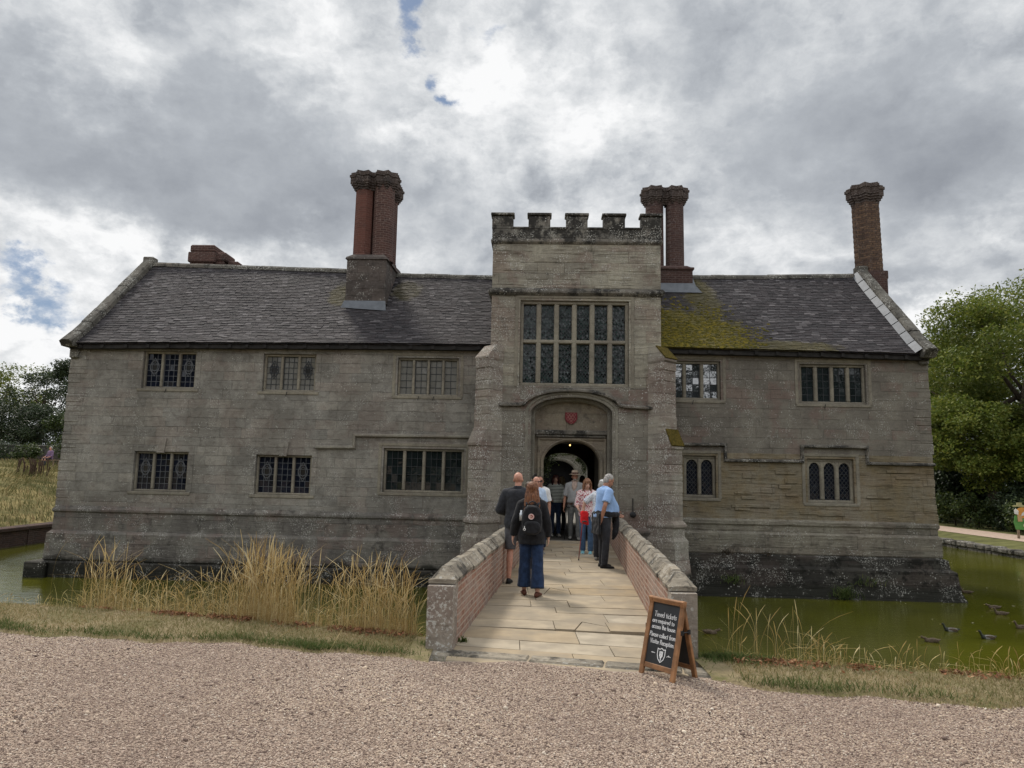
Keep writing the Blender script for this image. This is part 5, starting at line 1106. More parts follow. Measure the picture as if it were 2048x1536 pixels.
# meadow grass on the west bank
N = 26000; y = rng.uniform(26, 52, N); x = -18.9 - rng.uniform(0, 1, N) ** 1.0 * 20; z = np.interp(-x, [-q for q in Xs], Zs) + .10 * np.sin(y * .7 + x)
az = np.where(np.sin(x * .9 + y * .35) > 0, .4, 2.6) + rng.normal(0, .6, N)
stuff(blades('meadow_grass', np.stack([x, y, z - .03], 1), rng.uniform(.12, .5, N), rng.uniform(.02, .045, N), rng.uniform(.3, 1.6, N), island_mat('meadow_blade', [(0, (.085, .095, .03)), (.4, (.15, .14, .05)), (.75, (.24, .185, .08)), (1, (.30, .22, .11))], .85, .2, .25, .2, 1, hue=(.25, (.075, .085, .028), .6)), 3, az=az), 'long rough grass on the far bank', 'grass')
dk = thing('dock_plant', 'dead brown dock stems standing in the rough grass', 'plant', (-27.6, 41.5, 1.0)); q = B_()
for i in range(26): a, r0, h = random.uniform(0, 6.3), random.uniform(0, .9), random.uniform(.5, 1.1); px, py = math.cos(a) * r0, math.sin(a) * r0; q.tube([(px, py, 0), (px + .05, py, h * .5), (px + random.uniform(-.15, .15), py, h)], [.02, .03, .045], 5)
q.build('stem', plain('dock_stem', (.07, .045, .03), .9, .4), dk)
# small plants rooted in the plinth and bridge
def weed(name, label, cat, loc, k, sp, h, mat, seed):
    global rng
    sv = rng; rng = np.random.default_rng(seed); a = rng.uniform(0, 6.28, k); P = np.stack([rng.normal(0, sp, k), rng.normal(-.03, .02, k), rng.normal(0, sp * .3, k)], 1)
    o = blades(name, P, rng.uniform(.4, 1, k) * h, rng.uniform(.012, .024, k), rng.uniform(.3, 1.5, k), mat, 3); o.location = loc; rng = sv
    return tag(o, label, cat)
weed('fern', 'green fern sprouting low on the dark footing right of the bridge', 'plant', HB(8.9, -.50, -1.28), 160, .16, .38, M_['green_grass'], 1)
weed('fern', 'small fern on the dark footing nearest the bridge', 'plant', HB(6.0, -.42, -.95), 90, .16, .22, M_['green_grass'], 2)
weed('fern', 'faint fern higher up on the right end of the dark footing', 'plant', HB(9.5, -.42, -.95), 80, .2, .2, M_['green_grass'], 4)
weed('dead_weed', 'brown dead weed tuft on the plinth ledge right of the bridge', 'plant', HB(5.9, -.16, -.28), 40, .10, .30, M_['bark'], 3)
weed('dead_weed', 'small dried weed on the plinth ledge below the three arched lights', 'plant', HB(7.0, -.16, -.28), 40, .08, .16, M_['bark'], 6)
weed('weed_clump', 'bright green weed growing where the right parapet meets the paving', 'plant', (1.56, 7.75, .0), 60, .035, .16, M_['green_grass'], 5)
weed('weed_clump', 'small dark weed at the foot of the left parapet', 'plant', (-.46, 7.72, .0), 40, .03, .07, M_['green_grass'], 7)
# climber in the courtyard
iv = np.random.default_rng(5); Pi = []
for (cx, cz, k, sx, sz) in ((.95, 2.1, 1500, .16, .30), (1.15, 2.42, 700, .20, .12), (2.45, 2.38, 600, .12, .12), (2.56, 2.05, 300, .06, .2), (1.9, 2.56, 300, .5, .04)): Pi.append(np.stack([iv.normal(cx, sx, k), iv.normal(7.7, .12, k), iv.normal(cz, sz, k)], 1))
ivo = leaf_quads('climber', np.concatenate(Pi), iv.uniform(.02, .045, sum(len(q) for q in Pi)), M_['ivy'], .2, None); ivo.location = (0, 20, 0); ivo.rotation_euler = (0, 0, -HA); tag(ivo, 'leafy climber hanging round the inner arch of the gate passage', 'plant')
# wood behind the viewpoint: it darkens the lower sky seen in the old panes
r_ = np.random.default_rng(99); Ps = []
for i, (x, y, h, rad) in enumerate([(-34, -24, 17, 7), (-24, -30, 16, 7), (-14, -34, 15, 7), (-5, -36, 19, 7), (4, -37, 19, 7), (11.5, -36, 13, 4.5), (19, -34, 9.5, 5), (27, -32, 15, 7), (36, -26, 15, 7)]):
    for k in range(30):
        c = np.array([x, y, h * .44]) + r_.normal(0, 1, 3) * np.array([rad * .5, rad * .4, h * .30]); q = r_.normal(0, 1, (420, 3)); q /= np.linalg.norm(q, axis=1)[:, None]; Ps.append(c + q * rad * .42 * r_.uniform(.5, 1, (420, 1)))
Ps = np.concatenate(Ps); Ps[:, 2] = np.maximum(Ps[:, 2], .2)
stuff(leaf_quads('far_wood', Ps, r_.uniform(.25, .45, len(Ps)), M_['leaf_dark'], .4), 'wood across the drive, reflected in the old window panes', 'trees')
# ------------------------------------------------------------------ people
def bake(b, name, mats, voxel, smooth=4, parent=None, matfn=None, disp=None):
    me = bpy.data.meshes.new('tmp'); me.from_pydata(b.v, [], b.f); me.update(); o = bpy.data.objects.new('tmp', me); COL.objects.link(o)
    m = o.modifiers.new('r', 'REMESH'); m.mode = 'VOXEL'; m.voxel_size = voxel; m.use_smooth_shade = True
    if smooth: s = o.modifiers.new('s', 'SMOOTH'); s.iterations = smooth; s.factor = .5
    if disp:
        tx = bpy.data.textures.new('t', 'CLOUDS'); tx.noise_scale = disp[1]; tx.noise_depth = 2
        d = o.modifiers.new('d', 'DISPLACE'); d.texture = tx; d.strength = disp[0]; d.mid_level = .5
    dg = bpy.context.evaluated_depsgraph_get(); dg.update(); ne = bpy.data.meshes.new_from_object(o.evaluated_get(dg)); ne.name = name
    bpy.data.objects.remove(o); bpy.data.meshes.remove(me); ne.materials.clear()
    for m in (mats if isinstance(mats, (list, tuple)) else [mats]): ne.materials.append(m)
    if matfn:
        for p in ne.polygons: p.material_index = matfn(p.center)
    ne.polygons.foreach_set('use_smooth', [True] * len(ne.polygons))
    return link(bpy.data.objects.new(name, ne), parent)
def cloth(name, col, var=.2, stripes=None, dots=None, rough=.9):
    m, n, p = new_mat(name); co = n.obj(); f = n.noise(co, 14, 4, .6); w_ = n.noise(n.vmath('MULTIPLY', co, (9, 9, 5)), 1, 3, .6, .6)
    c = n.mix(n.mr(f, .3, .7), n.mix(1, col, (1 - var,) * 3, 'MULTIPLY'), n.mix(1, col, (1 + var,) * 3, 'MULTIPLY'))
    if stripes:
        z = n.sep(co)[2]; st = n.math('FRACT', n.math('MULTIPLY', z, stripes[0])); c = n.mix(n.mr(st, .55, .62), c, stripes[1])
    if dots: c = n.mix(n.mr(n.noise(co, dots[0], 3, .6), .50, .53), c, dots[1])
    n.link(c, p.inputs['Base Color']); p.inputs['Roughness'].default_value = rough; p.inputs['Specular IOR Level'].default_value = .2; p.inputs['Sheen Weight'].default_value = .1
    n.link(n.bump(w_, .8, .02), p.inputs['Normal'])
    return m
def skin(name, col):
    m, n, p = new_mat(name); co = n.obj(); f = n.noise(co, 25, 4, .6)
    c = n.mix(n.mr(f, .3, .7), n.mix(1, col, (.85, .78, .76), 'MULTIPLY'), n.mix(1, col, (1.1, 1.08, 1.05), 'MULTIPLY')); n.link(c, p.inputs['Base Color'])
    p.inputs['Roughness'].default_value = .55; p.inputs['Subsurface Weight'].default_value = .08; p.inputs['Subsurface Radius'].default_value = (.02, .008, .004); return m
def hairm(name, a, c_):
    m, n, p = new_mat(name); co = n.obj(); f = n.noise(n.vmath('MULTIPLY', co, (70, 70, 5)), 1, 4, .7, .4); n.link(n.mix(n.mr(f, .35, .68), a, c_), p.inputs['Base Color'])
    p.inputs['Roughness'].default_value = .5; n.link(n.bump(f, 1, .006), p.inputs['Normal']); return m
SK = {'pink': skin('skin_pink', (.50, .27, .20)), 'tan': skin('skin_tan', (.38, .20, .135)), 'fair': skin('skin_fair', (.56, .36, .28))}
M_['eye'] = plain('eye', (.02, .016, .014), .2, .1, 5, .5, 0, 0); M_['lip'] = plain('lip', (.28, .10, .085), .5, .1, 5, .3, 0, 0)
M_['white_cloth'] = cloth('white_cloth', (.68, .67, .65), .08)
def hand(b, w_, d, nrm, sc, curl=.5, side=1):
    d = d.normalized(); nrm = (nrm - d * nrm.dot(d)).normalized(); l = d.cross(nrm) * side       # l: towards the thumb
    Mx = Matrix((l, nrm, d)).transposed()
    b.ell(w_ + d * .045 * sc, (.040 * sc, .017 * sc, .052 * sc), Mx, 12, 8); b.tube([w_ - d * .03 * sc, w_ + d * .03 * sc], [.026 * sc, .025 * sc], 8)
    for i, (lat, L) in enumerate(((.030, .072), (.011, .080), (-.009, .075), (-.028, .060))):
        p = w_ + (d * .088 + l * lat) * sc; v = d.copy(); pts = [p - d * .02 * sc, p]; a = 0
        for k in range(3):
            a += curl * (.55 + .15 * i * .3); v = (d * math.cos(a) + nrm * math.sin(a)); p = p + v * L * sc / 3 * (1.15 - .12 * k); pts.append(p)
        b.tube(pts, [.0095 * sc] * 3 + [.0085 * sc, .007 * sc], 7); b.ell(pts[-1], (.0075 * sc,) * 3, None, 7, 5)
    p = w_ + (d * .030 + l * .034) * sc; v = (d * .62 + l * .70 + nrm * .25).normalized(); p2 = p + v * .035 * sc; v2 = (d * .85 + l * .25 + nrm * (.25 + curl * .5)).normalized()
    b.tube([p - v * .02 * sc, p, p2, p2 + v2 * .032 * sc], [.013 * sc, .0125 * sc, .011 * sc, .008 * sc], 7); b.ell(p2 + v2 * .032 * sc, (.008 * sc,) * 3, None, 7, 5)
def limb(b, pts, rad, k=12):
    for i in range(len(pts) - 1): b.tube(pts[i:i + 2], rad[i:i + 2], k)
    for p, r in zip(pts, rad): b.ell(p, (r * .995,) * 3, None, 12, 8)
_shoe = [(-.078, .022, .050), (-.066, .034, .075), (-.02, .037, .092), (.03, .038, .085), (.08, .043, .062), (.13, .046, .050), (.165, .038, .042), (.185, .018, .028)]
def person(label, loc, yaw, h, sk, la, ra, feet, top, bottom, shoes, hair, head=(0, 0), lean=0, bulk=1.0, belly=0.0, voxel=.011, sit=False, hands=(.45, .45), palms=None, fine=True, extra=None, knees=(0, 0), face=True, group=None):
    s = h / 1.75; t = thing('person', label, 'person', loc, yaw, group); ZD = -.46 if sit else 0
    def T(x, y, z):
        v = Vector((x * s, y * s, (z + ZD) * s))
        if lean:
            c = Vector((0, 0, (.95 + ZD) * s)); 
            if v.z > c.z: v = c + Matrix.Rotation(-lean, 3, 'X') @ (v - c)
        return v
    def HT(x, y, z):      # head space: turn about the top of the neck
        p = Matrix.Rotation(head[0], 3, 'Z') @ (Matrix.Rotation(-head[1], 3, 'X') @ Vector((x, y + .005, z - 1.54))); return T(p.x, p.y + .01, p.z + 1.54)
    RH = Matrix.Rotation(head[0], 3, 'Z') @ Matrix.Rotation(-head[1] - lean, 3, 'X')
    def ering(z, rx, ry, yo, k=22): return [T(rx * math.cos(2 * math.pi * i / k), yo + ry * math.sin(2 * math.pi * i / k), z) for i in range(k)]
    bl = belly
    prof = [(.86, .150, .110, -.01), (.93, .172, .125, -.012), (1.0, .168, .120 + bl * .35, .0 + bl * .3), (1.08, .152, .108 + bl * .55, .0 + bl * .5), (1.17, .152, .110 + bl * .45, .008 + bl * .4), (1.28, .165, .118 + bl * .15, .008 + bl * .12), (1.37, .172, .112, .0), (1.435, .155, .092, -.01), (1.475, .095, .070, -.015)]
    prof = [(z, rx * bulk, ry * bulk, yo) for z, rx, ry, yo in prof]
    b = B_(); b.rings([ering(*q) for q in prof]); limb(b, [T(0, -.012, 1.44), T(0, 0, 1.50), T(0, .008, 1.57)], [.066 * s, .056 * s, .055 * s])
    SH = {}; 
    for sd, arm in ((-1, la), (1, ra)):
        S = T(sd * .178 * bulk, -.008, 1.415); E = T(sd * .178 * bulk + arm[0][0] * sd, arm[0][1], 1.415 + arm[0][2]); W = T(sd * .178 * bulk + arm[1][0] * sd, arm[1][1], 1.415 + arm[1][2]); SH[sd] = (S, E, W)
        limb(b, [T(sd * .09, -.01, 1.425), S, S.lerp(E, .45), E, E.lerp(W, .3), W], [.060 * s, .056 * s * bulk, .047 * s * bulk, .039 * s, .041 * s, .027 * s])
        pn = palms[0 if sd < 0 else 1] if palms and palms[0 if sd < 0 else 1] else Vector((-sd, .15, 0)); hand(b, W, W - E, Vector(pn), s * 1.02, hands[0 if sd < 0 else 1], sd)
    LG = {}
    for i, sd in enumerate((-1, 1)):
        H = T(sd * .088 * bulk, 0, .90); fx, fy, fyaw = feet[i]
        if sit: K = T(sd * .11, .42, .93); A = T(sd * .12, .44, .54)
        else: A = Vector((fx * s, fy * s, .085 * s)); K = H.lerp(A, .5) + Vector((sd * .004, (.025 + knees[i]) * s, .005))
        LG[sd] = (H, K, A, fyaw)
        limb(b, [H, H.lerp(K, .5), K, K.lerp(A, .28) - Vector((0, .010 * s, 0)), A], [.085 * s * bulk, .070 * s * bulk, .053 * s, .055 * s, .035 * s])
    # head
    b.ell(HT(0, -.012, 1.672), tuple(q * s for q in (.074, .092, .083)), RH, 18, 12); b.ell(HT(0, .026, 1.605), tuple(q * s for q in (.058, .068, .083)), RH, 16, 10); b.ell(HT(0, .060, 1.550), tuple(q * s for q in (.032, .030, .022)), RH)
    b.rings([[HT(-.010, .085, 1.650), HT(.010, .085, 1.650), HT(.008, .07, 1.650)], [HT(-.019, .088, 1.600), HT(.019, .088, 1.600), HT(0, .122, 1.603)], [HT(-.014, .085, 1.590), HT(.014, .085, 1.590), HT(0, .108, 1.590)]])
    b.ell(HT(0, .078, 1.660), tuple(q * s for q in (.048, .017, .010)), RH)
    for sd in (-1, 1): b.ell(HT(sd * .076, -.005, 1.625), tuple(q * s for q in (.010, .020, .032)), RH @ Matrix.Rotation(sd * .35, 3, 'Z'))
    bake(b, 'body', sk, voxel if fine else .014, 3, t)
    if face and fine:
        for sd in (-1, 1):
            e = B_(); e.ell(HT(sd * .030, .083, 1.640), (.0115 * s, .008 * s, .0075 * s), RH, 8, 6); e.build('eye', M_['eye'], t, True)
        e = B_(); e.ell(HT(0, .0885, 1.572), (.022 * s, .010 * s, .006 * s), RH, 10, 6); e.build('mouth', M_['lip'], t, True)
    # top garment
    g = top.get('g', .018); z0 = top.get('hem', .92); b = B_(); rr = []
    pz = [q[0] for q in prof]; zs = [z0] + [q[0] for q in prof if q[0] > z0 + .03]
    for z in zs:
        rx = np.interp(z, pz, [q[1] for q in prof]) + g; ry = np.interp(z, pz, [q[2] for q in prof]) + g; yo = np.interp(z, pz, [q[3] for q in prof]); fl = top.get('flare', 0) * max(0, (1.1 - z) / .3)
        rr.append(ering(z, float(rx) + fl, float(ry) + fl, float(yo)))
    if sit: pass
    b.rings(rr)
    for sd, arm in ((-1, la), (1, ra)):
        S, E, W = SH[sd]; S = S + Vector((-sd * .012 * s, 0, -.014 * s)); ls = top.get('sleeve', 1.0); gg = g * s * .9 + top.get('sg', 0)
        if top.get('vest'): limb(b, [T(sd * .08, -.01, 1.43), S * .75 + T(sd * .08, -.01, 1.43) * .25], [.066 * s, .060 * s + gg]); continue
        if ls <= 1: Q = S.lerp(E, ls); limb(b, [T(sd * .09, -.01, 1.43), S, S.lerp(Q, .5)], [.062 * s + gg, .058 * s * bulk + gg, .052 * s * bulk + gg]); b.tube([S.lerp(Q, .4), Q], [.053 * s * bulk + gg, .050 * s * bulk + gg * 1.3], 14)
        else: Q = E.lerp(W, min(.97, ls - 1)); limb(b, [T(sd * .09, -.01, 1.43), S, S.lerp(E, .5)], [.062 * s + gg, .060 * s * bulk + gg, .052 * s * bulk + gg]); limb(b, [S.lerp(E, .4), E, E.lerp(Q, .6)], [.053 * s * bulk + gg, .046 * s + gg, .042 * s + gg]); b.tube([E.lerp(Q, .4), Q], [.044 * s + gg, .036 * s + gg], 14)
    if top.get('collar'): b.rings([[T(.066 * math.cos(2 * math.pi * i / 16), -.012 + .062 * math.sin(2 * math.pi * i / 16), z) for i in range(16)] for z in (1.44, 1.50 + top['collar'])])
    bake(b, top.get('name', 'shirt'), top['mat'], .012, 2, t, disp=(.010 * top.get('wr', 1), .10))
    if top.get('under'): pass
    # bottom garment
    b = B_(); b.rings([ering(z, rx + .014, ry + .014, yo) for z, rx, ry, yo in [q for q in prof if q[0] <= 1.09]] + ([] if True else []))
    for sd in (-1, 1):
        H, K, A, fy = LG[sd]; kind = bottom.get('kind', 'trousers')
        if kind == 'shorts': Q = H.lerp(K, .93); b.tube([H + Vector((0, 0, .04)), H.lerp(Q, .5), Q], [.100 * s * bulk, .092 * s * bulk, .086 * s], 16)
        elif kind == 'wide': Q = A + Vector((0, 0, .045 * s)); b.tube([H + Vector((0, 0, .04)), H.lerp(K, .5), K, K.lerp(Q, .5), Q], [.100 * s, .096 * s, .092 * s, .100 * s, .112 * s], 18)
        else: Q = A + Vector((0, 0, -.02 * s)); b.tube([H + Vector((0, 0, .04)), H.lerp(K, .5), K, K.lerp(Q, .5), Q], [.098 * s * bulk, .086 * s * bulk, .072 * s, .070 * s, .064 * s], 16)
    bake(b, bottom.get('name', 'trousers'), bottom['mat'], .012, 2, t, disp=(.014, .10))
    for sd in (-1, 1):
        H, K, A, fyw = LG[sd]; b = B_(); Mz = Matrix.Rotation(fyw, 3, 'Z'); ks = 12; base = Vector((A.x, A.y, A.z - .085 * s))
        rs = [[base + Mz @ Vector((w_ * math.cos(2 * math.pi * i / ks) * s, y * s, max(0, hh * .5 + hh * .5 * math.sin(2 * math.pi * i / ks)) * s)) for i in range(ks)] for y, w_, hh in _shoe]
        b.rings(rs); sh_ = b.build('shoe', shoes['mat'], t, True)
        if shoes.get('sole'):
            q = B_(); q.rings([[base + Mz @ Vector((x * s, y * s, z * s)) for x, z in ((-w_ - .004, .0), (w_ + .004, .0), (w_ + .004, .018), (-w_ - .004, .018))] for y, w_, hh in _shoe]); q.build('sole', shoes['sole'], sh_)
    # hair
    k = hair.get('kind')
    if k:
        b = B_(); f = hair.get('vol', 1)
        if k in ('short', 'long', 'bun', 'bob'):
            b.ell(HT(0, -.024, 1.680), tuple(q * s * f for q in (.081, .091, .085)), RH, 18, 12)
            b.ell(HT(0, -.050, 1.63), tuple(q * s * f for q in (.073, .062, .085)), RH, 16, 10)
        if k == 'ring':       # only a rim of short hair round a bald crown
            b.ell(HT(0, -.035, 1.628), tuple(q * s for q in (.079, .073, .040)), RH, 18, 10)
        if k in ('long', 'bob'):
            bot = hair.get('len', 1.32); zz = [1.70, 1.62, 1.54, 1.46, (1.46 + bot) / 2, bot]; zz = [z for z in zz if z > bot - .001]
            rr = []
            for z in zz:
                fz = (1.70 - z) / (1.70 - bot); wx = (.080 + .035 * math.sin(min(1, fz * 1.2) * math.pi * .6)) * f; ty_ = .05 - .02 * fz; yo = -.055 - .055 * min(1, fz * 1.2)
                rr.append([(HT if z > 1.58 else T)(wx * math.cos(2 * math.pi * i / 18), yo + ty_ * math.sin(2 * math.pi * i / 18), z) for i in range(18)])
            b.rings(rr)
            for i in range(11):
                a = -1 + 2 * i / 10; xx = a * .095; b.tube([HT(a * .075, -.03 - .05 * (1 - a * a), 1.68), HT(a * .092, -.035 - .055 * (1 - a * a), 1.58), T(xx, -.065 - .05 * (1 - a * a), 1.46), T(xx * 1.08, -.085 - .045 * (1 - a * a), bot + random.uniform(-.05, .03))], [.022 * s, .024 * s, .022 * s, .008 * s], 7)
            if hair.get('front'):
                for sd in (-1, 1): b.tube([HT(sd * .05, .035, 1.735), HT(sd * .078, .045, 1.66), HT(sd * .085, .04, 1.58), T(sd * .095, .05, 1.46), T(sd * .10, .06, max(bot, 1.36))], [.018 * s, .022 * s, .026 * s, .024 * s, .010 * s], 8)
        if hair.get('fringe'):
            for i in range(7): a = -1 + 2 * i / 6; b.tube([HT(a * .03, .02, 1.752), HT(a * .052, .078, 1.715), HT(a * .058, .098 - .018 * a * a, 1.668)], [.016 * s, .016 * s, .009 * s], 7)
        if k == 'bun': b.ell(HT(0, -.075, 1.77), tuple(q * s for q in (.042, .042, .040)), RH)
        bake(b, 'hair', hair['mat'], .009, 1, t, disp=(.010, .03))
    if extra: extra(t, T, HT, RH, SH, LG, s)
    return t
def glasses(t, HT, s, mat, dark=True):
    b = B_()
    for sd in (-1, 1):
        pts = [HT(sd * .033 + .026 * math.cos(2 * math.pi * i / 12), .098, 1.640 + .018 * math.sin(2 * math.pi * i / 12)) for i in range(13)]; b.tube(pts, .0035 * s, 5); b.tube([HT(sd * .058, .097, 1.645), HT(sd * .082, .0, 1.640)], .003 * s, 5)
        if dark: b.add(pts[:12], [tuple(range(12))])
    b.tube([HT(-.008, .10, 1.645), HT(.008, .10, 1.645)], .003 * s, 5); return b.build('glasses', mat, t)
DOWN = ((.045, -.02, -.29), (.06, .05, -.53))
C_ = {k: cloth('cloth_' + k, c, v) for k, c, v in (('black', (.014, .014, .016), .3), ('charcoal', (.026, .027, .032), .25), ('navy', (.016, .026, .055), .25), ('denim', (.055, .10, .175), .25), ('deep_denim', (.015, .030, .070), .35), ('grey_short', (.075, .072, .078), .2), ('grey', (.12, .12, .115), .2), ('polo', (.25, .38, .62), .08), ('grey_shirt', (.30, .30, .30), .1), ('vest', (.050, .026, .018), .3), ('scarf', (.40, .30, .25), .12), ('straw', (.40, .31, .23), .15), ('red', (.62, .018, .022), .15), ('purple', (.16, .10, .17), .3), ('sky', (.42, .52, .66), .1), ('maroon', (.06, .014, .014), .3))}
C_['stripe'] = cloth('cloth_stripe', (.60, .62, .56), .08, stripes=(24, (.02, .035, .035)))
C_['pinkprint'] = cloth('cloth_pinkprint', (.66, .58, .56), .06, dots=(42, (.30, .05, .075)))
C_['whiteprint'] = cloth('cloth_whiteprint', (.66, .67, .69), .06, dots=(60, (.32, .35, .42)))
S_ = {k: plain('shoe_' + k, c, .6, .2, 20) for k, c in (('black', (.012, .012, .013)), ('brown', (.10, .035, .022)), ('grey', (.22, .21, .19)), ('teal', (.16, .36, .42)), ('light', (.34, .32, .28)))}
S_['sole_white'] = plain('sole_white', (.55, .55, .53), .7, .1, 20)
H_ = {'auburn': hairm('hair_auburn', (.07, .026, .012), (.24, .10, .045)), 'brown': hairm('hair_brown', (.028, .017, .012), (.085, .050, .032)), 'grey': hairm('hair_grey', (.22, .20, .185), (.44, .42, .39)), 'dark': hairm('hair_dark', (.010, .008, .007), (.03, .022, .018)), 'blonde': hairm('hair_blonde', (.36, .28, .15), (.68, .58, .40)), 'chestnut': hairm('hair_chestnut', (.12, .05, .028), (.28, .14, .075)), 'wine': hairm('hair_wine', (.03, .008, .008), (.075, .02, .018))}

# nearest woman, seen from behind
WX, WY = .335, 10.62
person('person walking away in black jacket and cropped wide jeans, with long auburn hair', (WX, WY, 0), R(-3), 1.62, SK['fair'], ((.085, -.03, -.28), (.115, .03, -.50)), ((.07, -.02, -.29), (.085, .03, -.51)), [(-.105, .06, .15), (.105, -.13, -.25)],
       {'mat': C_['black'], 'name': 'jacket', 'g': .030, 'hem': .80, 'sleeve': 1.97, 'collar': .0, 'flare': .03, 'sg': -.004, 'wr': 1.4}, {'mat': C_['deep_denim'], 'kind': 'wide', 'name': 'jeans'}, {'mat': S_['brown']}, {'kind': 'long', 'mat': H_['auburn'], 'len': 1.20, 'vol': 1.16}, voxel=.009, face=False)
def backpack(loc, yaw, s):
    t = thing('backpack', 'black rucksack with a round red and white fox badge on its pocket', 'backpack', loc, yaw); b = B_()
    def rr(y, wx, z0, z1, k=24, pw=3.2):
        out = []
        for i in range(k):
            a = 2 * math.pi * i / k; c, sn = math.cos(a), math.sin(a); out.append((wx * math.copysign(abs(c) ** (2 / pw), c) * (1 - .14 * max(0, sn)), y, (z0 + z1) / 2 + (z1 - z0) / 2 * math.copysign(abs(sn) ** (2 / pw), sn)))
        return out
    b.rings([rr(0, .13, .02, .40), rr(-.03, .145, 0, .42), rr(-.11, .145, 0, .42), rr(-.14, .125, .02, .395)]); bake(b, 'bag', C_['black'], .009, 3, t, disp=(.012, .08))
    b = B_(); b.rings([rr(-.12, .125, .01, .20), rr(-.165, .122, .015, .195), rr(-.185, .10, .03, .175)]); bake(b, 'pocket', C_['black'], .008, 2, t, disp=(.006, .06))
    b = B_(); b.tube([(-.05, -.02, .41), (-.045, -.03, .455), (0, -.035, .475), (.045, -.03, .455), (.05, -.02, .41)], .010, 7); b.build('handle', C_['charcoal'], t, True)
    for sd in (-1, 1):
        b = B_(); b.tube([(sd * .075, .01, .40), (sd * .09, .06, .445), (sd * .10, .15, .44), (sd * .115, .24, .36), (sd * .13, .25, .22), (sd * .14, .14, .08), (sd * .12, .02, .05)], .016, 7); b.build('strap', C_['charcoal'], t, True)
    b = B_(); b.tube([(-.012, -.150, .262), (-.012, -.158, .262)], .042, 20); bd = b.build('badge', plain('badge_red', (.55, .10, .075), .6, .1, 10, .3, 0, 0), t)
    disc = lambda cx, cz, r_, y, k=18: [(cx + r_ * math.cos(2 * math.pi * i / k), y, cz + r_ * math.sin(2 * math.pi * i / k)) for i in range(k)]
    ring = B_(); o_, i_ = disc(-.012, .262, .040, -.1595), disc(-.012, .262, .034, -.1595); ring.rings([o_, i_], False); ring.build('badge_ring', M_['white_cloth'], bd)
    q = B_(); q.add(disc(-.012, .262, .030, -.1592), [tuple(range(18))]); q.build('badge_field', plain('badge_field', (.62, .42, .36), .7, .1, 10, .3, 0, 0), bd)
    fx = B_(); cu = [(-.012 + .017 * math.cos(a), -.1602, .264 + .017 * math.sin(a)) for a in [2.4 - .45 * i for i in range(10)]] + [(-.020, -.1602, .255), (-.014, -.1602, .262)]; fx.tube(cu, [.003, .005, .006, .0065, .0065, .006, .0055, .005, .0045, .004, .004, .003], 6); fx.build('fox_curl', plain('badge_fox', (.22, .02, .02), .7, .1, 10, .3, 0, 0), bd)
    q = B_(); q.tube([(-.158, -.07, .20), (-.158, -.07, .30), (-.158, -.07, .315), (-.158, -.07, .345)], [.027, .027, .016, .016], 12); q.build('bottle', plain('bottle_steel', (.5, .52, .55), .3, .1, 8, .5, .6, 0), t, True)
    q = B_(); q.tube([(-.105, -.185, .13), (-.105, -.19, .085)], .006, 6); q.tube([(-.105, -.192, .085), (-.105, -.200, .085)], .019, 14); kr = q.build('key_ring', M_['white_cloth'], t); q = B_(); q.tube([(-.105, -.2005, .085), (-.105, -.2015, .085)], .009, 12); q.build('key_tag', M_['iron'], kr)
    return t
backpack((WX, WY - .165, .885), R(-3), 1)
person('bald person seen from behind in charcoal jacket and grey shorts by the left parapet', (.135, 11.80, 0), R(-14), 1.77, SK['pink'], ((.10, -.02, -.27), (.02, .22, -.33)), ((.05, .03, -.28), (-.02, .25, -.32)), [(-.10, -.10, .1), (.10, .15, -.1)],
       {'mat': C_['charcoal'], 'name': 'jacket', 'g': .030, 'hem': .86, 'sleeve': 1.95, 'collar': .04, 'wr': 1.3}, {'mat': C_['grey_short'], 'kind': 'shorts', 'name': 'shorts'}, {'mat': S_['black'], 'sole': S_['black']}, {}, bulk=1.12, face=False)
def tied(t, T, HT, RH, SH, LG, s):
    b = B_(); b.rings([[T(rx * math.cos(2 * math.pi * i / 20), yo + ry * math.sin(2 * math.pi * i / 20), z) for i in range(20)] for z, rx, ry, yo in ((.94, .225, .205, .05), (.985, .25, .25, .07), (1.03, .245, .25, .08), (1.05, .22, .23, .08))])
    b.tube([T(.10, .22, .98), T(.13, .23, .85), T(.12, .20, .66), T(.09, .17, .52)], [.06, .055, .06, .025], 9); b.tube([T(-.02, .25, .98), T(0, .24, .86), T(.02, .22, .72)], [.05, .05, .02], 9)
    b.rings([[T(x, y, z) for x, y in ((-.18, -.10), (.18, -.12), (.20, -.17), (-.2, -.15))] for z in (1.0, .80, .62)])
    bake(b, 'tied_sweater', C_['black'], .012, 3, t, disp=(.03, .08))
    c = B_(); c.tube([T(-.05, .06, 1.49), T(-.04, .13, 1.40), T(.0, .19, 1.27), T(.06, .16, 1.36), T(.06, .07, 1.48)], .004, 5); c.tube([T(0, .195, 1.27), T(.0, .21, 1.22)], .012, 6); c.build('spectacle_cord', M_['iron'], t)
person('grey-haired person in light blue polo shirt, dark sweater tied at the waist, by right parapet', (1.81, 13.95, 0), R(-72), 1.79, SK['tan'], ((.05, .12, -.26), (-.02, .36, -.38)), ((.06, -.10, -.26), (-.04, -.10, -.50)), [(-.12, .05, .05), (.12, -.02, -.35)],
       {'mat': C_['polo'], 'name': 'polo_shirt', 'g': .020, 'hem': .93, 'sleeve': .80, 'collar': .02, 'wr': .7}, {'mat': C_['charcoal'], 'name': 'trousers'}, {'mat': S_['black'], 'sole': S_['black']}, {'kind': 'short', 'mat': H_['grey']}, head=(R(-8), R(24)), lean=R(6), bulk=1.14, belly=.16, voxel=.009, extra=tied)
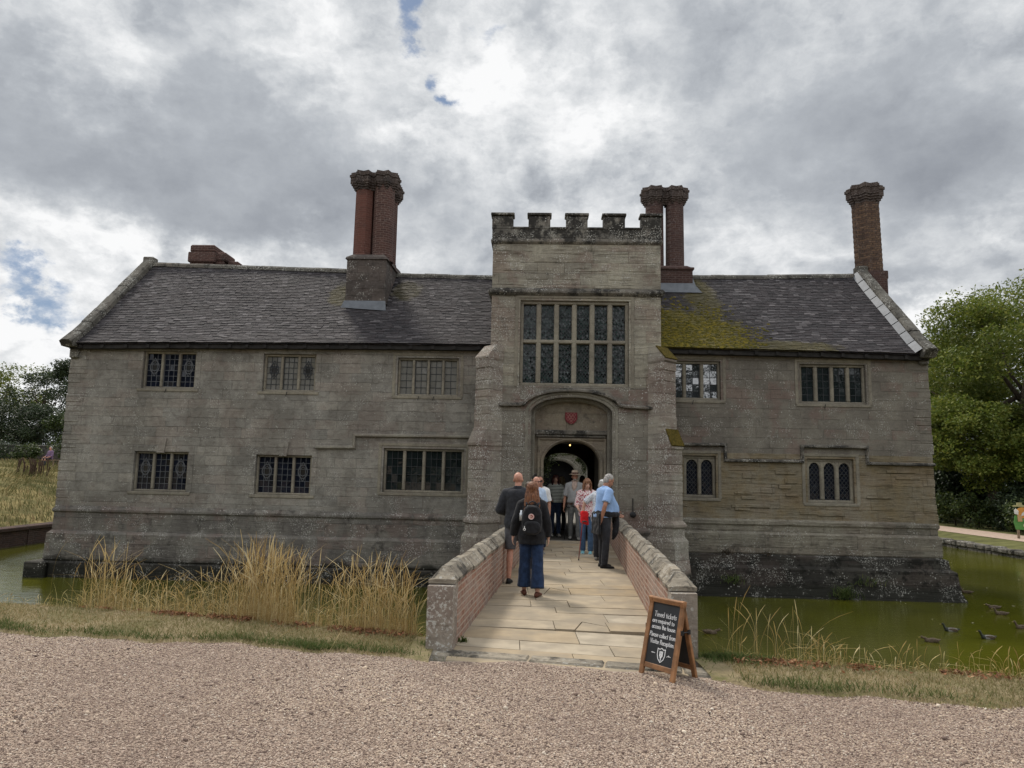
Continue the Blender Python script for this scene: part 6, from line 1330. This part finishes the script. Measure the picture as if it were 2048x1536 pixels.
def capfn(t, T, HT, RH, SH, LG, s):
    b = B_(); b.ell(HT(0, -.01, 1.705), (.088 * s, .10 * s, .075 * s), RH, 16, 10); b.rings([[HT(x, y, z) for x, y in ((-.07, .06), (-.05, .16), (.05, .16), (.07, .06))] for z in (1.69, 1.70)]); b.build('cap', M_['white_cloth'], t, True)
CX, CY = 1.90, 15.05
person('person in white cap and white print top leaning on a red walking stick', (CX, CY, 0), R(-20), 1.66, SK['fair'], ((.19, .0, -.17), (.23, .05, -.42)), ((.05, .05, -.28), (.0, .28, -.36)), [(-.09, .05, 0), (.09, -.05, 0)],
       {'mat': C_['whiteprint'], 'name': 'top', 'g': .022, 'hem': .84, 'sleeve': .92, 'flare': .03}, {'mat': C_['charcoal'], 'name': 'trousers'}, {'mat': S_['grey']}, {'kind': 'short', 'mat': H_['grey']}, head=(R(-30), R(20)), lean=R(8), extra=capfn, hands=(1.0, .5))
person('person with chestnut fringe in a pink and white print top, blue jeans and teal shoes', (1.76, 16.35, 0), R(172), 1.67, SK['fair'], DOWN, ((.06, .03, -.28), (.02, .22, -.36)), [(-.09, .06, 0), (.09, -.02, 0)],
       {'mat': C_['pinkprint'], 'name': 'top', 'g': .022, 'hem': .86, 'sleeve': 1.3, 'flare': .02}, {'mat': C_['denim'], 'name': 'jeans'}, {'mat': S_['teal'], 'sole': S_['sole_white']}, {'kind': 'long', 'mat': H_['chestnut'], 'len': 1.36, 'front': True, 'fringe': True, 'vol': 1.06}, head=(R(14), R(14)))
def cane(name, label, p0, p1, mat, handle=True):
    p0, p1 = Vector(p0), Vector(p1); t = thing(name, label, 'stick', tuple(p0)); b = B_(); d = (p1 - p0); b.tube([(0, 0, .03), d * .52], .0085, 8); b.tube([d * .5, d], .011, 8); b.build('shaft', mat, t, True); q = B_(); q.tube([(0, 0, 0), (0, 0, .035)], [.016, .012], 8); q.build('ferrule', M_['iron'], t)
    q = B_(); q.tube([d * .96, d, d + Vector((.05, -.02, .012)), d + Vector((.09, -.04, .0))], [.014, .016, .015, .012], 8); q.build('handle', M_['iron'], t); return t
cane('walking_stick', 'red jointed walking stick planted on the paving', (1.455, 15.02, 0), (1.525, 15.0, .79), plain('cane_red', (.22, .03, .025), .4, .2, 8))
def bag(loc, yaw, label, mat, w_, d_, h_, cat='bag', name='handbag', strap=None):
    t = thing(name, label, cat, loc, yaw); b = B_(); b.cbox(-w_, w_, -d_, d_, 0, h_, min(w_, d_, h_) * .5); b.rings([[(-w_ * .8, -d_ * .8, .02), (w_ * 1.1, -d_ * .8, -.03), (w_ * 1.1, d_ * .8, -.03), (-w_ * .8, d_ * .8, .0)], [(-w_, -d_, h_ * .5), (w_, -d_, h_ * .5), (w_, d_, h_ * .5), (-w_, d_, h_ * .5)]]); bake(b, 'bag', mat, .010, 3, t, disp=(.03, .07))
    if strap: q = B_(); q.tube(strap, .010, 6); q.build('strap', mat, t, True)
    return t
bag((1.585, 15.22, .74), R(20), 'bright red bag hanging behind the hand on the walking stick', C_['red'], .085, .045, .26)
# group at the left of the bridge
person('brown-haired person mostly hidden between the bald one and the auburn-haired one', (.36, 13.1, 0), R(-10), 1.60, SK['fair'], DOWN, DOWN, [(-.09, .05, 0), (.09, -.03, 0)], {'mat': C_['charcoal'], 'name': 'jacket', 'g': .03, 'hem': .88, 'sleeve': 1.95}, {'mat': C_['charcoal']}, {'mat': S_['grey']}, {'kind': 'short', 'mat': H_['brown'], 'vol': 1.08}, face=False, fine=False)
person('bald pink-faced person with glasses in a pale blue shirt', (.60, 16.2, 0), R(-150), 1.69, SK['pink'], ((.05, .02, -.28), (.03, .10, -.52)), DOWN, [(-.09, .05, 0), (.09, -.03, 0)], {'mat': C_['sky'], 'name': 'shirt', 'g': .024, 'hem': .86, 'sleeve': .9}, {'mat': C_['charcoal'], 'kind': 'shorts', 'name': 'shorts'}, {'mat': S_['grey'], 'sole': S_['sole_white']}, {}, head=(R(10), 0), bulk=1.05, extra=lambda t, T, HT, RH, SH, LG, s: glasses(t, HT, s, M_['iron'], False))
person('person in dark sunglasses looking out from behind the bald pink-faced one', (.72, 17.0, 0), R(175), 1.70, SK['tan'], DOWN, DOWN, [(-.09, .05, 0), (.09, -.03, 0)], {'mat': M_['white_cloth'], 'name': 'shirt', 'g': .022, 'hem': .86, 'sleeve': .9}, {'mat': C_['navy']}, {'mat': S_['brown']}, {'kind': 'short', 'mat': H_['brown']}, extra=lambda t, T, HT, RH, SH, LG, s: glasses(t, HT, s, M_['iron'], True))
person('person with a dark hair bun at the back of the left-hand group', (.62, 18.0, 0), R(20), 1.72, SK['fair'], DOWN, DOWN, [(-.09, .05, 0), (.09, -.03, 0)], {'mat': C_['charcoal'], 'name': 'jacket', 'g': .024, 'hem': .88, 'sleeve': 1.95}, {'mat': C_['black']}, {'mat': S_['grey']}, {'kind': 'bun', 'mat': H_['dark']}, face=False, fine=False)
# in the gateway
GZ = .0
def hatfn(t, T, HT, RH, SH, LG, s):
    b = B_(); k = 24; c = lambda r_, z, ry=1.12: [HT(r_ * math.cos(2 * math.pi * i / k), -.005 + r_ * ry * math.sin(2 * math.pi * i / k), z) for i in range(k)]
    b.rings([c(.155, 1.695), c(.155, 1.703), c(.094, 1.716), c(.084, 1.80), c(.055, 1.815)]); b.build('hat', C_['straw'], t, True)
    b = B_(); b.rings([c(.098, 1.716), c(.094, 1.75)], False); b.build('hat_band', C_['maroon'], t, True)
    b = B_(); b.ell(HT(0, .066, 1.562), (.042 * s, .034 * s, .028 * s), RH, 12, 8); b.build('beard', H_['grey'], t, True)
    b = B_(); b.rings([[T(.085 * math.cos(2 * math.pi * i / 16), -.01 + .085 * math.sin(2 * math.pi * i / 16), z) for i in range(16)] for z in (1.44, 1.49, 1.54)])
    b.tube([T(.03, .09, 1.48), T(.04, .135, 1.38), T(.02, .145, 1.26)], [.05, .05, .03], 8); b.tube([T(-.03, .09, 1.48), T(-.03, .135, 1.40), T(-.0, .145, 1.30)], [.045, .045, .03], 8); bake(b, 'scarf', C_['scarf'], .011, 2, t, disp=(.015, .04))
    b = B_()
    for sd in (-1, 1):
        pr = [(1.44, .13, .075), (1.30, .15, .115), (1.15, .14, .128), (1.0, .15, .135), (.90, .16, .135)]
        b.rings([[T(sd * (.055 + .0 * z), q + .022, z), T(sd * (w_ + .03), .06, z), T(sd * (w_ + .055), -.02, z), T(sd * (w_ + .03), -.10, z), T(sd * .05, -.15, z), T(sd * .05, -.10, z), T(sd * (w_ - .02), 0, z), T(sd * .055, q - .015, z)] for z, w_, q in pr])
    bake(b, 'waistcoat', C_['vest'], .012, 2, t, disp=(.012, .07))
person('bearded person in a straw hat, pale scarf and brown waistcoat facing out of the gateway', (1.80, 19.9, GZ), R(176), 1.82, SK['tan'], ((.05, .05, -.28), (-.06, .26, -.22)), ((.06, -.02, -.30), (.09, .03, -.56)), [(-.10, .10, .1), (.10, -.12, -.1)],
       {'mat': C_['grey_shirt'], 'name': 'shirt', 'g': .020, 'hem': .95, 'sleeve': .95}, {'mat': C_['grey']}, {'mat': S_['grey'], 'sole': S_['black']}, {'kind': 'ring', 'mat': H_['grey']}, bulk=1.08, belly=.05, extra=hatfn)
cane('walking_pole', 'dark trekking pole beside the person in the straw hat', (1.52, 19.75, 0), (1.58, 19.85, .86), M_['iron'])
person('person in green and white striped top with dark red hair inside the gateway', (1.33, 20.9, GZ), R(184), 1.74, SK['fair'], ((.07, .0, -.28), (.08, .12, -.48)), ((.08, -.02, -.27), (.0, .17, -.36)), [(-.09, .05, .1), (.09, -.02, -.1)],
       {'mat': C_['stripe'], 'name': 'top', 'g': .030, 'hem': .96, 'sleeve': 1.35, 'flare': .02}, {'mat': C_['navy']}, {'mat': S_['light'], 'sole': S_['sole_white']}, {'kind': 'bob', 'mat': H_['wine'], 'len': 1.46, 'front': True, 'fringe': True, 'vol': 1.08})
bag((1.10, 20.72, .98), R(8), 'black shoulder bag on the hip of the striped top', C_['black'], .12, .06, .22, name='shoulder_bag', strap=[(.0, .0, .2), (.02, .08, .48), (.03, .17, .52), (.0, .18, .3)])
person('blonde person standing behind the striped top', (1.66, 23.0, GZ), R(30), 1.68, SK['fair'], DOWN, DOWN, [(-.09, .05, 0), (.09, -.03, 0)], {'mat': C_['stripe'], 'name': 'top', 'g': .026, 'hem': .9, 'sleeve': 1.9}, {'mat': C_['charcoal']}, {'mat': S_['black']}, {'kind': 'long', 'mat': H_['blonde'], 'len': 1.34, 'vol': 1.08}, face=False, fine=False)
person('dark-haired person deep in the passage by the right jamb', (2.42, 24.0, GZ), R(160), 1.72, SK['tan'], DOWN, DOWN, [(-.09, .05, 0), (.09, -.03, 0)], {'mat': C_['charcoal'], 'name': 'top', 'g': .024, 'hem': .9, 'sleeve': 1.9}, {'mat': C_['charcoal']}, {'mat': S_['black']}, {'kind': 'bob', 'mat': H_['dark'], 'len': 1.45, 'vol': 1.1}, fine=False)
person('distant seated person in a purple top beside the garden wall', (-30.9, 48, 1.62), R(160), 1.75, SK['pink'], ((.06, .05, -.28), (.0, .28, -.38)), ((.06, .05, -.28), (.0, .28, -.38)), [(-.09, .05, 0), (.09, -.03, 0)], {'mat': C_['purple'], 'name': 'top', 'g': .026, 'hem': .92, 'sleeve': 1.5}, {'mat': C_['charcoal']}, {'mat': S_['black']}, {'kind': 'short', 'mat': H_['grey']}, fine=False, sit=True)
sb_ = thing('garden_bench', 'plain wooden bench under the distant seated person', 'bench', (-30.9, 48.05, 1.62), R(160)); q = B_(); q.box(-.6, .6, -.25, .2, .38, .43); q.build('seat', M_['wood_grey'], sb_)
for sx in (-.5, .5):
    for sy in (-.2, .15): q = B_(); q.box(sx - .03, sx + .03, sy - .03, sy + .03, 0, .38); q.build('leg', M_['wood_grey'], sb_)
# ------------------------------------------------------------------ A-board with chalk lettering
AB = thing('a_board', 'wooden A-board with a handwritten chalk notice about timed tickets', 'sign', (1.31, 6.50, 0), math.atan2(-.8, .6))
BW, BH, SPL, TH = .40, .665, .335, .032      # local: x along the face (viewer's left to right), y backwards, z up
def fr_m(back):
    tl = math.atan2(SPL / 2, BH); a = tl if not back else -tl; Mx = Matrix.Rotation(-a, 4, 'X'); Mx.translation = (0, 0 if not back else SPL, 0); return Mx
for back in (False, True):
    Mx = fr_m(back); L = math.hypot(BH, SPL / 2); y0, y1 = (0, TH) if not back else (-TH, 0); b = B_(); c = .045
    b.cbox(-BW / 2, -BW / 2 + c, y0, y1, 0, L, .004, Mx); b.cbox(BW / 2 - c, BW / 2, y0, y1, 0, L, .004, Mx); b.cbox(-BW / 2 + c, BW / 2 - c, y0 + .001, y1 - .001, L - c, L - .002, .004, Mx); b.cbox(-BW / 2 + c, BW / 2 - c, y0 + .006, y1 - .004, .065, .065 + c, .004, Mx)
    f = b.build('frame', M_['wood'], AB)
    if back: f['label'] = 'rear frame of the board'
    b = B_(); pz0, pz1 = .065 + c - .004, L - c + .004; b.box(-BW / 2 + c - .004, BW / 2 - c + .004, (y0 + y1) / 2 - .003, (y0 + y1) / 2 + .003, pz0, pz1, Mx); pan = b.build('panel', M_['chalkboard'], AB)
for sx in (-1, 1):
    b = B_(); z = .40; yf = z * (SPL / 2) / BH; b.tube([(sx * (BW / 2 + .004), yf + .02, z), (sx * (BW / 2 + .008), SPL / 2, z + .003), (sx * (BW / 2 + .004), SPL - yf - .02, z)], .005, 6); b.box(sx * BW / 2 - .006, sx * BW / 2 + .008, yf + .005, yf + .035, z - .02, z + .02); b.box(sx * BW / 2 - .006, sx * BW / 2 + .008, SPL - yf - .035, SPL - yf - .005, z - .02, z + .02); b.build('stay', M_['iron'], AB)
for x in (-BW / 2 + .02, BW / 2 - .08): b = B_(); b.box(x, x + .06, SPL / 2 - .02, SPL / 2 + .02, BH - .03, BH - .008); b.build('hinge', M_['iron'], AB)
circ = lambda cx=.45, cy=.5, rx=.37, ry=.5, a0=0, a1=360, k=14: [(cx + rx * math.cos(math.radians(a0 + (a1 - a0) * i / k)), cy + ry * math.sin(math.radians(a0 + (a1 - a0) * i / k))) for i in range(k + 1)]
GL = {'a': (.95, [circ(), [(.82, 1), (.82, .1), (.92, 0)]]), 'c': (.8, [circ(a0=45, a1=315)]), 'd': (.95, [circ(), [(.82, 1.75), (.82, 0)]]), 'e': (.85, [[(.1, .5), (.8, .55)] + circ(a0=10, a1=315)]), 'f': (.6, [[(.72, 1.6), (.5, 1.72), (.33, 1.5), (.30, -.1)], [(.08, .95), (.6, .98)]]), 'h': (.9, [[(.14, 1.75), (.14, 0)], [(.14, .65), (.4, 1), (.7, .85), (.76, 0)]]), 'i': (.36, [[(.18, 1), (.18, 0)], [(.18, 1.4), (.2, 1.46)]]), 'k': (.78, [[(.14, 1.75), (.14, 0)], [(.66, .95), (.16, .45), (.7, 0)]]), 'l': (.36, [[(.16, 1.75), (.18, 0)]]), 'm': (1.3, [[(.12, 1), (.12, 0)], [(.12, .7), (.36, 1), (.6, .85), (.62, 0)], [(.62, .7), (.86, 1), (1.1, .85), (1.14, 0)]]), 'n': (.9, [[(.14, 1), (.14, 0)], [(.14, .7), (.42, 1), (.7, .85), (.76, 0)]]), 'o': (.9, [circ()]), 'p': (.92, [[(.12, 1), (.12, -.65)], circ(cx=.48)]), 'q': (.95, [circ(), [(.82, 1), (.82, -.7)]]), 'r': (.62, [[(.14, 1), (.14, 0)], [(.14, .65), (.35, .98), (.6, .95)]]), 's': (.72, [[(.64, .88), (.38, 1), (.14, .82), (.22, .58), (.52, .46), (.62, .2), (.38, 0), (.08, .14)]]), 't': (.6, [[(.3, 1.5), (.3, .12), (.5, 0)], [(.04, 1.0), (.58, 1.02)]]), 'u': (.9, [[(.12, 1), (.14, .2), (.4, 0), (.7, .2)], [(.76, 1), (.78, 0)]]), 'T': (1.1, [[(.0, 1.72), (1.1, 1.78)], [(.55, 1.75), (.52, 0)]]), 'P': (1.0, [[(.14, 1.75), (.12, 0)], [(.14, 1.72), (.6, 1.75), (.85, 1.4), (.6, .9), (.14, .8)]]), 'V': (1.1, [[(.02, 1.75), (.5, 0), (1.05, 1.78)]]), 'R': (1.05, [[(.14, 1.75), (.12, 0)], [(.14, 1.72), (.62, 1.72), (.85, 1.35), (.6, .95), (.14, .85)], [(.5, .88), (.98, 0)]]), '.': (.3, [[(.12, .02), (.18, .06)]]), ' ': (.5, [])}
Lf = math.hypot(BH, SPL / 2); Mf = fr_m(False); yv = TH / 2 - .003 - .0016
def chalk(strokes, r=.00185): 
    b = B_()
    for st in strokes:
        for p, q in zip(st[:-1], st[1:]):
            d = Vector((q[0] - p[0], q[1] - p[1])); 
            if d.length < 1e-6: continue
            d.normalize(); nn = Vector((-d.y, d.x)) * r; e = d * r * .6; P = [(p[0] - e.x - nn.x, p[1] - e.y - nn.y), (q[0] + e.x - nn.x, q[1] + e.y - nn.y), (q[0] + e.x + nn.x, q[1] + e.y + nn.y), (p[0] - e.x + nn.x, p[1] - e.y + nn.y)]
            yy = yv - random.uniform(0, .0012); b.add([Mf @ Vector((x, yy, z)) for x, z in P] + [Mf @ Vector((x, TH / 2 - .002, z)) for x, z in P], [(0, 1, 2, 3), (0, 4, 5, 1), (1, 5, 6, 2), (2, 6, 7, 3), (3, 7, 4, 0)])
    return b
def text(line, x0, z0, width, xh, slope=0, name='lettering'):
    tot = sum(GL[c][0] + .12 for c in line); k = width / tot; x = 0; out = []
    for c in line:
        j = random.uniform(-.05, .05)
        for st in GL[c][1]: out.append([(x0 + (x + p[0] + random.uniform(-.02, .02)) * k, z0 + (p[1] + j) * xh + slope * (x + p[0]) * k) for p in st])
        x += GL[c][0] + .12
    return out
ALL = []
for line, x0, z, wd, xh in (('Timed tickets', -.125, .512, .255, .0255), ('are required to', -.140, .460, .255, .0215), ('access the house.', -.135, .408, .275, .0215), ('Please collect from', -.148, .338, .298, .0225), ('Visitor Reception.', -.128, .280, .276, .0225)):
    b = chalk(text(line, x0, z, wd, xh)); o = b.build('lettering', M_['chalk'], AB)
shx, shz = .015, .195
so_ = [(-.042, .052), (-.02, .046), (0, .058), (.022, .046), (.042, .052), (.042, .0), (.03, -.035), (0, -.062), (-.03, -.035), (-.042, 0), (-.042, .052)]
b = chalk([[(shx + p[0], shz + p[1]) for p in so_]], .0032); b.build('chalk_shield', M_['chalk'], AB)
st = []
for cx, cz in ((-.014, .022), (.0, .022), (.014, .022), (-.007, .0), (.007, .0), (-.014, 0), (.014, 0), (0, -.022), (-.007, -.012), (.007, -.012), (0, -.036)): st += [[(shx + cx, shz + cz - .008), (shx + cx, shz + cz + .008)]]
b = chalk(st, .0045); b.build('chalk_lozenges', M_['chalk'], AB)
b = chalk([[(-.098, .200), (-.088, .206), (-.082, .199), (-.072, .205), (-.066, .200), (-.056, .202)]], .0018); b.build('chalk_flourish', M_['chalk'], AB)
b = chalk([[(.080, .192), (.090, .197), (.098, .206), (.100, .196), (.112, .200), (.122, .196)]], .0018); b.build('chalk_flourish', M_['chalk'], AB)

# ------------------------------------------------------------------ ducks
M_['duck_brown'] = plain('duck_brown', (.085, .062, .042), .7, .55, 40, .2, 0, .003, (.16, .12, .08)); M_['duck_dark'] = plain('duck_dark', (.018, .022, .016), .5, .3, 20); M_['duck_grey'] = plain('duck_grey', (.20, .195, .18), .7, .3, 50); M_['bill'] = plain('bill', (.22, .17, .05), .5, .2, 10)
def duck(label, loc, yaw, drake, bow=0):
    t = thing('duck', label, 'duck', loc, yaw, 'ducks swimming on the moat'); t.scale = (.64,) * 3; b = B_()
    rr = [(-.26, .012, .012, .115), (-.20, .05, .035, .085), (-.12, .085, .07, .055), (0, .10, .085, .045), (.10, .085, .08, .045), (.17, .05, .05, .055), (.20, .015, .015, .065)]
    b.rings([[(w_ * math.cos(2 * math.pi * i / 16), y, zc_ + hh * math.sin(2 * math.pi * i / 16)) for i in range(16)] for y, w_, hh, zc_ in rr])
    hy, hz = (.235, .235) if not bow else (.27, .15)
    limb(b, [Vector((0, .13, .075)), Vector((0, .185, .13)), Vector((0, hy - .03, hz - .03))], [.055, .036, .030]); b.ell((0, hy, hz), (.033, .045, .036))
    hd = lambda c: c.y > .13 and c.z > (.10 if not bow else .085)
    bake(b, 'body', [M_['duck_grey'] if drake else M_['duck_brown'], M_['duck_dark'] if drake else M_['duck_brown'], M_['duck_dark']], .009, 3, t, matfn=lambda c: 1 if hd(c) else (2 if (drake and (c.y > .09 or c.y < -.17)) else 0))
    for sd in (-1, 1):
        q = B_(); q.ell((sd * .082, -.05, .080), (.022, .145, .052), Matrix.Rotation(sd * .10, 3, 'Z')); q.build('wing', M_['duck_brown'], t, True); q = B_(); q.ell((sd * .03, hy + .018, hz + .010), (.005, .006, .006), None, 6, 5); q.build('eye', M_['eye'], t, True)
    q = B_(); q.rings([[(-.014, hy + .03, hz - .018), (.014, hy + .03, hz - .018), (.012, hy + .03, hz + .006), (-.012, hy + .03, hz + .006)], [(-.015, hy + .09, hz - .022), (.015, hy + .09, hz - .022), (.012, hy + .09, hz - .012), (-.012, hy + .09, hz - .012)]]); q.build('bill', M_['bill'], t)
for args in [('small brown duck farthest out, near the corner of the house', (13.1, 20.8), 60, False, 0), ('brown duck leading the close pair', (12.25, 18.4), 75, False, 1), ('brown duck following close in the pair', (11.85, 17.55), 70, False, 0),
             ('duck cut by the right edge of the picture', (11.2, 15.95), 85, False, 0), ('dark-headed drake with raised neck nearest the house corner', (9.38, 15.5), 70, True, 0), ('largest drake gliding with raised neck toward the left', (9.72, 14.85), 80, True, 0),
             ('brown duck dabbling nearest the grassy bank', (8.35, 14.45), 75, False, 1), ('lone brown duck close to the bridge, half behind the grass', (4.1, 14.8), -100, False, 1)]:
    duck(args[0], (*args[1], WZ - .008), R(args[2]), args[3], args[4])
# a few leaves floating on the moat
k = 90; xx = rng.uniform(9, 21, k); yy = rng.uniform(16, 34, k)
fl_ = leaf_quads('floating_leaves', np.stack([xx, yy, np.full(k, WZ + .012)], 1), rng.uniform(.02, .05, k), plain('pale_leaf', (.45, .42, .30), .8), 6); stuff(fl_, 'pale leaves and feathers floating on the moat', 'leaves')
# ------------------------------------------------------------------ painted board by the right-hand path
pbd = thing('painted_board', 'brightly painted wooden cut-out board on two posts by the path', 'sign', (24.55, 34.6, -.82), R(-12)); q = B_(); q.cbox(-.16, -.06, -.04, .04, 0, .55, .01); q.build('post', M_['wood_grey'], pbd); q = B_(); q.cbox(.20, .30, -.04, .04, 0, .55, .01); q.build('post', M_['wood_grey'], pbd)
pc = lambda n_, c: plain('paint_' + n_, c, .6, .15, 6, .3, 0, 0)
ov = lambda cx, cz, rx, rz, k=18: [(cx + rx * math.cos(2 * math.pi * i / k), cz + rz * math.sin(2 * math.pi * i / k)) for i in range(k)]
def pl_(poly, y0, y1, mat, name): b = B_(); b.prism(poly[::-1], lambda a, c: (a, y0, c), lambda a, c: (a, y1, c)); b.build(name, mat, pbd)
pl_([(-.22, .42), (.40, .40), (.48, .55), (.44, .95), (.30, 1.10), (-.24, 1.08), (-.30, .75)], -.06, -.02, pc('green', (.08, .22, .05)), 'green_panel')
pl_(ov(.10, 1.22, .27, .26), -.075, -.035, pc('orange', (.55, .25, .05)), 'orange_panel')
pl_([(-.26, 1.16), (-.10, 1.12), (-.08, 1.30), (-.20, 1.42), (-.28, 1.32)], -.09, -.076, pc('white', (.62, .60, .55)), 'white_patch'); pl_([(.02, 1.08), (.16, 1.10), (.30, 1.34), (.26, 1.38), (.06, 1.20)], -.09, -.0765, pc('white2', (.62, .60, .55)), 'white_patch'); pl_([(-.14, .80), (.06, .80), (.06, 1.12), (-.14, 1.12)], -.085, -.061, pc('tan', (.42, .26, .13)), 'tan_panel')
pl_([(-.30, 1.50), (.36, 1.50), (.36, 1.56), (.10, 1.58), (.08, 1.70), (-.12, 1.70), (-.14, 1.58), (-.30, 1.56)], -.07, -.03, pc('straw', (.36, .33, .16)), 'top_panel')
pl_(ov(.18, .62, .10, .11), -.085, -.062, pc('pale', (.40, .48, .25)), 'pale_patch'); pl_(ov(.22, .88, .12, .10), -.085, -.062, pc('pale2', (.16, .36, .12)), 'pale_patch')
